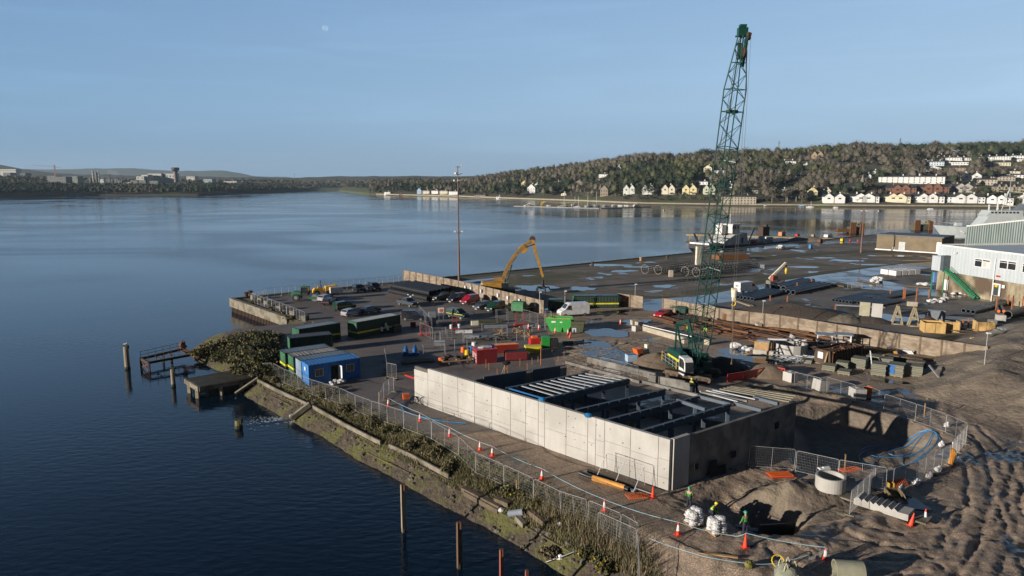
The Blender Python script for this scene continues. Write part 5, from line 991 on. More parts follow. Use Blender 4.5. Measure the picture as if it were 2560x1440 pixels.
def car(kind, f, r_, col, lab, rotz=None, stripe=False, nm='parked_car', cat='car', z=0, grp='cars and vans parked on the site'):
    a, b = P(*f, z), P(*r_, z); c = (a+b)/2; t_ = T(nm, lab, cat, (c.x, c.y, z), ang(b, a), grp); prof, zw, wn, W = PROF[kind]; top = max(p[1] for p in prof)
    ins = lambda q: 1-.22*max(0, (q-zw)/(top-zw)) if kind != 'van' else 1-.08*max(0, (q-zw)/(top-zw))
    m = MB().side(prof, -W, W, ins=ins); m.build('body', col, t_, bevel=.05)
    for s_ in (-1, 1):
        m = MB(); v = [(x, s_*(W*ins(z_)+.012), z_) for x, z_ in wn]; m.add(v, [(0, 1, 2, 3)]); m.build('side_window', GLASS, t_)
    # windscreen and rear window from the profile slopes
    i = [k for k in range(len(prof)-1) if prof[k][0] > -.9 and prof[k+1][1] < prof[k][1]-.3]
    if i:
        (x0, z0), (x1, z1) = prof[i[-1] if kind != 'van' else i[0]], prof[(i[-1] if kind != 'van' else i[0])+1]; v = []
        for t2 in (.08, .9):
            x, zz = x0+(x1-x0)*t2+.015, z0+(z1-z0)*t2+.012; v += [(x, -W*ins(zz)*.86, zz), (x, W*ins(zz)*.86, zz)]
        MB().add(v, [(0, 1, 3, 2)]).build('windscreen', GLASS, t_)
    if kind in ('hatch', 'suv'):
        (x0, z0), (x1, z1) = prof[2], prof[3]; v = []
        for t2 in (.1, .85): x, zz = x0+(x1-x0)*t2-.015, z0+(z1-z0)*t2+.01; v += [(x, -W*ins(zz)*.84, zz), (x, W*ins(zz)*.84, zz)]
        MB().add(v, [(0, 1, 3, 2)]).build('rear_window', GLASS, t_)
    if kind == 'pickup': MB().box((-1.8, 0, 1.125), (1.45, 1.5, .03)).build('load_cover', BLACK, t_)
    x1 = prof[-1][0]*.66
    for x in (x1, -x1):
        for s_ in (-1, 1):
            m = MB(); m.tube([(x, s_*(W-.18), .34), (x, s_*(W+.02), .34)], .34, 14); w_ = m.build('wheel', TYRE, t_); m = MB(); m.tube([(x, s_*(W), .34), (x, s_*(W+.03), .34)], .2, 10); m.build('rim', RIM, w_)
    xf = prof[-2][0]; zf = prof[-2][1]
    for s_ in (-1, 1): MB().box((xf-.05, s_*W*.74, zf+.06), (.14, .34, .14)).build('headlight', LAMP, t_); MB().box((prof[1][0]+.02, s_*W*.86, prof[1][1]-.02 if kind not in ('van', 'smallvan') else 1.1), (.08, .18, .24)).build('tail_light', TAIL, t_)
    MB().box((xf+.0, 0, zf-.25), (.06, W*1.2, .12)).build('grille', BLACK, t_); MB().box((xf+.04, 0, zf-.38), (.02, .5, .11)).build('number_plate', WHITE, t_)
    for s_ in (-1, 1): MB().box((wn[3][0]-.05, s_*(W+.1), wn[0][1]+.06), (.12, .18, .14)).build('wing_mirror', BLACK, t_)
    if stripe: m = MB(); [m.box((-.1, s_*(W+.008), zw-.22), (prof[-1][0]*1.8, .012, .09)) for s_ in (-1, 1)]; m.build('yellow_stripe', MATS['stripe_yellow'], t_)
    return t_
cb = paint('car_black', (.012, .014, .02), .25); cg = paint('car_grey', (.07, .08, .095), .25); cr_ = paint('car_red', (.33, .01, .03), .25); cgr = paint('car_green', (.01, .045, .03), .25); csl = paint('car_silver', (.35, .37, .4), .25); cdb = paint('car_blue', (.03, .05, .08), .25); cw = paint('van_white', (.78, .78, .78), .3)
car('suv', (1020, 748), (1066, 738), cb, 'black SUV, furthest left of the row nosed out from the panelled wall')
car('suv', (1078, 755), (1122, 745), cg, 'dark grey SUV, second in the row by the panelled wall')
car('smallvan', (1118, 760), (1164, 750), cb, 'small black van next to the crimson one', nm='parked_van', cat='van')
car('smallvan', (1150, 765), (1198, 754), cr_, 'crimson small van by the panelled wall', nm='parked_van', cat='van')
car('hatch', (1186, 776), (1226, 767), cg, 'dark grey hatchback just right of the crimson van')
car('smallvan', (1213, 783), (1262, 771), cgr, 'green van with thin yellow stripe by the panelled wall', stripe=True, nm='parked_van', cat='van')
car('suv', (1325, 777), (1290, 782), cgr, 'dark green vehicle behind the green box trailer by the panelled wall', stripe=True)
car('pickup', (1044, 770), (996, 760), cg, 'dark grey pickup truck parked alone in mid car park', nm='pickup_truck', cat='pickup')
car('smallvan', (1062, 801), (1008, 800), cb, 'black van with a red tail light right of the green container', nm='parked_van', cat='van')
car('smallvan', (1170, 800), (1120, 792), cgr, 'long green van with yellow stripe behind the crates in the compound', stripe=True, nm='parked_van', cat='van')
car('hatch', (836, 748), (796, 757), csl, 'silver hatchback beside the road roller')
car('hatch', (846, 756), (810, 766), cb, 'black hatchback with red tail light behind the silver one')
car('smallvan', (888, 771), (834, 780), cgr, 'dark green van with yellow stripe beside the quay fence', stripe=True, nm='parked_van', cat='van')
car('hatch', (896, 786), (862, 793), csl, 'silver car behind the pale-roofed green container')
car('hatch', (946, 779), (906, 787), cdb, 'dark blue car partly hidden by the pale-roofed container')
car('suv', (912, 735), (884, 724), cb, 'black off-roader, left of two on the seaward side of the car park')
car('smallvan', (950, 731), (922, 721), cb, 'black van, right of two on the seaward side of the car park', nm='parked_van', cat='van')
car('hatch', (1640, 798), (1676, 789), paint('car_bright_red', (.5, .01, .02), .25), 'bright red hatchback parked at the end of the rusty steel')
car('van', (1400, 792), (1466, 788), cw, 'tall white panel van beside the green skip', nm='parked_van', cat='van')
car('van', (1884, 729), (1846, 733), cw, 'white panel van seen from behind on the wet road', nm='parked_van', cat='van')
car('pickup', (1942, 626), (1960, 621), cw, 'white pickup on the far quay road beside the dredger', nm='pickup_truck', cat='pickup')
# lettering on the back of the road van
def text(s_, loc, rz, size, mat, parent=None, nm='lettering', rx=math.pi/2):
    c = bpy.data.curves.new(nm, 'FONT'); c.body = s_; c.size = size; c.align_x = 'CENTER'; c.extrude = .005; o = bpy.data.objects.new(nm, c); S.collection.objects.link(o); o.location = loc; o.rotation_euler = (rx, 0, rz); c.materials.append(mat); me = bpy.data.meshes.new_from_object(o); bpy.data.objects.remove(o); o = bpy.data.objects.new(nm, me); S.collection.objects.link(o); o.location = loc; o.rotation_euler = (rx, 0, rz)
    
    if parent: o.parent = parent
    return o
vv_ = [o for o in S.objects if o.get('label', '').startswith('white panel van seen')][0]; text('VPS', (-2.99, 0, 1.5), -math.pi/2, .6, BLACK, vv_)
def wheelset(t_, xs_, y, r, w_=.35, z=None, n=16):
    for x in xs_:
        for s_ in (-1, 1): m = MB(); m.tube([(x, s_*y, z or r), (x, s_*(y+w_), z or r)], r, n); o = m.build('wheel', TYRE, t_); m = MB(); m.tube([(x, s_*(y+w_*.9), z or r), (x, s_*(y+w_+.02), z or r)], r*.5, 10); m.build('rim', GREYP, o)
a, b = P(735, 752), P(790, 752); t_ = T('road_roller', 'dark green single-drum road roller facing the yellow dumper', 'roller', ((a+b)/2), ang(a, b)); m = MB(); m.side([(-2.6, .9), (-2.7, 1.7), (-2.2, 2.1), (-.6, 2.0), (-.5, .9)], -.85, .85); m.build('engine_hood', DG2, t_, bevel=.08)
m = MB(); [m.bar((x, y, 1.2), (x, y, 3.0), .1) for x in (-.5, .8) for y in (-.75, .75)]; m.box((.15, 0, 1.5), (1.4, 1.5, .6)); m.build('cab_frame', BLACK, t_); MB().box((.15, 0, 3.05), (1.7, 1.8, .12)).build('cab_roof', DG2, t_); MB().box((.15, 0, 2.3), (1.25, 1.46, 1.2)).build('cab_glass', GLASS, t_)
m = MB(); m.box((2.3, .95, .8), (2.2, .15, .5)); m.box((2.3, -.95, .8), (2.2, .15, .5)); m.box((1.2, 0, .8), (.3, 1.9, .5)); m.build('drum_frame', DG2, t_); MB().tube([(2.3, -.85, .75), (2.3, .85, .75)], .75, 20).build('drum', GREYP, t_); wheelset(t_, (-1.6,), .6, .8, .45)
a, b = P(822, 742), P(778, 745); YD = M('dumper_yellow', (.75, .42, .02), (.6, .32, .02), rough=.5); t_ = T('site_dumper', 'yellow articulated site dumper with roll bar behind the roller', 'dumper', ((a+b)/2+Vector((0, 3, 0))), ang(a, b)); m = MB(); m.side([(-.2, 1.0), (-2.3, 1.3), (-2.9, 2.1), (-2.6, 2.2), (-.4, 2.0)], -1.1, 1.1); m.build('skip_body', YD, t_)
m = MB(); m.side([(.2, .7), (.2, 1.6), (2.0, 1.7), (2.4, 1.2), (2.4, .7)], -.7, .7); m.box((1, 0, 1.8), (.5, .6, .4)); m.build('chassis', YD, t_); m = MB(); m.tube([(.5, -.6, 1.5), (.6, -.6, 3.4), (.6, .6, 3.4), (.5, .6, 1.5)], .06, 6); m.build('roll_bar', BLACK, t_); wheelset(t_, (-1.4, 1.6), .8, .65, .4)
a = P(840, 737); t_ = T('box_trailer', 'white box trailer beside the yellow dumper', 'trailer', a, .5); MB().box((0, 0, 1.2), (3.0, 1.7, 1.4)).build('box', WHITE, t_, bevel=.15); MB().box((-1.9, 0, .5), (1.0, .1, .1)).build('tow_bar', GREYP, t_); wheelset(t_, (0,), .75, .3, .18)
a = P(1297, 783); t_ = T('box_trailer', 'green box trailer with a flat back facing the compound', 'trailer', a, 1.2); m = MB(); m.side([(-1, .6), (-1, 1.9), (-.7, 2.3), (.7, 2.3), (1, 1.9), (1, .6)], -1.2, 1.2); m.build('box', M('trailer_green', (.05, .2, .08)), t_); wheelset(t_, (0,), 1.0, .3, .18)
# black pipes
bA, bB = P(975, 733), P(1062, 752); dv = (bB-bA).normalized(); pvv = Vector((-dv.y, dv.x, 0)); k = 0
for i in range(7):
    for lv in range(2 if i < 6 else 1):
        s_ = bA+pvv*(i*1.25+lv*.62)+Vector((0, 0, .62+lv*1.08)); L = 15-i*.3; e = s_+dv*L
        pipe(s_, e, .58, bpm, 'large black plastic pipe in the long stack, %s from the camera on the %s layer' % (ORD[i], ('bottom', 'top')[lv]), n=12, cat='pipe')['group'] = 'stacked black plastic pipes'; k += 1
for i, (px, py) in enumerate(((1047, 735), (1062, 735), (1078, 736), (1098, 738))):
    q = P(px, py); m = MB(); m.tube([(0, 0, .6), (1.6 if i < 3 else 3, -1.4 if i < 3 else -2.6, .6)], .62, 14); tag(m.build('wrapped_pipe_end', BAGW, loc=(q.x, q.y+1, 0)), 'white wrapped %s roll by the end of the black pipe stack' % ORD[i], 'roll')
# ================================================================ PANELLED WALLS (posts + planks)
PALE = M('sleeper_panel', (.33, .265, .195), (.17, .135, .1), sc=1.1, rough=.9, st=(.6, .6, 2.2), c3=(.16, .12, .085), s3=.7)
def panelwall(pts, hgt, lab, step=3.0):
    pts = [Vector((p[0], p[1], 0)) for p in pts]; t_ = T('panel_wall', lab, 'wall', pts[0]); 
    for a, b in zip(pts, pts[1:]):
        L = (b-a).length; n = max(1, round(L/step)); d = (b-a)/n; u_ = d.normalized(); nr = Vector((u_.y, -u_.x, 0)); nr = nr if nr.y < 0 or nr.x < 0 else -nr
        for i in range(n):
            p, q = a+d*i, a+d*(i+1); z0 = min(gzz(p.x, p.y), 0); z0 = 0 if z0 > -1 else z0; m = MB()
            for j_ in range(4): zz = z0+hgt*(j_+.5)/4; m.bar((p.x, p.y, zz), (q.x, q.y, zz), .14, hgt/4-.03)
            m.bar((p.x, p.y, z0+hgt+.04), (q.x, q.y, z0+hgt+.04), .2, .09); m.bar((p.x+nr.x*-.02, p.y-nr.y*.02, z0+hgt/2), (q.x-nr.x*.02, q.y-nr.y*.02, z0+hgt/2), .06, hgt-.05); bw(m, 'panel', PALE, t_)
            m = MB(); c = p+nr*.16; m.bar((c.x, c.y, z0-.3), (c.x, c.y, z0+hgt+.12), .2, .26, up=(1, 0, 0)); bw(m, 'post', M('wall_post', (.32, .24, .17), (.2, .15, .1), rough=.9), t_)
    return t_
panelwall([(-27.9, 174.5), (-12.2, 155.4), (6.1, 128.7)], 2.5, 'long panelled wall of brown slabs running beside the parked cars')
panelwall([(29.6, 131.4), (37.3, 120.8), (45.7, 114.2), (56.1, 101.9), tuple(P(2470, 868, 2.5)[:2])], 2.5, 'long panelled wall of brown slabs behind the rusty steel, ending at the soil bank')
q = P(1545, 765); panelwall([(q.x, q.y+1), (q.x+4.5, q.y-3.0)], 2.4, 'short panel wall with coloured safety notices at the yard gate')
for i, (c_, x) in enumerate(((WHITE, 0), (ORANGE, .9), (YEL, 1.8), (GJ, 2.9))): m = MB(); m.box((0, 0, 1.5), (.7, .04, 1.0)); tag(m.build('safety_notice', c_, loc=(q.x+.4+x*.83, q.y+.6-x*.55-.3, 0), rz=-.59), ['white', 'orange', 'yellow', 'green'][i]+' safety notice on the short panel wall at the gate', 'notice')
for i, (px, py) in enumerate(((1172, 752), (1188, 756), (1216, 762), (1259, 768), (1283, 772), (1310, 776), (1345, 782))): m = MB(); m.box((0, 0, 1.5), (.55, .04, .75)); q_ = P(px, py); f = (px-1150)/(1360-1150); w0 = Vector((-12.2, 155.4, 0)).lerp(Vector((6.1, 128.7, 0)), f); tag(m.build('wall_notice', M('notice_white', (.55, .6, .65)), loc=(w0.x-.35, w0.y-.2, 0), rz=-.97), '%s pale notice from the light mast along the car park wall' % ORD[i], 'notice')
def lamp(px, py, h, lab, col=None, head=True, r=.07):
    p = onbank(px, py) if py > 900 else P(px, py); t_ = T('lamp_post', lab, 'lamp post', p); MB().cyl((0, 0, 0), r, h, r*.7, 8).build('post', col or GALV, t_); m = MB(); m.box((.12, 0, h), (.45, .3, .16)); m.build('lamp_head', WHITE, t_); return t_
lamp(1203, 765, 4.6, 'small lamp post at the panelled wall behind the crimson van'); lamp(1349, 784, 4.2, 'small lamp post near the end of the car park wall'); lamp(1412, 778, 4.0, 'small lamp post beside the white van'); lamp(1587, 765, 4.5, 'small lamp post beside the coloured notices'); lamp(1905, 815, 4.5, 'white lamp post on the long wall behind the rusty steel'); lamp(2461, 912, 4.0, 'white lamp post where the wall meets the soil bank'); lamp(1829, 800, 3.6, 'pale pole in front of the wall behind the crane hook')
def mast(px, py, h, lab, plat=()):
    p = P(px, py); t_ = T('light_mast', lab, 'light mast', p); MR = M('mast_rust', (.22, .13, .1), (.13, .08, .07), rough=.8); m = MB(); m.cyl((0, 0, 0), .3, h*.35, .22, 10); m.cyl((0, 0, h*.35), .2, h*.65, .09, 10); m.build('pole', MR, t_)
    for z, n in plat:
        m = MB(); m.cyl((0, 0, z), .55, .12, n=8); m.build('platform', MR, t_)
        for i in range(n): a = i*2*math.pi/n; m = MB(); m.box((math.cos(a)*.8, math.sin(a)*.8, z+.35), (.5, .5, .35), rz=a); m.build('floodlight', M('lamp_housing', (.6, .6, .58)), t_)
    return t_
mast(1148, 728, 28.5, 'tall slender floodlight mast rising from the car park wall', ((13.5, 2), (25, 5), (26.6, 3), (28.3, 1))); mast(2152, 632, 16, 'shorter rusty light mast on the far apron', ((14.6, 2),))
# ================================================================ RUSTY STEEL FIELD, YARD CLUTTER
rd = random.Random(77); quad = [P(1615, 812), P(1735, 846), P(1990, 878), P(2080, 850), P(1700, 792)]
qa, qb, qc, qd = P(1640, 806), P(1985, 876), P(2050, 846), P(1740, 790)
RS = [M('rust_bright', (.2, .085, .03), (.1, .045, .02), sc=3, rough=.9), M('rust_mid', (.13, .058, .028), (.06, .03, .018), sc=3, rough=.9), RUSTD]
for i in range(120):
    u, v = rd.random(), rd.random(); p = qa.lerp(qb, u).lerp(qd.lerp(qc, u), v); L = rd.uniform(2.5, 7.5); a = ang(qa, qb)+rd.gauss(0, .16)+(.9 if rd.random() < .12 else 0); m = MB(); z = rd.choice([.12, .15, .35, .45, .6])
    d = Vector((math.cos(a), math.sin(a), 0))*L/2; h = rd.uniform(.18, .4)
    if rd.random() < .6: ibeam(m, (-d.x, -d.y, h/2), (d.x, d.y, h/2), h, rd.uniform(.2, .4), .04)
    else: m.box((0, 0, 0), (L, rd.uniform(.3, 1.4), .08+.1*rd.random()), rz=a)
    o = m.build('rusty_beam', RS[rd.choice([0, 0, 1, 1, 2])], loc=(p.x, p.y, z)); tag(o, 'rusty brown steel section lying among the scrap steel behind the crane', 'steel beam', 'rusty steel sections behind the crane')
def boxthing(px, py, dims, rz, nm, lab, cat, mat, bevel=.03, z=0, parts=()):
    p = at(px, py) if py > 780 else P(px, py); t_ = T(nm, lab, cat, (p.x, p.y, p.z+z), rz); MB().box((0, 0, dims[2]/2), dims).build(parts[0][0] if parts and isinstance(parts[0][0], str) and len(parts[0]) == 1 else 'body', mat, t_, bevel=bevel); return t_
def simple(px, py, dims, rz, nm, lab, cat, mat, bevel=.03, z=0):
    p = at(px, py) if py > 780 else P(px, py); return tag(MB().box((0, 0, dims[2]/2), dims).build(nm, mat, loc=(p.x, p.y, p.z+z), rz=rz, bevel=bevel), lab, cat)
pc_ = M('pale_block', (.42, .38, .3), (.3, .26, .2), sc=1.5, rough=.9)
m = MB(); a, b = P(1608, 826), P(1715, 856); m.bar((a.x, a.y, .4), (b.x, b.y, .4), .7, .8); tag(m.build('kerb_wall', pc_, bevel=.03), 'long low pale concrete wall holding back the rusty steel', 'wall')
m = MB(); m.bar((a.x, a.y+.3, .9), (b.x+1, b.y+.1, .9), .12, .12); tag(m.build('white_rail', WHITE), 'white rail lying along the top of the low pale wall', 'rail')
for i, (px, py, l) in enumerate(((1586, 812, 'pale concrete block furthest back at the yard entrance'), (1598, 816, 'pale concrete block in the middle of three at the yard entrance'), (1590, 827, 'whitest concrete block nearest the cone at the yard entrance'), (1769, 861, 'small pale block right of the crane boom foot'), (1787, 806, 'mossy block against the long wall, left of the rusty cylinder'), (1838, 808, 'block against the long wall right of the rusty cylinder'), (1856, 808, 'pale block in front of the long wall below the hook'), (1896, 820, 'pale block at the foot of the white lamp post'), (1712, 858, 'block at the right end of the low pale wall'))):
    simple(px, py, (1.3, .9, .9) if i < 3 else (.9, .9, .8), .3+i*.2, 'concrete_block', l, 'concrete block', pc_ if i != 2 else CW, .05)
p = P(1814, 806); tag(MB().cyl((0, 0, 0), .75, 1.7, n=16).build('rusty_cylinder', RS[0], loc=p), 'upright rusty steel cylinder in front of the long wall', 'cylinder')
t_ = T('spare_boom_section', 'dark green spare crane boom section lying at the wall behind the boom', 'boom section', P(1730, 792), -.5); m = MB(); 
for y in (-.7, .7):
    for z in (.3, 1.6): m.tube([(-4, y, z), (4, y, z)], .08, 5)
for i in range(9): x = -4+i; m.tube([(x, -.7, .3), (x+.5, .7, 1.6)], .04, 4); m.tube([(x, .7, .3), (x, .7, 1.6)], .04, 4); m.tube([(x, -.7, .3), (x, -.7, 1.6)], .04, 4)
m.build('lattice', CG, t_); m = MB(); m.box((2.5, .2, 1.0), (2.2, 1.6, 1.8)); m.box((-2, 0, 1.2), (1.8, 1.4, 1.2)); m.build('machine_block', M('dark_green_box'), t_, bevel=.1)
heap(P(1720, 800), 4.5, 2.4, .9, 'dark heap of scrap and cable under the spare boom section', M('scrap_dark', (.04, .035, .03), (.02, .02, .02), rough=.9, sc=3), -.4, 5, 'scrap heap', 'scrap_heap', rough=.9)
# orange/white dumper + tank
t_ = T('mini_dumper', 'small orange and white dumper parked left of the crane', 'dumper', at(1603, 892), .4); MB().side([(-.9, .5), (-1.2, 1.3), (-.2, 1.4), (-.1, .5)], -.6, .6).build('skip_body', ORANGE, t_); m = MB(); m.box((.5, 0, .8), (1.1, .9, .7)); m.box((.9, 0, 1.4), (.4, .7, .8)); m.build('hood', M('cream_paint'), t_, bevel=.05); wheelset(t_, (-.5, .8), .5, .35, .22)
t_ = T('water_tank', 'pale blue tank with a dark hollow top beside the small dumper', 'tank', at(1578, 903), .2); MB().box((0, 0, .5), (1.5, 1.1, 1.0)).build('tank', M('tank_blue', (.35, .48, .6)), t_, bevel=.05); MB().box((0, 0, 1.0), (1.3, .9, .03)).build('tank_mouth', BLUE, t_)
def sacks(px, py, lab, n, seed, sp=1.0, s=.6, mat=None, nm='bulk_sack'):
    rd_ = random.Random(seed); m = MB(); [m.blob((rd_.uniform(-sp, sp), rd_.uniform(-.5, .5)*sp, s*.45+rd_.choice([0, s*.4])), (s, s*.8, s*.55), rd_.randint(0, 99), 9, 6, .2) for _ in range(n)]; p = at(px, py) if py > 780 else P(px, py); return tag(m.build(nm, mat or BAGW, loc=p), lab, 'sacks')
sacks(1842, 872, 'white and pink rubble sacks left of the timber-sided crate', 3, 1, .5, .7); sacks(1869, 878, 'white sacks with black loops beside the timber crate', 3, 2, .5, .55)
t_ = T('formwork_crate', 'timber-sided formwork crate stacked on a white slab', 'crate', at(1908, 884), -.5); MB().box((.4, 0, .35), (3.4, 2.0, .7)).build('slab', CW, t_); MB().box((0, 0, 1.3), (2.4, 1.6, 1.2)).build('timber_side', WOOD, t_); MB().box((0, 0, 1.98), (1.8, 1.2, .16)).build('top_sheet', GREYP, t_)
m = MB(); m.bar(at(1862, 888, .1), at(1925, 890, .1), .3, .12); tag(m.build('orange_plank', M('orange_timber', (.55, .3, .07), rough=.8)), 'orange timber lying in front of the white slab crate', 'plank')
t_ = T('shaft_segments', 'round white concrete shaft built of curved segments beside the rusty skip', 'shaft', at(1975, 886)); MB().ring((0, 0, 0), 2.35, 2.1, 1.75, 14).build('segment_ring', CW, t_); m = MB(); m.box((0, 1.2, 1.95), (5.5, .5, .2), rz=-.15); m.build('loose_panel', WHITE, t_); m = MB(); m.box((1.5, 2.2, 2.0), (1.3, 1.0, .5), ry=.4); m.build('loose_segment', CW, t_)
for i in range(9): p = at(1955+i*9, 905-(i % 3)*4); m = MB(); m.bar((-1.9, 1.1, .15+.12*(i % 3)), (1.9, -1.1, .15+.12*(i % 3)), .16, .14); tag(m.build('galvanised_beam', M('galvanised_purlin') if i > 3 else GREYP, loc=p), 'galvanised beam lying in the bundle in front of the white segment shaft', 'steel beam', 'galvanised beams by the segment shaft')
for k, (px, py) in enumerate(((2060, 868), (2107, 868))):
    t_ = T('steel_frame_booth', ['white steel frame booth behind the rusty skip', 'second steel frame booth with a red sign behind the rusty skip'][k], 'booth', at(px, py), -.4); m = MB(); [m.bar((x, y, 0), (x, y, 2.0), .12) for x in (-1, 1) for y in (-.8, .8)]; [m.bar((-1, y, z), (1, y, z), .1) for y in (-.8, .8) for z in (1.0, 2.0)]; m.build('frame', WHITE, t_); MB().box((0, 0, 2.08), (2.6, 2.0, .1)).build('roof', GREYP, t_)
# rusty ribbed skip
a, b = P(2078, 918), P(2160, 903); a = at(2076, 918); an_ = ang(at(2076, 918), at(2160, 900)); t_ = T('rusty_skip', 'long rusted ribbed open steel skip full of scrap', 'skip', a, an_); L = 7.0; RK = M('skip_rust', (.1, .06, .035), (.05, .033, .022), sc=1.5, rough=.85)
m = MB(); prof = [(0, .2), (L, .2), (L+.3, 2.2), (-.3, 2.2)]; m.side(prof, 0, .08); m.side(prof, 2.4, 2.48); m.box((-.12, 1.24, 1.2), (.08, 2.4, 2.0)); m.box((L+.15, 1.24, 1.2), (.08, 2.4, 2.0)); m.box((L/2, 1.24, .25), (L, 2.4, .1)); m.build('shell', RK, t_)
m = MB(); [m.box((.3+i*.62, -.06, 1.2), (.1, .12, 2.0)) for i in range(11)]; m.build('rib', RS[1], t_); m = MB(); m.box((L/2, 1.24, 1.9), (L*.85, 2.1, .1)); [m.box((L*rd.random(), .3+2*rd.random(), 2.05), (rd.uniform(.5, 2), .2, .12), rz=rd.random()*3) for _ in range(14)]; m.build('scrap_load', RS[0], t_); m = MB(); m.box((-.2, 1.5, 1.4), (.04, .8, .9)); m.build('white_panel', BAGW, t_); m = MB(); m.side([(-.4, .2), (-.9, .2), (-.3, 2.0)], .3, .5); m.build('hook_frame', M('ochre_steel', (.3, .22, .1)), t_)
FWG = M('formwork_grey', (.2, .2, .15), (.13, .13, .1), sc=2, rough=.85, st=(.3, .3, 5))
fws = [(2018, 906, 1.4, .5, 'muddy pallet of clamps left of the rusty skip'), (2073, 924, 1.6, .7, 'pallet of grey shuttering in front of the rusty skip end'), (2112, 934, 1.5, .65, 'low grey-green shuttering stack, front left of the formwork area'), (2106, 920, 1.5, .9, 'pallet of grey clamps between rusty skip and shuttering'), (2148, 918, 1.8, 1.5, 'tall grey-green shuttering stack at the end of the rusty skip'), (2196, 936, 1.7, 1.6, 'strapped grey shuttering block in the front row, left of the blue-rag one'), (2240, 938, 1.9, 1.6, 'grey shuttering stack with blue cloth hanging on its side'), (2284, 937, 1.9, 1.5, 'grey shuttering stack at the right end of the front row'), (2184, 908, 1.7, 1.1, 'grey stack in the second row behind the strapped block'), (2214, 914, 1.7, 1.2, 'grey stack in the second row behind the blue-cloth stack')]
for i, (px, py, w_, h, l) in enumerate(fws):
    t_ = T('formwork_stack', l, 'formwork', at(px, py), -.62+.08*math.sin(i*3)); n = int(h/.22); [MB().box((rd.uniform(-.04, .04), rd.uniform(-.04, .04), .18+k*.22), (w_, w_*1.1, .19)).build('shutter_panel', FWG, t_) for k in range(n)]
    m = MB(); [m.box((x, 0, .05), (.12, w_*1.05, .1)) for x in (-w_*.4, 0, w_*.4)]; m.build('pallet_bearer', WOOD, t_)
    if i == 6: MB().box((-.4, -w_*.56, h*.6), (.7, .06, h*.75)).build('blue_cloth', BLUE, t_)
tb = [(2168, 884, 1.6, .9, RS[0], 'rust-brown box stack behind the grey shuttering'), (2232, 896, 4.5, .5, WOOD, 'long yellow timber bundle in the middle of the material area'), (2262, 904, 4.5, .9, WOODD, 'dark timber stack beside the yellow bundle'), (2214, 884, 3.0, .7, M('orange_timber'), 'orange timber stack near the long wall'), (2334, 886, 2.6, .8, RS[0], 'rust-brown crate stack at the foot of the long wall end'), (2150, 872, 3.5, .5, WOODD, 'grey timber bundle along the long wall'), (2290, 918, 2.2, 1.0, WOODD, 'timber block with a white prop leaning on it'), (2100, 850, 5, .4, GREYP, 'grey steel props bundle below the long wall'), (2250, 880, 3.5, .6, WHITE, 'white-wrapped timber on the orange stack'), (2310, 900, 4, .3, WOOD, 'yellow batten bundle near the soil bank')]
for i, (px, py, L, h, mt, l) in enumerate(tb):
    m = MB(); n = max(2, int(h/.16)); w_ = 1.3
    for k in range(n):
        for q in range(5): m.box((rd.uniform(-.1, .1), -w_/2+w_*(q+.5)/5, .08+k*.16), (L*rd.uniform(.92, 1), w_/5-.02, .13))
    p = at(px, py); tag(m.build('timber_stack', mt, loc=p, rz=-.6+.1*math.sin(i*5)), l, 'timber stack')
m = MB(); m.bar(at(2320, 945, 1.2), at(2345, 962, .05), .18); tag(m.build('white_prop', GALV), 'white steel prop leaning at the right end of the shuttering', 'prop')
m = MB(); m.bar(at(2172, 918, 2.3), at(2180, 925, .2), .12); tag(m.build('white_prop', WHITE), 'thin white prop standing between the shuttering stacks', 'prop')
# ---------------------------------------------------------------- compound in the middle
GS = paint('skip_green', (.03, .3, .045), .5)
def skip(px, py, rz, lab, col, L=4.2, W=2.0, h=1.7, lettering=True, lid=None):
    t_ = T('skip', lab, 'skip', at(px, py), rz); prof = [(-L*.3, 0), (L*.3, 0), (L*.5, h*.62), (L*.42, h), (-L*.5, h), (-L*.5, h*.75)]
    m = MB(); m.side(prof, -W/2, -W/2+.06); m.side(prof, W/2-.06, W/2); m.add([(-L*.3, -W/2, .02), (L*.3, -W/2, .02), (L*.3, W/2, .02), (-L*.3, W/2, .02), (-L*.5, -W/2, h*.75), (-L*.5, W/2, h*.75), (L*.5, -W/2, h*.62), (L*.5, W/2, h*.62)], [(0, 1, 2, 3), (0, 3, 5, 4), (1, 6, 7, 2)]); m.build('shell', col, t_)
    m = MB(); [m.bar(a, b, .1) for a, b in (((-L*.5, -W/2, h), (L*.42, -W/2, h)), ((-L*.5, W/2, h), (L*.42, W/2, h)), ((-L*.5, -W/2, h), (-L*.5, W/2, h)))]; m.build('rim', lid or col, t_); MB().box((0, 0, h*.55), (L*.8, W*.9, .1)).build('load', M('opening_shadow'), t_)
    if lettering: [MB().box((x, -W/2-.012, h*.72), (.7*k_, .012, .28*k_)).build('painted_sign', WHITE, t_) for x, k_ in ((-L*.2, 1), (L*.08, .6))]
    return t_
skip(1400, 826, -.25, 'bright green open skip with white lettering and a brown far edge', GS, 4.6, 2.2, 2.3, lid=WOOD)
t_ = T('wheeled_bin', 'dark olive wheeled bin with a white front beside the bright green skip', 'bin', at(1444, 832), -.2); m = MB(); m.side([(-.9, .3), (.9, .3), (1.1, 1.5), (-1.1, 1.5)], -.7, .7); m.build('bin_body', M('olive_bin', (.06, .065, .03)), t_); MB().box((-.5, -.74, .6), (.7, .05, .7)).build('white_front', M('bin_panel', (.45, .5, .52)), t_); m = MB(); m.tube([(-1.1, 0, 1.5), (1.1, 0, 1.6)], .5, 8); m.build('lid', M('olive_bin'), t_)
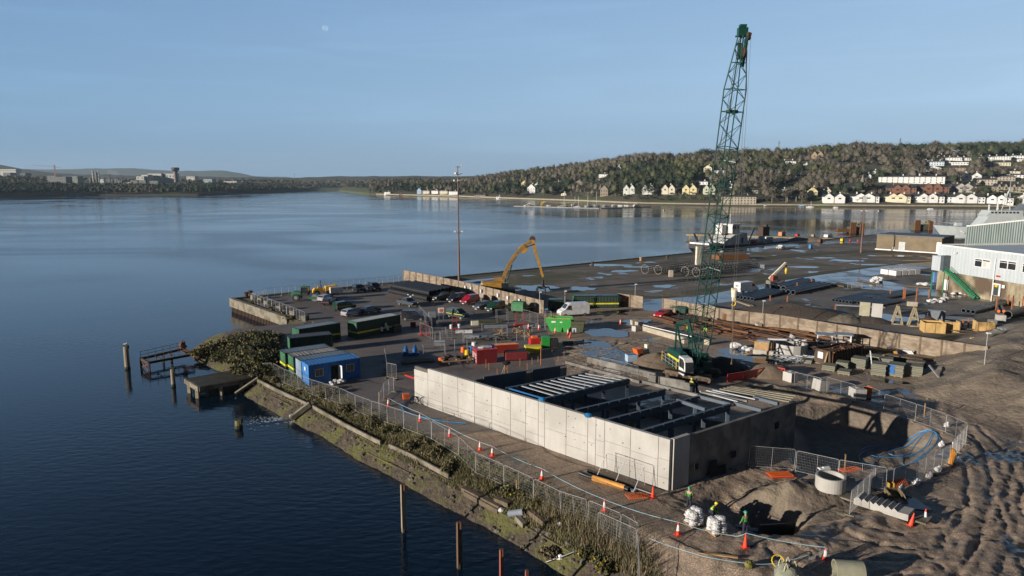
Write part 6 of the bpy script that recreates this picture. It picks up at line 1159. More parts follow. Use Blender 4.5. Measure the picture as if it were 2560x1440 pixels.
t_ = T('site_store', 'red site store box with white sheeting and blue roll on its lid', 'store', at(1212, 904), .35); MB().box((0, 0, .95), (3.0, 2.2, 1.9)).build('body', paint('store_red', (.27, .03, .035)), t_, bevel=.04); MB().box((0, 0, 1.95), (3.1, 2.3, .12)).build('lid', RED, t_); m = MB(); m.blob((.2, .2, 2.1), (1.1, .6, .15), 4, 9, 5, .3); m.build('white_sheet', BAGW, t_); MB().tube([(.8, -.2, 2.15), (1.4, .3, 2.15)], .2, 8).build('blue_roll', BLUE, t_); m = MB(); [m.box((-1.52, 0, .3+i*.22), (.02, 1.9, .07)) for i in range(6)]; m.build('white_stripes', WHITE, t_)
t_ = T('barrier_stack', 'stack of red slatted barriers with orange stripes behind the red store', 'barriers', at(1265, 880), .25); MB().box((0, 0, .6), (3.6, 1.2, 1.2)).build('stack', paint('dark_red', (.3, .03, .02)), t_); m = MB(); [m.box((-1.7+i*.3, 0, 1.24), (.07, 1.1, .04), rz=.5) for i in range(12)]; m.build('stripes', M('stripe_orange', (.5, .2, .07)), t_)
t_ = T('red_tank', 'dark red low tank between the red store and the yellow bucket', 'tank', at(1290, 900), .15); MB().box((0, 0, .7), (3.3, 1.4, 1.2)).build('tank', M('tank_darkred', (.18, .015, .02)), t_, bevel=.15); MB().box((0, 0, 1.34), (3.0, 1.1, .1)).build('tank_top', BLACK, t_)
t_ = T('concrete_skip', 'yellow pouring bucket in front of the red mixer', 'bucket', at(1333, 882), .1); m = MB(); m.side([(-.5, .1), (.5, .1), (1.2, .9), (1.1, 1.1), (-1.2, 1.1), (-1.3, .9)], -.7, .7); m.build('bucket', paint('bright_yellow', (.75, .6, .02)), t_); m = MB(); [m.bar((x, 0, 0), (x, 0, .5), .1) for x in (-.7, .7)]; m.build('stand', BLACK, t_)
t_ = T('mixer', 'red mixer machine with an orange top behind the yellow bucket', 'mixer', at(1338, 868), .2); MB().box((0, 0, .8), (1.9, 1.3, 1.4)).build('body', RED, t_, bevel=.15); MB().box((-.1, 0, 1.6), (1.0, .8, .4)).build('hopper', ORANGE, t_, bevel=.1); wheelset(t_, (-.6, .6), .55, .3, .15)
t_ = T('generator', 'green generator with a black frame left of the cones and mixer', 'generator', at(1368, 868), .1); MB().box((-.3, 0, .9), (1.3, 1.2, 1.6)).build('body', paint('gen_green', (.03, .3, .05)), t_, bevel=.05); MB().box((1.0, 0, .7), (1.3, 1.1, 1.2)).build('engine_frame', BLACK, t_, bevel=.05)
t_ = T('pump', 'pair of bright blue water pumps inside the mesh fence', 'pump', at(1027, 888), .2); 
for x in (-.7, .6): m = MB(); m.cyl((x, 0, .1), .4, .9, .35); m.blob((x, 0, 1.15), (.25, .25, .35), 3); m.build('pump_body', BLUE, t_)
MB().box((0, 0, .25), (2.4, .9, .35)).build('skid', BLUE, t_)
t_ = T('frame_trailer', 'rusty timber-framed trailer loaded with junk left of the red store', 'trailer', at(1140, 908), .3); m = MB(); [m.bar(a, b, .16) for a, b in (((-2, -1, .6), (2, -1, .6)), ((-2, 1, .6), (2, 1, .6)), ((-2, -1, .6), (-2, 1, .6)), ((2, -1, .6), (2, 1, .6)), ((0, -1, .6), (0, 1, .6)))]; m.build('frame', WOOD, t_); m = MB(); [m.box((rd.uniform(-1.6, 1.6), rd.uniform(-.8, .8), .6+rd.random()*.5), (rd.uniform(.3, .9), .3, .25), rz=rd.random()*3) for _ in range(10)]; m.build('junk_load', RUSTD, t_); wheelset(t_, (-1.2, 1.4), .9, .32, .15)
for i, (px, py, c_, l) in enumerate(((1158, 880, ORANGE, 'orange drum beside the frame trailer'), (1168, 888, YEL, 'yellow drum next to the orange one'), (1178, 878, BPIPE, 'bright blue drum touching the red store'), (1102, 908, ORANGE, 'small orange float left of the frame trailer'), (1185, 868, WHITE, 'white drum behind the red store lid'))): tag(MB().cyl((0, 0, 0), .38, .8, .34, 12).build('drum', c_, loc=at(px, py)), l, 'drum')
simple(1044, 905, (4.6, 1.6, .25), .3, 'board_stack', 'flat stack of dark boards in front of the blue pumps', 'boards', WOODD); simple(1010, 935, (5.5, .8, .3), .28, 'board_stack', 'long dark timber on the tarmac left of the pale wall top', 'boards', WOODD)
simple(1081, 812, (1.25, 1.1, 2.3), .2, 'portable_cabinet', 'tall grey cabinet standing beside the black van', 'cabinet', M('cabinet_grey', (.25, .28, .3), rough=.5))
t_ = boxthing(1103, 800, (1.1, .15, 1.0), .2, 'warning_sign', 'white warning sign with an orange disc on a stand', 'sign', WHITE, z=1.3); m = MB(); m.tube([(0, -.09, .5), (0, -.1, .5)], .32, 14); m.build('orange_disc', ORANGE, t_); m = MB(); [m.bar((x, 0, -1.3), (x, 0, .1), .06) for x in (-.4, .4)]; m.build('stand', GALV, t_)
def trolley(px, py, lab, h=1.9, w_=1.2):
    t_ = T('red_trolley', lab, 'trolley', at(px, py), .3); m = MB(); [m.tube([(x, 0, .1), (x, 0, h)], .045, 5) for x in (-w_/2, w_/2)]; m.tube([(-w_/2, 0, h), (w_/2, 0, h)], .045, 5); m.tube([(-w_/2, 0, h*.6), (w_/2, 0, h*.6)], .03, 5); m.build('frame', RED, t_); MB().box((0, -.3, .2), (w_*1.5, .8, .25)).build('base', RED, t_); return t_
t_ = trolley(1137, 824, 'tall red trolley carrying two white canisters', 2.3, .8); [MB().cyl((x, -.3, .3), .25, .7, n=10).build('canister', WHITE, t_) for x in (-.7, .7)]
trolley(1062, 838, 'dark red trolley with a slanting base in front of the black van'); trolley(1300, 812, 'red trolley left of the green skip behind the cones', 2.2, 1.5); simple(1033, 818, (.9, .5, .9), 0, 'red_box', 'small dark red box near the green container end', 'box', M('tank_darkred'))
def frame(px, py, L, W, h, lab, mat=GALV, rz=.2):
    t_ = T('scaffold_frame', lab, 'scaffold', at(px, py), rz); m = MB(); [m.tube([(x, y, 0), (x, y, h)], .035, 5) for x in (-L/2, L/2) for y in (-W/2, W/2)]; [m.tube([(-L/2, y, z), (L/2, y, z)], .03, 5) for y in (-W/2, W/2) for z in (h*.5, h)]; [m.tube([(x, -W/2, h), (x, W/2, h)], .03, 5) for x in (-L/2, L/2)]; m.build('tubes', mat, t_); return t_
frame(1130, 862, 3.6, 1.4, 2.0, 'scaffold frame standing left of the red store'); frame(1085, 884, 3.2, 1.2, 1.3, 'low scaffold frame beside the pumps'); frame(1255, 806, 2.0, 1.2, 2.3, 'grey steel tower frame with a tray behind the cones', GREYP); frame(1095, 838, 2.6, 1.0, 1.2, 'low steel frame behind the table stack'); frame(1370, 822, 1.0, .8, 3.0, 'ladder frame left of the green skip')
t_ = T('table_stack', 'stack of pale table tops on dark legs left of the scaffold frame', 'tables', at(1099, 868), .1); [MB().box((0, 0, .5+i*.25), (1.7, 1.1, .07)).build('table_top', GALV if i % 2 else M('table_grey', (.4, .42, .45)), t_) for i in range(3)]; m = MB(); [m.bar((x, y, 0), (x, y, .95), .06) for x in (-.7, .7) for y in (-.4, .4)]; m.build('legs', BLACK, t_)
for i, (px, py, l) in enumerate(((1247, 838, 'tangle of broken timber left of the taller post row'), (1297, 836, 'pale splintered timber heap in mid compound'), (1320, 846, 'small timber heap beside the green generator'), (1225, 852, 'low spread of timbers behind the red store'), (1262, 852, 'dark timber and sheet heap behind the slatted barriers'), (1197, 852, 'scattered battens behind the drums'))):
    m = MB(); [m.bar(Vector((rd.uniform(-1.1, 1.1), rd.uniform(-.6, .6), rd.uniform(.1, .5))), Vector((rd.uniform(-1.3, 1.3), rd.uniform(-.7, .7), rd.uniform(.2, 1.3 if i < 3 else .6))), .1, .06) for _ in range(16)]; tag(m.build('timber_heap', WOOD if i in (0, 1, 2) else WOODD, loc=at(px, py)), l, 'timber heap')
for i, (px, py, L, c_, l) in enumerate(((1160, 833, 2.8, WHITE, 'white pipes lying below the red trolley'), (1225, 806, 5.0, M('olive_bin'), 'long dark crate of materials behind the small yellow board'), (1240, 820, 4.0, GREYP, 'grey beams in front of the dark crate'), (1330, 820, 3.0, GREYP, 'grey tubes left of the two cones'), (1215, 846, 4.2, M('tarpaulin', (.06, .1, .14)), 'dark blue tarpaulin bundle behind the red store'), (1180, 846, 2.4, GREYP, 'grey plates behind the scaffold frame'), (1420, 862, 1.6, M('tarpaulin'), 'blue plastic piece lying on mud right of the generator'), (1115, 812, 2.4, GREYP, 'grey girders under the warning sign'))):
    m = MB(); [m.bar((-L/2, -.4+k*.25, .2+(k % 2)*.2), (L/2, -.4+k*.25, .2+(k % 2)*.2), .18, .2) for k in range(4)]; tag(m.build('material_bundle', c_, loc=at(px, py), rz=rd.uniform(-.2, .4)), l, 'bundle')
simple(1187, 816, (1.3, .5, .8), .2, 'cream_board', 'small cream board leaning in front of the dark crate', 'board', M('cream_paint'), z=.2)
for i, (px, py, h) in enumerate(((1137, 878, 1.9), (1168, 884, 2.0), (1118, 846, 1.5), (1240, 872, 1.8), (1292, 852, 2.0), (1312, 850, 2.0), (1330, 844, 2.2), (1268, 850, 2.0), (1205, 828, 1.3), (1088, 856, 1.6), (1255, 842, 1.7), (1418, 815, 1.3), (1160, 842, 1.2))): tag(MB().tube([(0, 0, 0), (0, 0, h)], .045, 5).build('steel_post', GALV, loc=at(px, py)), 'grey steel post standing in the cluttered compound', 'post', 'grey posts in the compound')
for i, (px, py, h) in enumerate(((1215, 920, 1.2), (1222, 925, 1.0), (1243, 938, .9), (1300, 915, 1.1), (1318, 925, 1.0), (1330, 912, 1.0), (1410, 895, 1.1), (1395, 905, .9), (1268, 930, .9), (1345, 905, .8), (1380, 888, .8))): tag(MB().tube([(0, 0, 0), (0, 0, h)], .03, 5).build('starter_bar', M('orange_rust_post'), loc=at(px, py)), 'orange rusted starter bar sticking up behind the pale wall', 'bar', 'rusted starter bars')
tag(MB().tube([(0, 0, 0), (0, 0, 3.3)], .06, 6).build('orange_pole', M('orange_rust_post'), loc=at(1352, 912)), 'tall thin orange pole in front of the yellow bucket', 'pole')
t_ = T('survey_stand', 'black and white instrument on a timber stand above the steel frame', 'instrument', at(1262, 935), .3); m = MB(); [m.tube([(0, 0, 1.2), (math.cos(a)*.5, math.sin(a)*.5, 0)], .04, 5) for a in (0, 2.1, 4.2)]; m.build('tripod', WOOD, t_); m = MB(); m.blob((.2, 0, 1.5), (.55, .3, .3), 3); m.build('black_cover', BLACK, t_)
# mud ridges churned by tyres (rubbly texture) around the yard
m = MB()
for i in range(260):
    px = rd.uniform(1420, 1620); py = rd.uniform(850, 945); p = at(px, py); a = rd.gauss(.6, .5); L = rd.uniform(.3, 1.2); m.blob((p.x, p.y, p.z), (L, .14, .1), i, 6, 4, .3)
for i in range(120):
    px = rd.uniform(2150, 2560); py = rd.uniform(900, 1060); p = onbank(px, py); s_ = rd.uniform(.04, .12); m.blob((p.x, p.y, p.z), (s_, s_, s_*.7), i, 6, 4, .4)
st(tag(m.build('mud_clods', SOIL), 'clods of churned mud', 'mud'), 'stuff')
# ================================================================ MATERIAL HANDLER
o_ = P(1240, 735); Yh = o_.y; mh = T('material_handler', 'big ochre-yellow material handler with a curved boom and open grab', 'material handler', o_); MY = M('handler_yellow', (.5, .26, .03), (.28, .14, .03), sc=1.5, rough=.55); MYD = M('handler_boom', (.3, .17, .04), (.14, .085, .03), sc=1.2, rough=.7)
def W_(px, py, dy=0): v = V(px, py, Yh+dy); return v
m = MB(); m.box(W_(1228, 714, 0)+Vector((.5, 0, -.2)), (5.4, 3.2, 2.3), rz=.1); bw(m, 'house', MY, mh, bevel=.2); m = MB(); m.box(W_(1262, 716)+Vector((0, -1.2, 0)), (1.6, 1.0, 2.0), rz=.1); bw(m, 'cab', GLASS, mh, bevel=.1)
m = MB(); m.box((o_.x+1, o_.y, .6), (6.5, 3.0, .8), rz=.1); bw(m, 'track_frame', RUSTD, mh); m = MB(); m.box(W_(1250, 700)+Vector((0, .4, .2)), (2.6, 1.6, 1.0)); bw(m, 'engine_deck', MYD, mh)
bp = [W_(1256, 704), W_(1264, 680), W_(1275, 657), W_(1292, 633), W_(1312, 614), W_(1331, 602)]; wd = [1.5, 1.6, 1.7, 1.5, 1.4, .9]
m = MB(); [m.bar(bp[i], bp[i+1]+(bp[i+1]-bp[i]).normalized()*.15, .8, (wd[i]+wd[i+1])/2, up=(0, 1, 0)) for i in range(5)]; m.v = m.v; bw(m, 'boom', MYD, mh)
m = MB(); m.bar(bp[2].lerp(bp[3], .2)+Vector((0, -.45, -.5)), bp[3]+Vector((0, -.45, -.6)), .1, .7, up=(0, 1, 0)); m.box(W_(1308, 622)+Vector((0, -.3, 0)), (1.7, .8, 1.5), ry=.8); bw(m, 'boom_bracket', MY, mh)
sk = [W_(1332, 600), W_(1339, 630), W_(1357, 692)]; m = MB(); m.bar(sk[0], sk[1], .7, 1.2, up=(0, 1, 0)); m.bar(sk[1], sk[1].lerp(sk[2], .5), .6, 1.0, up=(0, 1, 0)); m.bar(sk[1].lerp(sk[2], .5), sk[2], .5, .65, up=(0, 1, 0)); bw(m, 'stick', MY, mh); m = MB(); m.tube([W_(1331, 598)+Vector((0, -.5, 0)), W_(1331, 598)+Vector((0, .5, 0))], .7, 12); bw(m, 'knuckle', RUSTD, mh)
m = MB(); m.tube([W_(1268, 700, -.6), W_(1280, 662, -.6)], .16, 6); m.tube([W_(1312, 620, -.6), W_(1336, 610, -.6)], .13, 6); bw(m, 'hydraulic_ram', BLACK, mh)
gp = W_(1357, 712); m = MB(); m.cyl((gp.x, gp.y, gp.z-.4), .35, 1.6, .25, 10); m.cyl((gp.x, gp.y, gp.z-.9), .7, .6, .5, 10)
for k in range(5): a = k*2*math.pi/5; d = Vector((math.cos(a), math.sin(a), 0)); c = Vector((gp.x, gp.y, gp.z-.6)); m.tube([c+d*.5, c+d*1.3+Vector((0, 0, .1)), c+d*1.75+Vector((0, 0, -.7)), c+d*1.6+Vector((0, 0, -1.7))], [.2, .2, .16, .05], 6)
bw(m, 'grab', BLACK, mh)
# ================================================================ STORAGE YARD
PB = M('pipe_slate', (.06, .085, .11), (.04, .055, .075), sc=1, rough=.45)
def bundle(a, b, n, r, lab, mat=PB, lv=1):
    a = P(*a); b = P(*b); d = (b-a).normalized(); pv_ = Vector((-d.y, d.x, 0)); k = 0
    for l_ in range(lv):
        for i in range(n-l_):
            k += 1; o = pv_*(i*r*2.05+l_*r)+Vector((0, 0, r+l_*r*1.75)); pipe(a+o, b+o, r, mat, lab % ORD[k-1], n=10)
bundle((1958, 727), (2032, 708), 3, .6, 'large slate-blue pipe behind the telehandler track, %s in its bundle'); bundle((1982, 737), (2072, 717), 3, .55, 'slate-blue pipe right of the orange stakes, %s in its bundle'); bundle((1880, 752), (1962, 733), 6, .4, 'dark pipe lying near the road bend, %s in its row'); bundle((2126, 760), (2205, 742), 6, .35, 'dark pipe left of the leaning slabs, %s in its row'); bundle((2195, 752), (2292, 735), 5, .35, 'dark pipe behind the leaning slabs, %s in its row', lv=1); bundle((2190, 768), (2250, 757), 7, .35, 'dark pipe with green tips beside the leaning slabs, %s in its row'); bundle((2432, 785), (2545, 755), 3, .4, 'dark pipe at the right edge by the orange posts, %s in its row'); bundle((2470, 775), (2570, 748), 2, .45, 'dark pipe further right beyond the orange-capped ends, %s in its row')
pipe(P(2518, 796)+Vector((0, 0, .7)), P(2590, 774)+Vector((0, 0, .7)), .75, M('dark_steel_pipe', (.06, .065, .07), rough=.5), 'wide open-ended dark steel pipe at the right edge', n=16)
for i, (px, py, h) in enumerate(((1992, 722, 1.5), (2028, 712, 1.5), (2225, 742, 1.6), (2258, 748, 2.6), (2262, 746, 2.2), (2290, 754, 3.0), (2322, 744, 1.8), (2490, 775, 2.6), (2519, 765, 2.4), (2528, 781, 2.8), (2555, 772, 2.6), (1968, 755, 1.3), (1925, 752, 1.2), (2088, 778, 1.2), (2420, 822, 1.8), (2407, 815, 1.2), (2314, 800, 1.6), (2328, 798, 1.6))): tag(MB().box((0, 0, h/2), (.2, .15, h)).build('rack_post', M('rust_orange_post', (.42, .15, .05), (.28, .1, .04), rough=.8), loc=P(px, py)), 'orange rusty steel post of the pipe racks', 'post', 'orange posts of the pipe racks')
for i, (px, c_) in enumerate(((2496, ORANGE), (2509, ORANGE))): p = P(px, 783); t_ = T('capped_pipe', ['pipe with an orange end cap, left of two at the right edge rack', 'pipe with an orange end cap, right of two at the right edge rack'][i], 'pipe', p); MB().tube([(0, 0, .4), (-.1, -.16, .4)], .27, 10).build('end_cap', c_, t_); MB().tube([(0, 0, .4), (5, 8, .4)], .25, 10).build('pipe_body', PB, t_)
for i, (px, py, l, c_) in enumerate(((2160, 797, 'greenish leaning concrete slab, left of the pair', M('slab_green', (.36, .34, .24), (.27, .25, .18), rough=.9)), (2191, 801, 'white leaning concrete slab, right of the pair', CW))): p = P(px, py); tag(MB().box((0, 0, 1.55), (1.75, .45, 3.1), rx=-.12).build('leaning_slab', c_, loc=p, rz=-.55, bevel=.03), l, 'slab')
for i, (px, py) in enumerate(((2243, 812), (2285, 817))):
    p = P(px, py); t_ = T('a_frame', ['pale concrete A-frame, left one of the pair', 'pale concrete A-frame, right one of the pair'][i], 'frame', p, -.35); m = MB()
    for y in (0, 1.3): [m.bar(a, b, .2, .2) for a, b in (((-.85, y, 0), (0, y, 3.4)), ((.85, y, 0), (0, y, 3.4)), ((-.5, y, 1.4), (.5, y, 1.4)))]
    m.bar((-.85, 0, .1), (.85, 0, .1), .2); m.build('frame', M('pale_pile'), t_); m = MB(); m.bar((.05, .65, 3.3), (.86, .65, .1), 1.2, .06, up=(1, 0, 0)); m.build('side_plate', WOODD, t_)
PLY = M('ply_crate', (.6, .4, .15), (.48, .3, .11), sc=1.2, rough=.7, st=(4, 4, .3))
def crate(px, py, L, W, h, lab, rz=-.3, opened=False):
    t_ = T('plywood_crate', lab, 'crate', P(px, py), rz); m = MB(); m.box((0, -W/2, h/2), (L, .08, h)); m.box((-L/2, 0, h/2), (.08, W, h)); m.box((L/2, 0, h/2), (.08, W, h))
    if not opened: m.box((0, W/2, h/2), (L, .08, h))
    m.build('panels', PLY, t_); MB().box((0, 0, h*.8 if not opened else .15), (L*.94, W*.94, .15)).build('contents', RUSTD, t_); m = MB(); [m.box((x, -W/2-.06, h/2), (.12, .05, h)) for x in (-L/2+.1, 0, L/2-.1)]; m.build('battens', WOOD, t_); return t_
crate(2331, 829, 3.2, 2.6, 1.7, 'big plywood crate with a white label and dark contents heaped above'); crate(2372, 828, 2.6, 2.2, 1.8, 'open plywood crate beside the big labelled one', opened=True); crate(2458, 832, 2.6, 2.2, 2.0, 'plywood crate right of the low brown pallet box', opened=True); crate(2443, 860, 1.7, 1.2, .9, 'small plywood crate standing alone by the wall lamp')
heap(P(2325, 822)+Vector((0, .5, 1.2)), 1.6, 1.2, .9, 'brown earth heaped in the big plywood crate', RUSTD, seed=8, n=12)
t_ = T('pallet_box', 'low brown slatted pallet box between the plywood crates', 'box', P(2408, 832), -.3); m = MB(); [m.bar(a, b, .14) for a, b in (((-2, -1, .5), (2, -1, .5)), ((-2, 1, .5), (2, 1, .5)), ((-2, -1, .5), (-2, 1, .5)), ((2, -1, .5), (2, 1, .5)), ((-2, -1, .1), (2, -1, .1)))]; m.build('slats', WOODD, t_); m = MB(); [m.box((rd.uniform(-1.6, 1.6), rd.uniform(-.8, .8), .4), (.8, .15, .15), rz=rd.random()*3) for _ in range(14)]; m.build('scrap', RUSTD, t_)
t_ = T('open_skip', 'grey-brown open skip with white lettered panel at the right edge', 'skip', P(2535, 858), -.12); MB().side([(-2.5, 0), (2.8, 0), (3.0, 2.1), (-2.7, 2.1)], -1.1, 1.1).build('shell', M('skip_grey', (.17, .17, .14), (.1, .09, .075), sc=1, rough=.8), t_); MB().box((.1, -1.12, 1.25), (1.4, .02, .9)).build('sign_panel', WHITE, t_); MB().box((.1, -1.12, .55), (1.3, .02, .2)).build('sign_strip', WHITE, t_); m = MB(); [m.tube([(rd.uniform(-2.4, -1), rd.uniform(-.8, .8), 2.2), (rd.uniform(1, 2.6), rd.uniform(-.8, .8), 2.3)], .25, 8) for _ in range(5)]; m.build('metal_load', GREYP, t_)
for i, (px, py, n, sp, s_, l) in enumerate(((2195, 705, 6, .9, 1.0, 'white wrapped sack pile with grey side in the bend of the road'), (2188, 708, 3, .8, .7, 'slumped white sheeting left of the wrapped sack pile'), (2336, 757, 5, 1.5, .6, 'white sacks, left of the group on the open yard'), (2356, 753, 5, 1.4, .6, 'white sacks, right of the group on the open yard'), (2300, 712, 4, .7, .55, 'white bags by the blue plastic tube near the shed'), (2316, 714, 4, .6, .55, 'pinkish bags touching the blue upright near the shed'), (2395, 737, 4, 1.2, .45, 'white bags along the foot of the shed, left'), (2415, 738, 4, 1.0, .45, 'white bags along the foot of the shed, middle'))): sacks(px, py, l, n, 30+i, sp, s_)
t_ = T('wrapped_pallets', 'wide stack of white wrapped blocks on the verge beyond the road', 'pallets', P(2250, 686), .35); [MB().box((x, y, .75), (2.1, 2.4, 1.4)).build('wrapped_block', BAGW, t_, bevel=.15) for x in (-3.4, -1.1, 1.2, 3.5) for y in (-1.3, 1.3)]
simple(2440, 737, (3.6, 1.2, .9), -.9, 'wrapped_block', 'long white wrapped block at the foot of the green stair', 'pallets', BAGW, .1); simple(2336, 706, (.9, .9, 2.6), 0, 'blue_upright', 'blue upright locker beside the shed corner', 'locker', M('locker_blue', (.12, .25, .5)), .03)
t_ = T('mesh_cage', 'grey mesh cage standing alone on the wet yard', 'cage', P(2137, 720), .1); m = MB(); [m.bar((x, y, 0), (x, y, 1.3), .08) for x in (-1.3, 1.3) for y in (-.8, .8)]; [m.bar((-1.3, y, z), (1.3, y, z), .05) for y in (-.8, .8) for z in (.2, .55, .9, 1.3)]; [m.bar((x, -.8, .2), (x, -.8, 1.3), .03) for x in (-1, -.7, -.4, -.1, .2, .5, .8, 1.1)]; m.build('cage', GALV, t_)
for i, (a, b, l) in enumerate((((2080, 715), (2110, 718), 'timber bearers left of the mesh cage'), ((2150, 703), (2190, 712), 'timber edge round the white sack pile'), ((2270, 718), (2330, 722), 'timber frame in front of the shed corner'), ((2300, 812), (2300, 812), 'x'))[:3]): m = MB(); [m.bar(P(*a)+Vector((0, k*.6, .2)), P(*b)+Vector((0, k*.6, .2)), .25) for k in range(3)]; tag(m.build('bearers', WOODD), l, 'timber')
heap(P(1985, 785), 11, 3.5, 1.8, 'long dark soil heap behind the panelled wall', SOILD, -.55, 9); heap(P(2115, 803), 3.2, 2.2, 1.4, 'grey rubble heap left of the leaning slabs', MATS['rubble_stone'], 0, 10, rough=.9); heap(P(2175, 805), 4, 2, 1.0, 'dark soil heap in front of the leaning slabs', SOILD, -.4, 12); heap(P(1700, 735), 9, 3, .5, 'low gravel spread on the apron behind the yard gate', MATS['rubble_stone'], .2, 13); heap(P(2015, 602), 9, 5, 2.2, 'pale gravel heap on the far pier root', M('gravel_pale', (.25, .22, .18), rough=.95), 0, 14)
m = MB(); m.bar(P(1838, 752), P(1880, 766), 1.2, .5); tag(m.build('earth_bund', SOIL, bevel=.2), 'earth kerb at the inside of the road bend', 'bund')
for i, (px, py, dims, l, mt) in enumerate(((2150, 766, (9, 1.2, .15), 'flat white strip lying in front of the pipe racks', GALV), (2365, 795, (9, 3.5, .1), 'flat grey plate with puddles behind the plywood crates', GREYP), (2125, 790, (10, 1.5, .2), 'flat green-grey plate left of the leaning slabs', M('plate_green', (.13, .17, .14))), (2340, 800, (2.6, 1.2, 1.8), 'grey-green tank behind the big plywood crate', GREYP), (2280, 765, (1.8, 1, .9), 'pale concrete block at the pipe rack', pc_), (2500, 806, (1.4, 1.2, 1.4), 'pale cube beside the dark steel pipe, left', CW), (2480, 812, (1.2, 1.1, .9), 'lower pale cube at the end of the pipes', GREYP), (1905, 675, (1.2, 1.2, 1.6), 'grey bin on the apron', GREYP), (2545, 790, (3, .6, .4), 'timber under the wide steel pipe', WOODD))): simple(px, py, dims, -.35, ('plate' if dims[2] < .3 else 'block'), l, 'plate' if dims[2] < .3 else 'block', mt)
# telehandler
t_ = T('telehandler', 'telehandler with raised cream boom and a yellow hook beyond the wet road', 'telehandler', P(1938, 716), .3); m = MB(); m.box((0, 0, 1.1), (4.4, 1.6, .9)); m.build('chassis', M('tele_grey', (.2, .18, .16)), t_, bevel=.1); MB().box((-.8, -.5, 2.1), (1.5, .9, 1.4)).build('cab', M('tele_red', (.35, .08, .04)), t_, bevel=.1); MB().box((-.8, -.96, 2.2), (1.3, .03, .9)).build('cab_glass', GLASS, t_)
m = MB(); m.bar((-1.6, .3, 1.9), (2.9, .3, 5.6), .45, .5); m.build('boom', M('cream_paint'), t_); m = MB(); m.bar((2.8, .3, 5.6), (3.1, .3, 4.3), .3); m.build('boom_tip', RUST, t_); m = MB(); m.tube([(3.1, .3, 4.4), (3.1, .3, 3.6), (3.1, .3, 2.9)], [.25, .35, .12], 8); m.build('yellow_hook', YEL, t_); wheelset(t_, (-1.5, 1.5), .75, .62, .4)
def cage(px, py, px2, py2, r, lab):
    a, b = P(px, py)+Vector((0, 0, r)), P(px2, py2)+Vector((0, 0, r)); t_ = T('rebar_cage', lab, 'rebar cage', (a.x, a.y, 0)); d = (b-a).normalized(); s_ = Vector((-d.y, d.x, 0)); L = (b-a).length; m = MB(); n = 12
    for k in range(n): t2 = 2*math.pi*k/n; o = s_*math.cos(t2)*r+Vector((0, 0, math.sin(t2)*r)); m.tube([a+o, b+o], .1, 4)
    bw(m, 'long_bars', M('rebar_grey', (.3, .28, .26), rough=.7), t_); m = MB()
    for k in range(0, 14): c = a+d*(L*k/13); m.tube([c+s_*math.cos(q)*r+Vector((0, 0, math.sin(q)*r)) for q in [i*.52 for i in range(12)]], .055, 4, closed=True)
    bw(m, 'hoops', MATS['rebar_grey'], t_); m = MB(); [m.blob(a+s_*math.cos(q)*r*.9+Vector((0, 0, math.sin(q)*r*.9)), .11, int(q*10), 6, 4, .2) for q in [i*.8 for i in range(8)]]; bw(m, 'end_rings', M('galv_pale', (.2, .2, .2)), t_)
for i, (a, b, l) in enumerate((((1612, 684), (1690, 672), 'leftmost long rebar cage on the dark apron'), ((1645, 686), (1725, 674), 'second rebar cage, its end ring right of the leftmost'), ((1712, 690), (1800, 678), 'third rebar cage, left of the crane boom'), ((1740, 692), (1840, 680), 'rebar cage lying across behind the crane boom'), ((1800, 676), (1885, 668), 'rebar cage right of the crane boom on the apron'))): cage(*a, *b, 1.25, l)
simple(1677, 692, (1.1, 1, 1.8), 0, 'block', 'pale grey block between the rebar cage ends', 'block', pc_)
simple(1745, 662, (1.6, .9, 5.6), .3, 'white_silo', 'tilted white upright box behind the crane boom', 'box', M('cream_paint'))
m = MB(); m.box((0, 0, .8), (11, 4.5, 1.4)); m.box((0, 0, 1.6), (9, 3, .2)); tag(m.build('rusty_pontoon', RS[0], loc=P(1826, 648), rz=.25), 'flat rusty pontoon box on the quay edge in front of the dredger', 'pontoon')
for i, (px, py, l) in enumerate(((616, 744, 'leftmost rusty bollard on the quay corner'), (626, 740, 'second rusty bollard on the quay corner'), (1481, 664, 'dark bollard on the far quay edge left'), (1668, 648, 'rusty bollard on the far quay edge near the dredger'), (1602, 652, 'small ochre bollard on the far quay edge'))): t_ = T('bollard', l, 'bollard', P(px, py)); MB().cyl((0, 0, 0), .45, .9, .35).build('post', RUSTD if i != 4 else WOOD, t_); MB().cyl((0, 0, .85), .6, .35, .5).build('head', RUSTD if i != 4 else WOOD, t_)
for i, (px, py) in enumerate(((636, 748), (655, 755), (670, 762), (702, 775), (735, 788), (762, 800))): p = P(px, py); tag(MB().box((0, 0, .4), (1.3, 1.1, 1.0)).build('quay_block', CONCD, loc=p, rz=.8+i*.1, bevel=.08), '%s weathered concrete block counted from the quay corner inside the edge fence' % ORD[i], 'concrete block', 'concrete blocks on the old quay')
cq = [Vector((x, y, .05)) for x, y in ((-58.8, 146.5), (-48, 135.5), (-40, 125.5))]; k_ = [((c.x+rd.uniform(-2, 2), c.y+rd.uniform(-2, 2), .2), (1.2, 1.2, .4)) for c in [cq[0].lerp(cq[1], t2) for t2 in (.3, .6, .9)]+[cq[1].lerp(cq[2], t2) for t2 in (.3, .7, 1)]]
bush('scrub', 'brown scrub growing on the old quay behind its coping', k_, 260, .12, [.3, .3, .35, 0, .05], 70, cat='scrub')
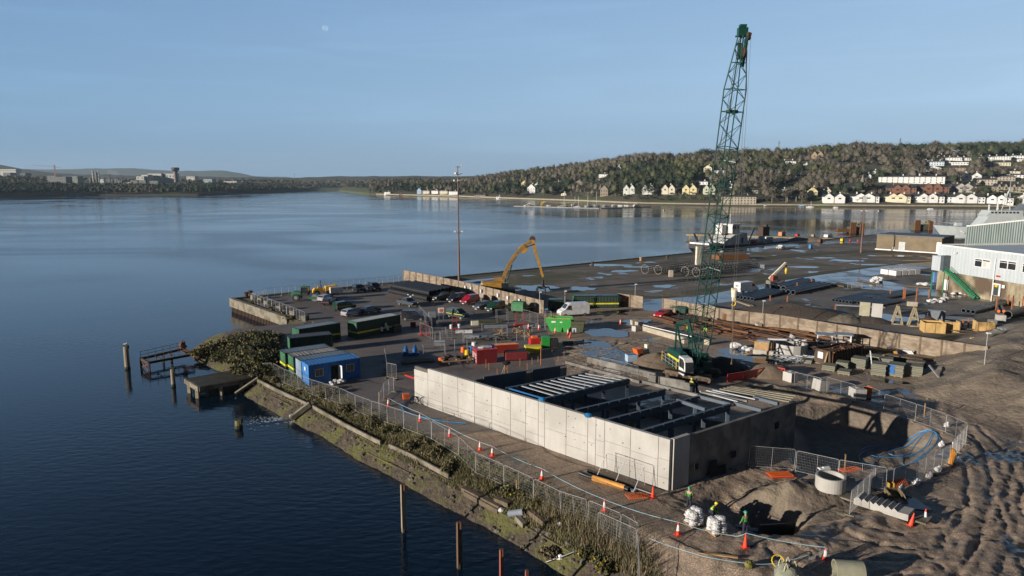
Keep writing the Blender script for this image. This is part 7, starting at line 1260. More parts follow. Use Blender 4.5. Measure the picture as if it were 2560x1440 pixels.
# ================================================================ SHED, HANGAR, BROWN BUILDING
CL = M('cladding_pale', (.46, .5, .52), (.4, .44, .46), sc=.7, rough=.45, st=(1, 1, .2)); LC = M('stained_plinth', (.4, .35, .24), (.2, .16, .1), sc=.5, rough=.9, st=(1, 1, .25), c3=(.1, .07, .045), s3=.22)
s0 = P(2340, 724); s1 = P(2556, 768); s1 = s0+(s1-s0)*1.6; sdv = (s1-s0).normalized(); inn = Vector((-sdv.y, sdv.x, 0)); inn = inn if inn.x > 0 else -inn; zt = V(2340, 612, s0.y).z; zm = V(2340, 674, s0.y).z
sh = T('workshop', 'pale clad two-storey workshop with green outside stair and stained plinth', 'building', s0)
m = MB(); m.prism([(s0.x, s0.y), (s1.x, s1.y), (s1.x+inn.x*22, s1.y+inn.y*22), (s0.x+inn.x*22, s0.y+inn.y*22)], -.2, zm); bw(m, 'plinth_wall', LC, sh)
m = MB(); a, b = s0-inn*.25-sdv*.25, s1-inn*.25; Ls = (b-a).length; cm_ = MB(); corr(cm_, (0, 0), (Ls, 0), zm-.1, zt, .03, .9); an_s = ang(a, b); cm_.v = [(a.x+x*math.cos(an_s)-y*math.sin(an_s), a.y+x*math.sin(an_s)+y*math.cos(an_s), z) for x, y, z in cm_.v]; bw(cm_, 'cladding', CL, sh)
m = MB(); m.prism([(s0.x-inn.x*.1, s0.y-inn.y*.1), (s1.x, s1.y), (s1.x+inn.x*22, s1.y+inn.y*22), (s0.x+inn.x*22, s0.y+inn.y*22)], zm+.02, zt-.35); bw(m, 'upper_wall', CL, sh)
m = MB(); m.bar(a+Vector((0, 0, zt)), b+Vector((0, 0, zt)), .35, .35); q = s0+inn*22; m.bar(Vector((a.x, a.y, zt)), Vector((q.x, q.y, zt)), .35, .35); bw(m, 'parapet_trim', WHITE, sh)
def onw(px, z, off=.0):          # point on the shed front at pixel column px
    x, y, d_ = ray(px, 700); num = s0.x*sdv.y-s0.y*sdv.x; den = x*sdv.y-y*sdv.x; t2 = num/den; return Vector((x*t2, y*t2, z))-inn*(.32+off)
def zat(px, py): p = onw(px, 0); return V(px, py, p.y).z
for (x0, x1, y0, y1, half, l) in ((2435, 2475, 646, 665, True, 'a'), (2497, 2541, 650, 670, False, 'b'), (2556, 2600, 658, 680, False, 'c')):
    a, b = onw(x0, 0, -.02), onw(x1, 0, -.02); z0, z1 = zat(x0, y1), zat(x0, y0); m = MB(); m.bar(a+Vector((0, 0, (z0+z1)/2)), b+Vector((0, 0, (z0+z1)/2)), .12, z1-z0+.2); f = bw(m, 'window_frame', WHITE, sh)
    for k in range(2):
        p, q = a.lerp(b, .04+.49*k), a.lerp(b, .47+.49*k); m = MB(); m.bar(p-inn*.06+Vector((0, 0, z0+(z1-z0)*.38)), q-inn*.06+Vector((0, 0, z0+(z1-z0)*.38)), .04, (z1-z0)*.72); bw(m, 'window_pane', GLASS if not (half and k) else M('pale_blind', (.6, .6, .55)), sh); m = MB(); m.bar(p-inn*.06+Vector((0, 0, z0+(z1-z0)*.88)), q-inn*.06+Vector((0, 0, z0+(z1-z0)*.88)), .04, (z1-z0)*.16); bw(m, 'top_light', GLASS, sh)
def wbox(x0, x1, y0, y1, mat, nm, dp=.1, off=0):
    a, b = onw(x0, 0, off), onw(x1, 0, off); z0, z1 = zat(x0, y1), zat(x0, y0); z0 = max(z0, .02); m = MB(); m.bar(a+Vector((0, 0, (z0+z1)/2)), b+Vector((0, 0, (z0+z1)/2)), dp, z1-z0); return bw(m, nm, mat, sh)
wbox(2363, 2374, 698, 724, WHITE, 'door', .15, 0); wbox(2487, 2507, 707, 737, WHITE, 'door_frame', .15, 0); wbox(2490, 2503, 711, 737, M('door_dark', (.04, .05, .05)), 'door', .2, 0); wbox(2493, 2500, 711, 717, YEL, 'yellow_sign', .24, .02); wbox(2510, 2517, 712, 720, WHITE, 'wall_sign', .12, 0); wbox(2493, 2503, 688, 692, RED, 'red_sign', .12, 0)
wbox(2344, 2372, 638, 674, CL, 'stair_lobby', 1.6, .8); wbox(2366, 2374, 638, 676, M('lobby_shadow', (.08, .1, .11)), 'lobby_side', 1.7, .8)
SG = paint('stair_green', (.015, .2, .09), .6); sa, sb = onw(2378, zat(2378, 678), .8), onw(2457, .1, .8); m = MB(); m.bar(onw(2364, sa.z, .8), sa, 1.2, .25); m.bar(sa-inn*.55, sb-inn*.55, .12, .4); m.bar(sa+inn*.55, sb+inn*.55, .12, .4); n = 18; [m.box(sa.lerp(sb, (k+.5)/n), (1.1, .3, .05), rz=an_s) for k in range(n)]; bw(m, 'stair_flight', SG, sh)
[bw(MB().tube([onw(x, 0, o_), onw(x, zat(x, 678), o_)], .13, 6), 'stair_post', SG, sh) for x, o_ in ((2346, 1.4), (2376, 1.4))]; m = MB(); h1 = Vector((0, 0, 1.1)); [m.tube([sa+o_+h1*k, sb+o_+h1*k], .04, 5) for o_ in (-inn*.55, inn*.55) for k in (1, .55)]; [m.tube([sa.lerp(sb, k/6)-inn*.55, sa.lerp(sb, k/6)-inn*.55+h1], .03, 5) for k in range(7)]; bw(m, 'stair_rail', SG, sh)
a = onw(2488, 0, .12); m = MB(); m.tube([a, a+Vector((0, 0, zt-1.5))], .1, 6); bw(m, 'downpipe', WHITE, sh); m = MB(); c = onw(2388, zat(2388, 632), .4); m.tube([c+inn*.5, c], .08, 5); m.box(c, (.5, .5, .35)); bw(m, 'floodlight', WHITE, sh)
HG = M('corrugated_green_grey', (.24, .29, .28), (.17, .21, .2), sc=.6, rough=.4, st=(1, 1, .15)); hA = V(2412, 605, 195); hA.z = 0; hB = Vector((hA.x+36, hA.y-20, 0)); z0h = V(2412, 566, 195).z; z1h = V(2560, 544, 183).z+3.2
hg = T('hangar', 'tall grey-green corrugated hangar rising behind the pale workshop', 'building', hA); an_h = ang(hA, hB); Lh = (hB-hA).length; m = MB(); k = int(Lh/.55); 
for i in range(k*2+1): x = Lh*i/(k*2); zz = z0h+(z1h-z0h)*x/Lh; m.v += [(hA.x+x*math.cos(an_h)+(.22 if i % 2 else 0)*math.sin(an_h), hA.y+x*math.sin(an_h)-(.22 if i % 2 else 0)*math.cos(an_h), q) for q in (0, zz)]
m.f = [(2*i, 2*i+2, 2*i+3, 2*i+1) for i in range(k*2)]; m.m = [0]*len(m.f); bw(m, 'gable_wall', HG, hg)
bk_ = Vector((.84, .54, 0)).normalized()*50; m = MB(); m.add([tuple(hA+Vector((0, 0, z0h))), tuple(hB+Vector((0, 0, z1h))), tuple(hB+bk_+Vector((0, 0, z1h-5))), tuple(hA+bk_+Vector((0, 0, z0h-5)))], [(0, 1, 2, 3)]); m.add([tuple(hA), tuple(hA+bk_), tuple(hA+bk_+Vector((0, 0, z0h-5))), tuple(hA+Vector((0, 0, z0h)))], [(0, 1, 2, 3)]); bw(m, 'roof', M('roof_grey', (.1, .11, .12), rough=.6), hg); m = MB(); m.bar(hA+Vector((0, 0, z0h+.1)), hB+Vector((0, 0, z1h+.1)), .5, .4); bw(m, 'verge_trim', WHITE, hg)
b0_, b1_ = P(2190, 623), P(2352, 634); zb = V(2190, 587, b0_.y).z; nb_ = Vector((-(b1_-b0_).y, (b1_-b0_).x, 0)).normalized(); nb_ = nb_ if nb_.y > 0 else -nb_
bb_ = T('flat_roofed_store', 'long low brown flat-roofed store with a pale shutter', 'building', b0_); m = MB(); m.prism([(b0_.x, b0_.y), (b1_.x, b1_.y), (b1_.x+nb_.x*14, b1_.y+nb_.y*14), (b0_.x+nb_.x*14, b0_.y+nb_.y*14)], 0, zb); bw(m, 'walls', M('brown_render', (.2, .155, .1), (.14, .11, .07), sc=.4, rough=.9), bb_); m = MB(); m.prism([(b0_.x-.4, b0_.y-.4), (b1_.x+.4, b1_.y-.4), (b1_.x+nb_.x*14, b1_.y+nb_.y*14), (b0_.x+nb_.x*14-.4, b0_.y+nb_.y*14)], zb+.003, zb+.35); bw(m, 'roof_slab', M('roof_grey'), bb_)
for f0, f1, h, mt, nm in ((.36, .46, 3.0, M('pale_shutter', (.5, .52, .52)), 'shutter'), (.93, 1.0, 3.6, WHITE, 'door'), (.27, .3, 1.0, WHITE, 'meter_box')): m = MB(); p, q = b0_.lerp(b1_, f0)-nb_*.1, b0_.lerp(b1_, f1)-nb_*.1; m.bar(p+Vector((0, 0, h/2+.3)), q+Vector((0, 0, h/2+.3)), .15, h); bw(m, nm, mt, bb_)
m = MB(); p, q = b0_-nb_*.8, b1_-nb_*.8; m.bar(p+Vector((0, 0, .15)), q+Vector((0, 0, .15)), .5, .4); bw(m, 'plinth_kerb', WHITE, bb_)
# ================================================================ DREDGER, PIER, DOLPHINS, SHIP
d0, d1 = Vector((72, 262, WZ)), Vector((122, 300, WZ)); ad = ang(d0, d1); Ld = (d1-d0).length; dr = T('dredger', 'rust-streaked white dredger moored at the far quay', 'dredger', d0, ad)
m = MB(); m.side([(0, 2.2), (3, .0), (Ld, 0), (Ld, 3.0), (Ld*.35, 2.8), (6, 3.4), (0, 3.8)], -5, 5); m.build('hull', M('hull_black', (.025, .022, .025), rough=.5), dr); m = MB(); m.box((3.5, 0, 4.2), (7, 9, .6)); m.build('bow_platform', WHITE, dr); m = MB(); m.bar((4, -3.5, 4), (1, -3.5, 8), .5); m.bar((4, 3.5, 4), (1, 3.5, 8), .5); m.bar((1, -3.5, 8), (1, 3.5, 8), .5); m.build('ladder_frame', BLACK, dr)
DWH = M('ship_white', (.62, .62, .6), (.45, .43, .4), sc=.4, rough=.6); m = MB(); m.side([(10, 3), (26, 3), (25, 7.5), (17, 7), (10, 4.5)], -4, 4); m.build('deckhouse', DWH, dr); m = MB(); m.box((19, 0, 9.2), (5, 6, 3.4)); m.box((14.5, 1, 9), (2.4, 3, 3.6)); m.build('bridge', DWH, dr); [MB().box((16.9+k*1.6, -3.03, 9.8), (1.1, .06, 1.0)).build('bridge_window', GLASS, dr) for k in range(3)]; m = MB(); m.box((19, 0, 11.05), (6, 7, .25)); m.build('bridge_roof', DWH, dr); MB().box((22, -4.05, 4.6), (1.2, .08, 2.2)).build('door', BLACK, dr)
m = MB(); m.bar((29, -2, 3), (33, -2, 9), .35); m.bar((27, 2, 3), (27, 2, 8.5), .3); m.build('derrick', M('derrick_orange', (.5, .25, .08)), dr); m = MB(); m.box((34, -2, 3.6), (3, 2, 1.6)); m.box((40, -1, 4), (2, 2, 2.4)); m.box((46, 0, 3.8), (4, 3, 1.6)); m.build('deck_gear', DWH, dr, bevel=.2); m = MB(); m.box((31, -3, 3.6), (2.2, 1.6, 1.4)); m.build('red_winch', M('winch_red', (.35, .05, .04)), dr); m = MB(); [m.bar((8+i*4.5, -4.9, 3.2), (8+i*4.5, -4.9, 4.3), .1) for i in range(11)]; m.bar((8, -4.9, 4.3), (Ld, -4.9, 4.3), .08); m.build('bulwark_rail', DWH, dr)
m = MB(); m.tube([(19, 0, 11), (19, 0, 15)], .12, 5); m.bar((18, 0, 13.5), (20, 0, 13.5), .1); m.build('mast', DWH, dr)
p0, p1 = Vector((86, 336, 0)), Vector((150, 309, 0)); pr = T('timber_pier', 'long low concrete and timber pier behind the dredger', 'pier', (p0.x, p0.y, 0)); m = MB(); m.bar((p0.x, p0.y, -.5), (p1.x, p1.y, -.5), 5, .9); bw(m, 'pier_deck', M('pier_concrete', (.3, .25, .16), (.2, .16, .1), sc=.4, rough=.9), pr)
for i in range(16): c = p0.lerp(p1, (i+.3)/16); m = MB(); m.box((c.x, c.y-2.2, -2), (.9, .9, 2.6)); bw(m, 'pier_leg', MATS['pier_concrete'], pr)
for i, (px, py, dims, l, mt) in enumerate(((1803, 577, (4, 3, 3.6), 'rusty block on the pier left of the dredger bridge', RS[0]), (1868, 584, (5, 3, 4.2), 'tall rusted fender tower on the pier right of the dredger bridge', RUSTD), (1903, 588, (3, 2, 2), 'orange and white hut on the pier', M('hut_orange', (.5, .22, .1))), (1932, 594, (2, 1.4, 1.2), 'bright red box on the pier', RED), (1961, 596, (1.4, 1.4, 1.2), 'ochre box on the pier', WOOD), (1988, 600, (4, 2, 1.4), 'white boats and gear on the pier end', WHITE), (2105, 604, (1.2, 1.2, 1.3), 'yellow and rust machine at the quay end', YEL), (2125, 604, (.6, .6, 1), 'left red mooring hook on the far quay', RED), (2145, 605, (.6, .6, 1), 'right red mooring hook on the far quay', RED), (2026, 622, (1.2, 1, 1.6), 'blue portable toilet beside the far quay road', BPIPE), (2050, 606, (2, 1.4, 1.4), 'rusty drum by the gravel heap', RS[0]))):
    z = .0; p = P(px, py); p = p if i > 5 else p0.lerp(p1, (px-1715)/300.0); t_ = T('quay_gear', l, 'gear', (p.x, p.y, z), .6); MB().box((0, 0, dims[2]/2), dims).build('housing', mt, t_, bevel=.15); m = MB(); m.box((dims[0]*.3, 0, dims[2]*1.1), (dims[0]*.25, dims[1]*.5, dims[2]*.3)); m.box((0, 0, .1), (dims[0]*1.15, dims[1]*1.15, .2)); m.build('fittings', RUSTD, t_)
def dolphin(px, py, L, lab, tail=False):
    p = P(px, py, WZ); t_ = T('rusty_dolphin', lab, 'dolphin', p, .1); m = MB(); [m.box((-L/2+k*.9, -1.6, 2.9), (.6, .6, 5.8)) for k in range(4)]; [m.box((L/2-k*.9, -1.6, 2.6), (.6, .6, 5.2)) for k in range(3)]; m.build('sheet_piles', RS[0], t_); MB().box((0, .6, 1.6), (L, 3.0, 3.2)).build('core', M('dolphin_core', (.1, .1, .06)), t_); MB().box((L*.36, 0, 4.9), (2.2, 2.2, 1.6)).build('mossy_block', M('moss_pile'), t_)
    if tail: m = MB(); m.box((-L/2-3.5, 0, 1.4), (7, 1.6, 1.8)); m.bar((-L/2-7, 0, 2.6), (-L/2-13, 0, 3.1), .4); m.bar((-L/2-7, 0, .6), (-L/2-12, 0, 3.0), .25); m.build('fallen_walkway', RS[0], t_)
dolphin(2138, 582, 7.5, 'rusty mooring dolphin with a fallen walkway, left of the two', True); dolphin(2304, 575, 10.5, 'wider rusty mooring dolphin just left of the grey ship bow')
SHG = M('naval_grey', (.46, .5, .5), (.38, .42, .42), sc=.3, rough=.5); sp = P(2334, 566, 3); sp = V(2332, 566, 345); ns = T('naval_ship', 'grey naval ship moored behind the workshop, bow pointing left', 'ship', (sp.x, sp.y, WZ), -.08); zd = sp.z-WZ; m = MB()
pts = [(0, 0), (9, 3.2), (22, 5.2), (60, 5.5), (60, -5.5), (22, -5.2), (9, -3.2)]; lo = [(5, 0), (12, 2.2), (24, 4.4), (60, 5), (60, -5), (24, -4.4), (12, -2.2)]; m.v = [(x, y, 0) for x, y in lo]+[(x, y, zd+max(0, (14-x)*.05)) for x, y in pts]; n = 7; m.f = [tuple(range(n)), tuple(range(n, 2*n))]+[(j, (j+1) % n, n+(j+1) % n, n+j) for j in range(n)]; m.m = [0]*len(m.f); m.build('hull', SHG, ns)
m = MB(); m.side([(20, zd), (60, zd), (60, zd+5.5), (24, zd+5.5), (22, zd+2.6)], -4.4, 4.4); m.build('superstructure', SHG, ns); m = MB(); m.side([(23, zd+5.5), (40, zd+5.5), (40, zd+8.2), (25, zd+8.2)], -4.0, 4.0); m.build('bridge', SHG, ns); m = MB(); m.side([(37, zd+8), (58, zd+5), (56, zd+12), (44, zd+13)], -2.5, 2.5); m.build('funnel_block', M('naval_dark', (.17, .2, .22), rough=.5), ns)
for k in range(8): MB().box((25.5+k*1.7, -4.03, zd+7.2), (1.1, .08, .8)).build('bridge_window', GLASS, ns)
m = MB(); [m.tube([(33+o_, y, zd+8), (35, 0, zd+19)], .18, 5) for o_, y in ((-2, -1.5), (-2, 1.5), (3, 0))]; [m.bar((33, -2.5, zd+z), (37, 2.5, zd+z), .25) for z in (12, 14.5, 17)]; m.tube([(35, 0, zd+18), (35, 0, zd+23)], .1, 5); m.build('lattice_mast', SHG, ns); m = MB(); [m.box((x, 0, zd+h/2+7), (.5, .5, h)) for x, h in ((26, 4), (30, 5), (42, 7), (47, 9))]; m.build('antenna', WHITE, ns); m = MB(); m.box((12, 0, zd+1.2), (3, 2.4, 1.6)); m.tube([(11, 0, zd+1.6), (5, 0, zd+1.9)], .16, 6); m.build('deck_gun', SHG, ns, bevel=.2); m = MB(); m.bar((12, -3.4, zd-2.2), (13.5, -3.5, zd-3), .5); m.build('anchor', WHITE, ns)
# ================================================================ FAR SHORES
SHX = [-400, 0, 190, 500, 765, 850, 930, 1150, 1290, 1450, 1600, 1800, 2100, 2560, 3000]; SHYp = [505, 494, 490, 489, 478, 478.2, 487, 493, 499, 505, 512, 515, 518, 521, 524]
RIX = [-400, 0, 190, 500, 765, 900, 950, 1150, 1250, 1350, 1450, 1560, 1650, 1720, 1850, 2000, 2130, 2300, 2560, 3000]; RIH = [34, 34, 26, 22, 24, 20, 20, 27, 38, 46, 56, 64, 69, 64, 68, 74, 80, 78, 78, 78]
DEP = [600, 500, 500, 500, 900, 700, 500, 600, 600, 560, 520, 480, 470, 460, 450, 450, 450, 450, 450, 450]
def pxof(X, Y): return 1280+FPX*X/(Y*CT+(CAMH)*ST)
def shoreY(px): yp = np.interp(px, SHX, SHYp); x_, y_, d_ = ray(px, yp); return (WZ-CAMH)/d_*y_
def hz(X, Y):
    X = np.asarray(X, float); Y = np.asarray(Y, float); px = pxof(X, Y); sy = shoreY(px); D = np.interp(px, RIX, DEP); Rr = np.interp(px, RIX, RIH); t_ = (Y-sy)/D
    rise = np.clip(t_, 0, 1)**.85; h = WZ+2.2*np.clip((Y-sy)/6, -1.2, 1)+(Rr-.5)*rise+fbm(X*.006, Y*.006)*14*np.clip(t_*1.5, 0, 1)*np.where(px > 1000, 1, .3); return np.where(t_ > 1, h-(t_-1)*3, h)
def farland(nm, pa, pb, n, d1, mat):
    cols = np.linspace(pa, pb, n); ds = np.concatenate([[-12, -5, 0, 6, 14], np.linspace(30, d1, 46)]); V_ = []
    for d_ in ds:
        sy = shoreY(cols); Y = sy+d_; X = (cols-1280)/FPX*(Y*CT+CAMH*ST); V_.append(np.stack([X, Y, hz(X, Y)], 1))
    v = np.concatenate(V_); m_ = len(ds); I_, J_ = np.meshgrid(np.arange(n-1), np.arange(m_-1)); a_ = (J_*n+I_).ravel(); f = np.stack([a_, a_+1, a_+n+1, a_+n], 1); return st(mesh_np(nm, v, f, mat, smooth=True))
HILL = M('hill_ground', (.085, .078, .05), (.065, .056, .038), sc=.02, rough=1, c3=(.075, .095, .038), s3=.012)
farland('hill', 905, 2900, 240, 900, HILL); farland('far_bank', -300, 945, 160, 1500, HILL)
def rayhill(px, py):
    x, y, d_ = ray(px, py); ts = np.linspace(500, 2600, 2101); X = x*ts/y; h = hz(X, ts); z = CAMH+d_*ts/y; k = np.argmax(z <= h); Yk = ts[k] if (z <= h).any() else shoreY(px)+50; Xk = x*Yk/y; return Vector((float(Xk), float(Yk), float(hz(Xk, Yk))))
# blue ridges
def ridge(nm, pts, D, mat, depth=2500):
    v = []; 
    for px, py in pts: q = V(px, py, D); v += [(q.x*.97, D*.97, WZ-1), (q.x, D, q.z), (q.x*1.3, D+depth, WZ)]
    n = len(pts); f = []
    for i in range(n-1): f += [(3*i, 3*i+3, 3*i+4, 3*i+1), (3*i+1, 3*i+4, 3*i+5, 3*i+2)]
    return st(mesh_np(nm, np.array(v), np.array(f), mat, smooth=True))
def jit(pts, n, a, seed):
    xs_ = np.linspace(pts[0][0], pts[-1][0], n); ys_ = np.interp(xs_, [p[0] for p in pts], [p[1] for p in pts]); g = np.random.default_rng(seed); ys_ = ys_+fbm(xs_*.03+seed, xs_*0, 4)*a; return list(zip(xs_, ys_))
FARM = M('far_hill_ground', (.06, .075, .045), (.05, .055, .04), sc=.002, rough=1)
ridge('distant_hills', jit([(-300, 425), (100, 424), (300, 420), (450, 428), (560, 427), (640, 440), (760, 446), (900, 447), (1100, 447), (1400, 448)], 140, 5, 3), 8500, FARM)
ridge('middle_hills', jit([(-300, 428), (-60, 408), (0, 413), (40, 420), (150, 434), (400, 441), (700, 444), (900, 441), (1000, 440), (1300, 441), (2000, 445)], 200, 5, 5), 4200, M('middle_hill_ground', (.05, .05, .03), (.035, .035, .022), sc=.006, rough=1))
# ---- woods as one mass, built tree by tree
BM_ = [M('bark_brown', (.115, .1, .075), (.085, .073, .054), sc=.05, rough=1), M('twig_grey', (.15, .134, .105), (.11, .1, .078), sc=.05, rough=1), M('crown_olive', (.1, .1, .045), (.07, .072, .032), sc=.05, rough=1), M('crown_dark', (.035, .05, .024), (.025, .036, .017), sc=.05, rough=1)]
def ico(n=8, m_=4):
    v = []; f = []
    for i in range(m_+1):
        t_ = math.pi*.62*i/m_
        for j in range(n): a = 2*math.pi*(j+.5*(i % 2))/n; v.append((math.sin(t_)*math.cos(a), math.sin(t_)*math.sin(a), math.cos(t_)))
    for i in range(m_):
        for j in range(n): f.append((i*n+j, (i+1)*n+j, (i+1)*n+(j+1) % n, i*n+(j+1) % n))
    return np.array(v), np.array(f)
IV, IF = ico()
def wood(nm, lab, XY, hs, rs, wts, seed, nl=34, ls=1.0):
    g = np.random.default_rng(seed); k = len(XY); z = hz(XY[:, 0], XY[:, 1]); cz = z+hs*.55
    V1 = (IV[None]*np.stack([rs*.5, rs*.5, hs*.3], 1)[:, None, :])*(1+g.uniform(-.35, .25, (k, len(IV), 1)))+np.stack([XY[:, 0], XY[:, 1], cz], 1)[:, None, :]
    F1 = IF[None]+(np.arange(k)*len(IV))[:, None, None]; fk = fbm(XY[:, 0]*.013+seed, XY[:, 1]*.009)*2.2+.5+g.normal(size=k)*.1; cw_ = np.cumsum(wts); kind = np.minimum(np.searchsorted(cw_, np.clip(fk, 0, .999)), 3); m1 = np.repeat(kind, len(IF))
    d = g.normal(size=(k, nl, 3)); d /= np.linalg.norm(d, axis=2)[..., None]; d[..., 2] = np.abs(d[..., 2])*1.0-.15*(g.random((k, nl))); rr_ = g.uniform(.45, 1.15, (k, nl, 1))
    c = np.stack([XY[:, 0], XY[:, 1], cz], 1)[:, None, :]+d*rr_*np.stack([rs, rs, hs*.5], 1)[:, None, :]; a = g.normal(size=c.shape); a[..., 2] *= 2.2; a /= np.linalg.norm(a, axis=2)[..., None]; b = np.cross(a, g.normal(size=c.shape)); b /= np.linalg.norm(b, axis=2)[..., None]; s = ls*g.uniform(.5, 1.2, (k, nl, 1)); a = a*s*1.25; b = b*s*.6
    V2 = np.stack([c-a-b*.4, c+a*.3-b, c+a, c-a*.2+b], 2).reshape(-1, 3); F2 = np.arange(k*nl*4).reshape(-1, 4)+k*len(IV); kk = np.repeat(kind, nl); alt = g.random(k*nl) < .25; kk = np.where(alt & (kk < 2), 1-kk, kk)
    o = mesh_np(nm, np.concatenate([V1.reshape(-1, 3), V2]), np.concatenate([F1.reshape(-1, 4), F2]), BM_, np.concatenate([m1, kk])); return st(tag(o, lab, 'wood'), 'stuff')
HOUSES = []
def H_(px, py, w, h, kind, col, lab, **k): HOUSES.append((px, py, w, h, kind, col, lab, k))
wc, cc_2, yc, bc, sc_, bl_ = (.72, .72, .69), (.62, .57, .44), (.62, .54, .3), (.2, .095, .06), (.25, .21, .16), (.3, .42, .55)
for i, (px, w, c, l) in enumerate(((1573, 30, (.6, .62, .56), 'pale green and stone twin-gabled pair, leftmost of the waterside row'), (1621, 33, wc, 'white twin-gabled pair, second of the waterside row'), (1671, 34, cc_2, 'cream and grey twin-gabled pair, third of the waterside row'), (1724, 37, yc, 'yellow twin-gabled pair, fourth of the waterside row'), (1773, 30, (.5, .54, .4), 'pale green twin-gabled pair just left of the crane boom'))): H_(px, 486, w, 24, 'pair', c, l)
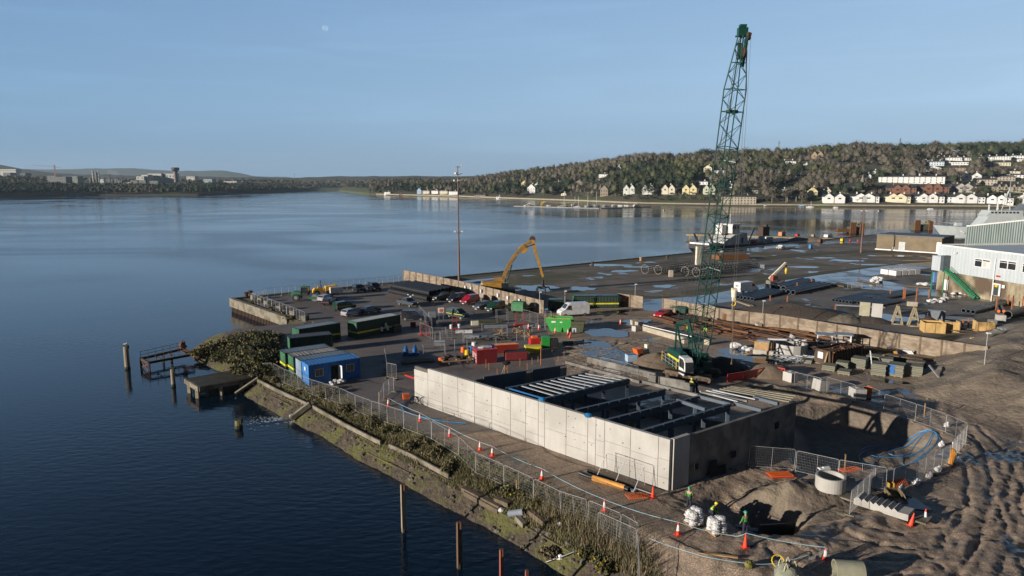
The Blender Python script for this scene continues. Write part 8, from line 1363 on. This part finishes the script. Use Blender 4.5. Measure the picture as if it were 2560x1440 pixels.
for a in ((1510, 491, 20, 28, 'gable', sc_, 'tall brown stone gabled house left of the twin-gabled row'), (1822, 470, 20, 14, 'gable', wc, 'white gabled house above the stone terrace by the crane boom'), (1846, 512, 82, 24, 'terrace', (.36, .32, .25), 'long grey stone mill-like terrace on the waterfront by the crane'), (1878, 484, 32, 9, 'flat', sc_, 'low stone building behind the waterfront terrace'), (1758, 462, 22, 8, 'flat', wc, 'long white low house above the yellow pair'), (1769, 430, 20, 17, 'gable', cc_2, 'cream gabled house high on the slope left of the crane'), (1800, 436, 26, 10, 'flat', wc, 'white house half way up behind the crane boom'), (1546, 430, 12, 16, 'gable', wc, 'small white house in the trees above the stone gabled one'), (1508, 443, 22, 8, 'flat', wc, 'white low house in woods above the yachts'), (1495, 460, 11, 9, 'gable', cc_2, 'small cream house in the woods above the yachts'), (1874, 406, 18, 9, 'gable', wc, 'white house right of the crane near the ridge'), (1935, 406, 18, 8, 'gable', cc_2, 'cream gabled cottage near the ridge right of the crane'), (1970, 412, 36, 9, 'flat', wc, 'long white house near the ridge'), (2015, 415, 12, 7, 'gable', wc, 'small white gable right of the long white ridge house'), (2043, 401, 28, 22, 'pair', (.36, .27, .17), 'tan castle-like house with two gables on the ridge'), (1993, 443, 18, 15, 'flat', (.55, .66, .72), 'pale blue-white square house in the middle of the woods'), (1956, 480, 34, 7, 'flat', wc, 'low white houses below the woods right of the crane'), (2030, 494, 24, 26, 'gable', yc, 'yellow steep-roofed house on the waterfront'), (2066, 486, 22, 14, 'pair', cc_2, 'cream dormered house behind the white waterfront pair'), (2085, 508, 52, 24, 'pair', wc, 'white double-gabled house, leftmost of the white waterfront houses'), (2160, 506, 66, 22, 'pair', wc, 'wide white twin-gabled house in front of the grey church'), (2241, 506, 60, 22, 'pair', (.64, .58, .42), 'cream and yellow twin-gabled house below the brick row'), (2318, 507, 74, 23, 'pair', wc, 'white twin-gabled house left of the longest white one'), (2412, 508, 86, 23, 'pair', wc, 'longest white twin-gabled waterfront house'), (2490, 510, 70, 22, 'pair', wc, 'white twin-gabled house behind the naval ship mast'), (2556, 509, 34, 22, 'gable', wc, 'white gabled house at the right edge of the waterfront'), (2252, 486, 66, 24, 'pair', bc, 'red brick twin-gabled villa, left of the two'), (2330, 485, 72, 26, 'pair', bc, 'red brick twin-gabled villa with white bays, right of the two'), (2409, 481, 52, 22, 'pair', (.4, .38, .34), 'grey and white gabled villa right of the brick ones'), (2525, 481, 68, 22, 'dormer', (.33, .29, .22), 'brown long house with white dormers at right'), (2462, 463, 50, 14, 'flat', (.42, .37, .3), 'stepped terrace houses above the dormered one'), (2513, 452, 42, 11, 'flat', (.4, .36, .3), 'upper terrace above the brown dormered house'), (2545, 449, 32, 12, 'flat', wc, 'white terrace end at the right edge above the dormered house'), (2278, 459, 142, 20, 'terrace', wc, 'grand long white three-storey terrace half way up the hill'), (2333, 429, 34, 14, 'gable', wc, 'big white house right above the grand terrace'), (2340, 414, 34, 10, 'flat', (.55, .62, .68), 'blue-white glassy house above the grand terrace end'), (2187, 434, 24, 7, 'flat', wc, 'white flat house above the grand terrace left end'), (2168, 448, 18, 14, 'pair', wc, 'small white dormered house left of the grand terrace'), (2352, 395, 16, 7, 'flat', cc_2, 'small cream house near the ridge top'), (2313, 406, 20, 5, 'flat', wc, 'thin white bungalow left of the bungalow rows'), (2384, 402, 34, 8, 'flat', wc, 'white bungalow, first of the upper row'), (2390, 413, 52, 8, 'flat', wc, 'long white bungalow in the second row'), (2421, 402, 32, 8, 'flat', wc, 'white bungalow, second of the upper row'), (2463, 401, 34, 9, 'flat', wc, 'white bungalow, third of the upper row'), (2504, 400, 38, 9, 'flat', wc, 'white bungalow, fourth of the upper row'), (2543, 398, 32, 9, 'flat', wc, 'white bungalow, last of the upper row at right'), (2495, 415, 52, 9, 'flat', cc_2, 'long cream bungalow below the upper row'), (2556, 405, 20, 7, 'flat', wc, 'white bungalow at the right edge second row'), (2394, 428, 34, 9, 'flat', (.3, .22, .17), 'brown brick block in the middle of the hillside houses'), (2428, 452, 44, 20, 'pair', wc, 'large white gabled houses above the grey villa'), (2534, 438, 28, 10, 'flat', cc_2, 'cream house with a chimney ball finial at right'), (1048, 485, 13, 15, 'gable', bl_, 'sky blue house at the left end of the far village'), (1065, 485, 18, 10, 'terrace', (.64, .6, .5), 'cream terrace beside the sky blue house'), (1087, 485, 20, 10, 'terrace', wc, 'white terrace, second in the far village row'), (1109, 486, 22, 11, 'terrace', cc_2, 'cream taller terrace, third in the far village row'), (1133, 487, 26, 10, 'terrace', wc, 'white terrace behind the tall light mast'), (1157, 463, 15, 9, 'flat', wc, 'white house above the village behind the light mast'), (968, 486, 18, 6, 'flat', wc, 'low white houses at the wooded point'), (1001, 490, 10, 6, 'gable', bc, 'little brick hut on the point shore'), (1310, 464, 15, 12, 'gable', yc, 'yellow house above the shore road'), (1328, 484, 20, 24, 'gable', wc, 'tall white house on the slope above the motor yacht'), (1341, 468, 11, 10, 'gable', wc, 'white gable tucked behind the tall white house'), (1392, 460, 20, 7, 'flat', cc_2, 'white terrace roofs in the woods'), (1447, 464, 18, 14, 'gable', sc_, 'grey stone house in the woods'), (1500, 428, 10, 7, 'gable', wc, 'small white house near the wood top left'), (1200, 495, 30, 8, 'flat', sc_, 'stone boathouses on the shore road'), (1246, 497, 12, 5, 'flat', wc, 'white kiosk on the shore road'), (1409, 489, 14, 7, 'gable', cc_2, 'cream house above the yachts')): H_(*a)
hb = [rayhill(a[0], a[1]) for a in HOUSES]; hbx = np.array([(p.x, p.y) for p in hb])
def scatter(n, pa, pb, dmin, dmax, seed, clear=True, wr=(0, 1)):
    g = np.random.default_rng(seed); px = g.uniform(pa, pb, n); sy = shoreY(px); dd = dmin+(dmax-dmin)*g.random(n)**.85; Y = sy+dd; X = (px-1280)/FPX*(Y*CT+CAMH*ST)
    if clear:
        P2 = np.stack([X, Y], 1); keep = np.ones(n, bool)
        for (hx, hy), a in zip(hbx, HOUSES):
            wid = a[2]*hy/FPX; u = P2[:, 0]-hx*P2[:, 1]/hy; inf = (np.abs(u) < wid*.62+3) & (P2[:, 1] > hy-62) & (P2[:, 1] < hy+12); keep &= ~inf
        X, Y = X[keep], Y[keep]
    return np.stack([X, Y], 1)
g = np.random.default_rng(9)
XY = scatter(6500, 925, 2650, 12, 520, 1); XY = XY[fbm(XY[:, 0]*.012, XY[:, 1]*.012) > -.2]; sz = g.uniform(.5, 1.5, len(XY))**1.2*(1+fbm(XY[:, 0]*.02, XY[:, 1]*.02)*.8); gr = fbm(XY[:, 0]*.01+40, XY[:, 1]*.01) > .05; wood('hillside_wood', 'bare brown winter woodland covering the far hillside', XY[~gr], 11*sz[~gr], 5.2*sz[~gr], [.42, .3, .16, .12], 2, 84, .62); wood('evergreen_wood', 'darker green woodland patches on the far hillside', XY[gr], 11*sz[gr], 5.2*sz[gr], [.15, .15, .35, .35], 12, 84, .62)
XY = scatter(900, 925, 2650, 380, 560, 5); wood('ridge_wood', 'skyline woodland along the top of the hill', XY, g.uniform(9, 17, len(XY)), g.uniform(4.5, 8, len(XY)), [.38, .22, .14, .26], 3, 60, .7)
XY = scatter(3000, -250, 930, 4, 330, 7, False); pxx = pxof(XY[:, 0], XY[:, 1]); XY = XY[((pxx < 770) | (XY[:, 1] > shoreY(pxx)+200)) & ~((pxx > 120) & (pxx < 450) & (XY[:, 1] > shoreY(pxx)+215))]; wood('far_bank_wood', 'dark shaded woodland along the left far bank', XY, g.uniform(8, 15, len(XY)), g.uniform(6, 10, len(XY)), [.22, .08, .1, .6], 4, 22, 1.2)  # bank's shade is put into the crown colours, mostly the dark one
XY = scatter(2200, -250, 1000, 560, 1450, 8, False); wood('valley_wood', 'brown woodland across the valley behind the left bank', XY, g.uniform(9, 15, len(XY)), g.uniform(9, 16, len(XY)), [.45, .25, .2, .1], 6, 12, 2.2)
st(farland('meadow', 778, 925, 30, 130, M('meadow_green', (.075, .1, .03), (.06, .07, .03), sc=.02, rough=1))).location = (0, -3, .5)
gq = np.random.default_rng(3); hx_ = gq.uniform(1540, 2640, 420); Yq = shoreY(hx_)+gq.uniform(11, 62, 420); XY = np.stack([(hx_-1280)/FPX*(Yq*CT+CAMH*ST), Yq], 1); wood('garden_hedges', 'low dark hedges and shrubs between the waterfront houses', XY, gq.uniform(2, 4.5, 420), gq.uniform(1.8, 4, 420), [.15, .15, .35, .35], 15, 30, .5)
# individual trees that stand out
def tree(px, py, hp, wp, lab, kind, seed, grp=None):
    b = rayhill(px, py); s = b.y/FPX; h = hp*s; r_ = wp*s/2; t_ = T('tree', lab, 'tree', b, 0, grp); MB().cyl((0, 0, -1), .05*h+.15, h*.6, .02*h+.08, 7).build('trunk', MATS['bark_brown'], t_); rd_ = random.Random(seed)
    for k in range(4): a = rd_.uniform(0, 6.3); MB().tube([(0, 0, h*.3), (math.cos(a)*r_*.5, math.sin(a)*r_*.5, h*.65)], [.02*h, .01*h], 5).build('limb', MATS['bark_brown'], t_)
    n = 9 if kind != 'cone' else 6; cs = []; rs_ = []
    for k in range(n):
        a = rd_.uniform(0, 6.3); q = rd_.uniform(.1, .62)*r_; zz = h*rd_.uniform(.42, .82)
        if kind == 'cone': zz = h*(.25+.65*k/n); q = 0; rr = r_*(1.05-k/n)
        else: rr = r_*rd_.uniform(.38, .6)
        cs.append((math.cos(a)*q, math.sin(a)*q, zz)); rs_.append((rr, rr, rr*(.8 if kind != 'cone' else 1.1)))
    leaves('crown', cs, rs_, 110, max(.35, .045*h), {'dark': [BM_[3], LG[0]], 'cone': [BM_[3], LG[0]], 'bare': [BM_[0], BM_[1]], 'olive': [BM_[2], BM_[1]]}[kind], [.65, .35], seed, t_)
for i, a in enumerate(((1600, 400, 20, 40, 'flat-topped dark evergreen clump on the skyline left of the rounded one', 'dark'), (1632, 398, 24, 52, 'broad dark evergreen standing highest on the skyline above the yellow pair', 'dark'), (1760, 400, 28, 44, 'dark spreading pine on the skyline just left of the crane boom', 'dark'), (1543, 400, 16, 15, 'slim pale tree on the skyline left of the evergreen clump', 'bare'), (1670, 402, 18, 30, 'bare round tree touching the right of the broad skyline evergreen', 'bare'), (1163, 450, 22, 30, 'dark evergreen behind the light mast top', 'dark'), (1011, 478, 24, 18, 'dark tree on the point behind the white houses', 'dark'), (2095, 385, 22, 18, 'dark pine on the ridge above the castle-like house', 'dark'), (2130, 380, 22, 30, 'layered dark pine on the ridge', 'dark'), (2168, 382, 20, 28, 'second layered dark pine on the ridge', 'dark'), (2225, 380, 18, 14, 'small dark pine near the ridge mast', 'dark'), (2340, 378, 24, 34, 'bare domed tree on the ridge above the bungalows', 'bare'), (2400, 380, 22, 26, 'round bare tree further right on the ridge', 'bare'), (2438, 382, 20, 22, 'dark cone-shaped tree on the ridge near the right', 'cone'), (2300, 400, 22, 30, 'dark evergreen in front of the ridge above the glassy house', 'dark'), (2435, 466, 24, 16, 'bright cone-shaped conifer among the white gabled houses', 'cone'), (2250, 412, 30, 60, 'big dark evergreen mass above the grand terrace', 'dark'), (2100, 460, 34, 60, 'wide bare tree above the church', 'bare'), (1990, 450, 34, 40, 'dark conifer mass beside the pale blue square house', 'dark'), (1945, 470, 34, 34, 'dark tree group right of the crane below the woods', 'dark'), (2440, 486, 20, 26, 'bare golden tree right of the grey villa', 'olive'), (1360, 488, 18, 22, 'dark tree right of the tall white house', 'dark'), (1290, 494, 22, 26, 'bare tree on the shore road left of the tall white house', 'bare'), (940, 484, 16, 18, 'dark round tree at the tip of the wooded point', 'olive'), (1540, 492, 26, 22, 'dark tree between the stone house and the twin-gabled row', 'dark'), (1930, 508, 40, 30, 'bare tall tree right of the waterfront terrace', 'bare'), (1965, 508, 38, 30, 'second bare tall tree right of the waterfront terrace', 'bare'), (2005, 508, 30, 24, 'third bare tree beside the yellow steep-roofed house', 'bare'), (2545, 512, 16, 40, 'round green bush at the right edge of the waterfront', 'olive'), (2140, 492, 18, 16, 'dark tree in front of the church', 'dark'))): tree(*a[:4], a[4], a[5], 200+i)
# houses
SL = M('slate_roof', (.055, .058, .07), (.04, .042, .05), rough=.6); HP = {}
def house(px, py, w, h, kind, col, lab, base):
    s = base.y/FPX; W = w*s; Hh = h*s*(1.25 if kind == 'flat' else 1); D = max(7, min(11, W*.6)); t_ = T('house' if kind != 'terrace' else 'terrace_house', lab, 'house' if kind != 'terrace' else 'terrace', base, -.42+rd.uniform(-.12, .12)); mc = M('render_%d_%d_%d' % tuple(int(k*100) for k in col), col, tuple(k*.88 for k in col), sc=.15, rough=.9); wh = Hh*{'pair': .62, 'gable': .6, 'terrace': .8, 'flat': .74, 'dormer': .62}[kind]; rf = Hh-wh
    m = MB(); m.box((0, D/2, wh/2-2), (W, D, wh+4)); m.build('wall', mc, t_)
    m = MB(); e = .4
    if kind == 'gable': m.add([(-W/2-e, -e, wh-.2), (0, -e, Hh), (0, D+e, Hh), (-W/2-e, D+e, wh-.2), (W/2+e, -e, wh-.2), (W/2+e, D+e, wh-.2)], [(0, 1, 2, 3), (1, 4, 5, 2)]); mm2 = MB(); mm2.add([(-W/2, 0, wh), (W/2, 0, wh), (0, 0, Hh-.2), (-W/2, D, wh), (W/2, D, wh), (0, D, Hh-.2)], [(0, 1, 2), (3, 5, 4)]); mm2.build('gable', mc, t_)
    else:
        rt = Hh*(.98 if kind != 'pair' else .93); m.add([(-W/2-e, -e, wh), (W/2+e, -e, wh), (W/2-.5, D/2, rt), (-W/2+.5, D/2, rt), (W/2+e, D+e, wh), (-W/2-e, D+e, wh)], [(0, 1, 2, 3), (1, 4, 2), (5, 0, 3), (4, 5, 3, 2)])
    if kind in ('pair', 'dormer'):
        gw = W*(.22 if W < 30 else .16) if kind == 'pair' else W*.06; xs_ = ([-W*.24, W*.24] if W < 24 else [-W*.12, W*.14]) if kind == 'pair' else [-W*.35, -W*.15, W*.1, W*.35]; gz0 = 0 if kind == 'pair' else wh
        for x in xs_:
            top = Hh*.99 if kind == 'pair' else wh+rf*.85; g2 = MB(); g2.box((x, -.6, (wh+gz0)/2 if kind == 'pair' else wh), (gw*2, 1.2, wh-gz0+.5 if kind == 'pair' else .6)); g2.add([(x-gw, -1.2, wh), (x+gw, -1.2, wh), (x, -1.2, top)], [(0, 1, 2)]); g2.build('gable_bay', mc if kind == 'pair' and col != bc or kind != 'pair' else mc, t_)
            m.add([(x-gw-.3, -1.5, wh-.2), (x, -1.5, top+.25), (x, D/2, top+.25), (x-gw-.3, D/2, wh-.2), (x+gw+.3, -1.5, wh-.2), (x+gw+.3, D/2, wh-.2)], [(0, 1, 2, 3), (1, 4, 5, 2)])
            w2 = MB(); w2.box((x, -1.24, wh*.75), (gw*.55, .08, wh*.22)); w2.build('window', GLASS, t_)
    rf_ = m.build('roof', SL, t_)
    nch = 1 if W < 20 else (2 if W < 50 else 4)
    for k in range(nch): x = W*(-.5+(k+.5)/nch)+(0 if nch > 1 else W*.1); MB().box((x, D*.5, Hh+.3), (1.1, .8, 2.2)).build('chimney', M('chimney_brick', (.3, .16, .11)) if col == bc else mc, rf_)
    rows = 3 if kind == 'terrace' and h > 15 else (2 if wh > 4.5 else 1); n = max(2, min(12, int(W/3.3)))
    for r in range(rows):
        for k in range(n):
            x = W*(-.5+(k+.5)/n); f = 'w%d' % n
            if kind == 'pair' and any(abs(x-q) < gw+.5 for q in xs_): continue
            MB().box((x, -.04, wh*((r+.55)/rows)), (min(1.1, W/n*.45), .1, min(1.5, wh/rows*.5))).build('window', GLASS, t_)
for a, b in zip(HOUSES, hb): house(*a[:7], b)
# church
b = rayhill(2131, 485); s = b.y/FPX; ch = T('church', 'grey stone church with a spire behind the white waterfront houses', 'church', b, -.1); ST_ = M('church_stone', (.2, .18, .15), (.14, .125, .1), sc=.1, rough=.95); W = 36*s; MB().box((0, 5, 3.5), (W, 10, 10)).build('nave', ST_, ch); m = MB(); m.side([(-W/2, 8.4), (W/2, 8.4), (W/2-1, 12.5), (-W/2+1, 12.5)], 0, 10, ins=lambda z: 1 if z < 9 else .05); m.build('roof', SL, ch)
MB().box((W/2+3, 3, 5), (4.5, 4.5, 16)).build('tower', ST_, ch); m = MB(); m.cyl((W/2+3, 3, 13), 3, 10, .1, 4); m.build('spire', ST_, ch); [MB().box((-W/2+3+k*4, -.05, 4.5), (1.2, .1, 3)).build('window', GLASS, ch) for k in range(4)]
# shore wall, road strip and little shore details
m = MB(); cols = np.linspace(940, 2900, 160); sy = shoreY(cols)
for i in range(len(cols)-1):
    q = []
    for c_, y_ in ((cols[i], sy[i]), (cols[i+1], sy[i+1])): Y_ = y_+2.5; X_ = (c_-1280)/FPX*(Y_*CT+CAMH*ST); q.append(Vector((X_, Y_, WZ+1.2)))
    m.bar(q[0], q[1], .6, 3.4)
tag(m.build('sea_wall', M('sea_wall_stone', (.32, .28, .21), (.22, .19, .14), sc=.2, rough=.9)), 'long stone sea wall along the far waterfront', 'wall')
m = MB(); [m.box((V(px, 510, float(shoreY(px)-22)).x, float(shoreY(px)-22), WZ+.15), (w_, 9, .4), rz=.05) for px, w_ in ((1000, 60), (1040, 30), (1163, 14))]; st(tag(m.build('mud_bank', SOILD), 'dark mud bank showing off the wooded point', 'mud'), 'structure')
# boats
def sail(px, py, L, lab, mastpx=0, kind='sail', Y=None, rz=0.1, ck=None):
    p = P(px, py, WZ); t_ = T('sailing_boat' if kind == 'sail' else 'motor_boat', lab, 'boat', p, rz); m = MB(); Wd = L*.16; n = 8; up = [(-L/2, Wd), (0, Wd*1.1), (L*.3, Wd*.8), (L/2, 0), (L*.3, -Wd*.8), (0, -Wd*1.1), (-L/2, -Wd)]; k = len(up); m.v = [(x*.85, y*.6, -.1) for x, y in up]+[(x, y, L*.1+.3) for x, y in up]; m.f = [tuple(range(k))[::-1], tuple(range(k, 2*k))]+[(j, (j+1) % k, k+(j+1) % k, k+j) for j in range(k)]; m.m = [0]*len(m.f); m.build('hull', ck or WHITE, t_)
    m = MB(); hh = L*.1+.3
    if kind == 'sail': m.side([(-L*.2, hh), (L*.2, hh), (L*.1, hh+.7), (-L*.2, hh+.7)], -Wd*.6, Wd*.6)
    else: m.side([(-L*.35, hh), (L*.3, hh), (L*.12, hh+L*.1), (-L*.35, hh+L*.1)], -Wd*.8, Wd*.8)
    m.build('cabin', WHITE, t_); MB().box((-L*.02, 0, hh+.5), (L*.25, Wd*1.3 if kind == 'sail' else Wd*1.66, .3)).build('cabin_window', GLASS, t_)
    if kind == 'big': m = MB(); m.side([(-L*.3, hh+L*.1), (L*.02, hh+L*.1), (-L*.05, hh+L*.18), (-L*.3, hh+L*.18)], -Wd*.6, Wd*.6); m.build('flybridge', WHITE, t_)
    if mastpx: h = mastpx*p.y/FPX; m = MB(); m.tube([(L*.08, 0, hh), (L*.08, 0, h)], .14, 6); m.bar((L*.08, -1.1, h*.6), (L*.08, 1.1, h*.6), .1); m.build('mast', WHITE, t_); m = MB(); m.tube([(L*.08, 0, hh+1.4), (-L*.35, 0, hh+1.5)], .18, 6); m.build('boom', M('sail_cover', (.06, .1, .2)), t_)
    return t_
for i, (px, py, L, mp_, k, l) in enumerate(((1322, 516, 13, 0, 'big', 'big white motor yacht at the left end of the marina'), (1408, 518, 12, 40, 'sail', 'white yacht with the tallest mast, first of the sailing boats'), (1444, 519, 10, 28, 'sail', 'white yacht, second from the left'), (1471, 517, 11, 37, 'sail', 'white yacht with a dark boom cover, third from the left'), (1489, 516, 10, 36, 'sail', 'white yacht, fourth from the left'), (1436, 513, 8, 22, 'sail', 'small-masted yacht behind the second one'), (1512, 516, 8, 0, 'motor', 'small white motor boat right of the yachts'), (1537, 516, 8, 0, 'motor', 'second small white motor boat right of the yachts'), (1551, 516, 7, 0, 'motor', 'third small white motor boat on the pontoon'), (1564, 516, 7, 0, 'motor', 'fourth small white motor boat on the pontoon'), (1591, 516, 9, 0, 'motor', 'last white motor boat on the pontoon'), (1372, 516, 7, 0, 'motor', 'small dark-windowed boat behind the yellow hoist'), (1635, 511, 10, 0, 'motor', 'low grey boat at the shore right of the pontoon'), (1698, 511, 5, 0, 'motor', 'small pale boat near the shore below the yellow pair'), (1915, 516, 6, 0, 'motor', 'beached boat right of the waterfront terrace'), (1945, 515, 7, 0, 'motor', 'red-hulled beached boat below the bare trees'), (1966, 516, 6, 26, 'sail', 'beached boat with a thin mast by the bare trees'), (1988, 516, 6, 24, 'sail', 'beached dinghy with a mast left of the yellow house'), (2003, 517, 7, 0, 'motor', 'blue-hulled boat on the shore'), (2025, 519, 9, 16, 'sail', 'small yacht in front of the yellow house'), (2090, 520, 6, 0, 'motor', 'small white boat off the white houses'), (2325, 524, 6, 0, 'motor', 'small white dinghy off the long white house'), (1661, 526, 2.5, 0, 'motor', 'tiny white buoy boat alone on the river'), (2198, 528, 2.5, 0, 'motor', 'tiny white tender alone on the river at right'))):
    ck = M('hull_red', (.4, .06, .05)) if i == 15 else (M('hull_blue', (.08, .25, .45)) if i == 18 else None); sail(px, py, L, l, mp_, k, rz=rd.uniform(-.4, .5)+(math.pi if i % 3 == 0 else 0), ck=ck)
a, b = P(1286, 515, WZ+.2), P(1500, 521, WZ+.2); c = P(1625, 517, WZ+.2); po = T('pontoon', 'long marina pontoon with the yachts moored along it', 'pontoon', a); m = MB(); m.bar(a, b, 3, .7); m.bar(b, c, 3, .7); bw(m, 'walkway', M('pontoon_deck', (.3, .28, .24)), po); m = MB(); [m.tube([(q.x, q.y, WZ-1), (q.x, q.y, WZ+3.5)], .25, 6) for q in [a.lerp(b, k/7) for k in range(8)]+[b.lerp(c, k/4) for k in range(5)]]; bw(m, 'guide_piles', RUSTD, po)
p = P(1356, 517, WZ); t_ = T('boat_hoist', 'yellow boat hoist on the marina pontoon', 'hoist', p); m = MB(); m.bar((-1.5, 0, 0), (-1.5, 0, 5.5), .8); m.bar((-1.8, 0, 5.3), (3.5, 0, 5.5), .8); m.bar((-1.5, 0, 2), (1.5, 0, 5.2), .5); m.build('arm', YEL, t_)
# ---- left bank industry
def plant(px0, px1, py0, py1, Y, col, lab, nm='industrial_building', cat='building', D=25, chim=0):
    a, b = V(px0, py1, Y), V(px1, py1, Y); zt_ = V(px0, py0, Y).z; t_ = T(nm, lab, cat, ((a.x+b.x)/2, Y, a.z), 0); L = b.x-a.x; h = zt_-a.z; MB().box((0, D/2, h/2-8), (L, D, h+16)).build('wall', col, t_); MB().box((0, D/2, h+.3), (L*1.01, D*1.01, .6)).build('roof', M('roof_grey'), t_)
    n = max(2, min(8, int(L/7))); [MB().box((L*(-.5+(k+.5)/n), -.2, h*.55), (L/n*.4, .4, h*.3)).build('window', M('pale_window', (.2, .22, .24)), t_) for k in range(n)]; return t_
IW = M('industry_white', (.6, .6, .56), rough=.8); IG = M('industry_grey', (.2, .21, .21), rough=.8); ID = M('industry_dark', (.12, .13, .13), rough=.8)
for a in ((354, 370, 437, 449, 1850, IW, 'white lower block at the left of the big white factory'), (370, 404, 434, 449, 1880, IW, 'big white factory block, left half'), (406, 438, 434, 449, 1885, IW, 'big white factory block beside the water tower'), (341, 360, 441, 450, 1840, IW, 'low white annex of the factory'), (119, 140, 440, 452, 1700, IG, 'pale grey works building under the tower crane'), (140, 165, 442, 454, 1690, IG, 'grey works building right of the tower crane'), (165, 194, 441, 450, 1760, M('green_roof_works', (.2, .26, .22)), 'green-grey long shed beside the works'), (0, 40, 423, 431, 2200, IW, 'white building on the hill at the far left edge'), (8, 26, 432, 438, 2100, IG, 'grey building below the hilltop one'), (50, 64, 433, 438, 2100, ID, 'small dark building on the far left slope'), (466, 487, 441, 445, 2100, IW, 'small white shed right of the water tower'), (509, 530, 448, 454, 1800, M('pale_blue_works', (.4, .5, .55)), 'pale blue shed in the trees right of the water tower'), (560, 592, 453, 458, 1850, IW, 'row of low white sheds in the trees'), (172, 188, 484, 489, 1360, IG, 'little grey boathouse on the dark left bank')): plant(*a)
rd = random.Random(31); k = 0
for i in range(34):
    px = rd.uniform(245, 385); py = rd.uniform(451, 466); w_ = rd.uniform(6, 22); h_ = rd.uniform(2.5, 6); k += 1
    o = plant(px, px+w_, py-h_, py, 1640+rd.uniform(0, 120)+(466-py)*9, rd.choice([IW, IG, IG, ID]), 'low pale process building of the chemical works on the left bank', 'process_building', 'building', 10); o['group'] = 'process buildings of the chemical works'
for i, (px, y0, y1, w_, c) in enumerate(((235, 427, 466, 4, IW), (244, 430, 466, 6, IG), (249, 426, 462, 3, IW), (276, 436, 462, 3, ID), (305, 446, 458, 2, IG), (290, 448, 462, 3, IW), (228, 445, 462, 6, IG))):
    a = V(px, y1, 1660); zt_ = V(px, y0, 1660).z; t_ = T('process_column', '%s process column from the left in the chemical works' % ORD[i], 'column', (a.x, a.y, a.z)); h = zt_-a.z; MB().cyl((0, 0, -5), w_*.45, h+5, n=8).build('vessel', c, t_); m = MB(); [m.cyl((0, 0, h*q), w_*.7, .8, n=8) for q in (.3, .5, .7, .9)]; m.build('platforms', IG, t_)
a = V(440, 448, 1860); z1 = V(440, 427, 1860).z; z2 = V(440, 419, 1860).z; t_ = T('water_tower', 'dark mushroom-shaped water tower beside the white factory', 'water tower', a); MB().cyl((0, 0, -8), 5, z1-a.z+8, 5, 14).build('shaft', M('tower_concrete', (.2, .17, .15)), t_); h1 = z1-a.z; h2 = z2-a.z; m = MB(); m.cyl((0, 0, h1-2), 5, 4, 10, 18); m.cyl((0, 0, h1+2), 10, h2-h1-3, 10.2, 18); m.cyl((0, 0, h2-1), 10.2, 1.2, 9, 18); m.build('tank', M('tower_rust', (.09, .055, .045)), t_)
a = V(139, 442, 1720); z1 = V(139, 417, 1720).z; t_ = T('tower_crane', 'thin tower crane with a long jib above the left bank', 'tower crane', a); h = z1-a.z; m = MB(); [m.bar((x, y, -5), (x, y, h+4), .5) for x in (-1, 1) for y in (-1, 1)]; [m.bar((-1, -1, k*3), (1, -1, k*3+3), .3) for k in range(int(h/3))]; m.build('mast', M('crane_red', (.3, .15, .12)), t_); je = V(78, 413, 1720)-a; m = MB(); m.bar((2, 0, h), (je.x, 0, je.z), 1.0); m.bar((0, 0, h+4), (je.x*.7, 0, h+(je.z-h)*.7), .3); m.bar((0, 0, h), (14, 0, h-2), 1.0); m.build('jib', M('jib_grey', (.25, .25, .26)), t_)
for i, (px, y0, y1, D_, l) in enumerate(((737, 432, 446, 3500, 'lattice pylon on the distant left skyline'), (2249, 345, 372, 1240, 'thin lattice mast on the hill ridge at right'), (1947, 352, 372, 1240, 'lattice mast on the hill ridge near the crane'))):
    a = V(px, y1, D_); h = V(px, y0, D_).z-a.z; t_ = T('pylon', l, 'pylon', (a.x, a.y, a.z)); w_ = h*.1; m = MB(); [m.bar((x*w_, y*w_, -10), (x*.15*w_, y*.15*w_, h), .35) for x in (-1, 1) for y in (-1, 1)]; m.build('lattice', GREYP, t_); m = MB(); [m.bar((-w_*1.6, 0, h*q), (w_*1.6, 0, h*q), .4) for q in (.7, .85)]; m.build('cross_arms', GREYP, t_)
# smoke over the works
sm_ = bpy.data.materials.new('thin_smoke'); sm_.use_nodes = True; t = sm_.node_tree; t.nodes.clear(); o_ = t.nodes.new('ShaderNodeOutputMaterial'); pv2 = t.nodes.new('ShaderNodeVolumePrincipled'); pv2.inputs['Density'].default_value = .012; pv2.inputs['Color'].default_value = (.9, .9, .95, 1); t.links.new(pv2.outputs[0], o_.inputs['Volume'])
c = V(287, 436, 1680); m = MB(); m.blob((0, 0, 0), (12, 8, 9), 3, 12, 8, .2); m.blob((-10, 0, 6), (9, 7, 6), 4, 12, 8, .2); st(tag(m.build('smoke', sm_, loc=c), 'thin pale smoke drifting above the chemical works', 'smoke'), 'stuff')
# ---- haze
hzm = bpy.data.materials.new('haze_air'); hzm.use_nodes = True; t = hzm.node_tree; t.nodes.clear(); o_ = t.nodes.new('ShaderNodeOutputMaterial'); pv2 = t.nodes.new('ShaderNodeVolumePrincipled')
pv2.inputs['Density'].default_value = .00005; pv2.inputs['Color'].default_value = (.6, .8, 1.0, 1); pv2.inputs['Anisotropy'].default_value = .1; t.links.new(pv2.outputs[0], o_.inputs['Volume'])
st(MB().box((0, 5500, 173), (19000, 14000, 360)).build('haze', hzm), 'stuff')
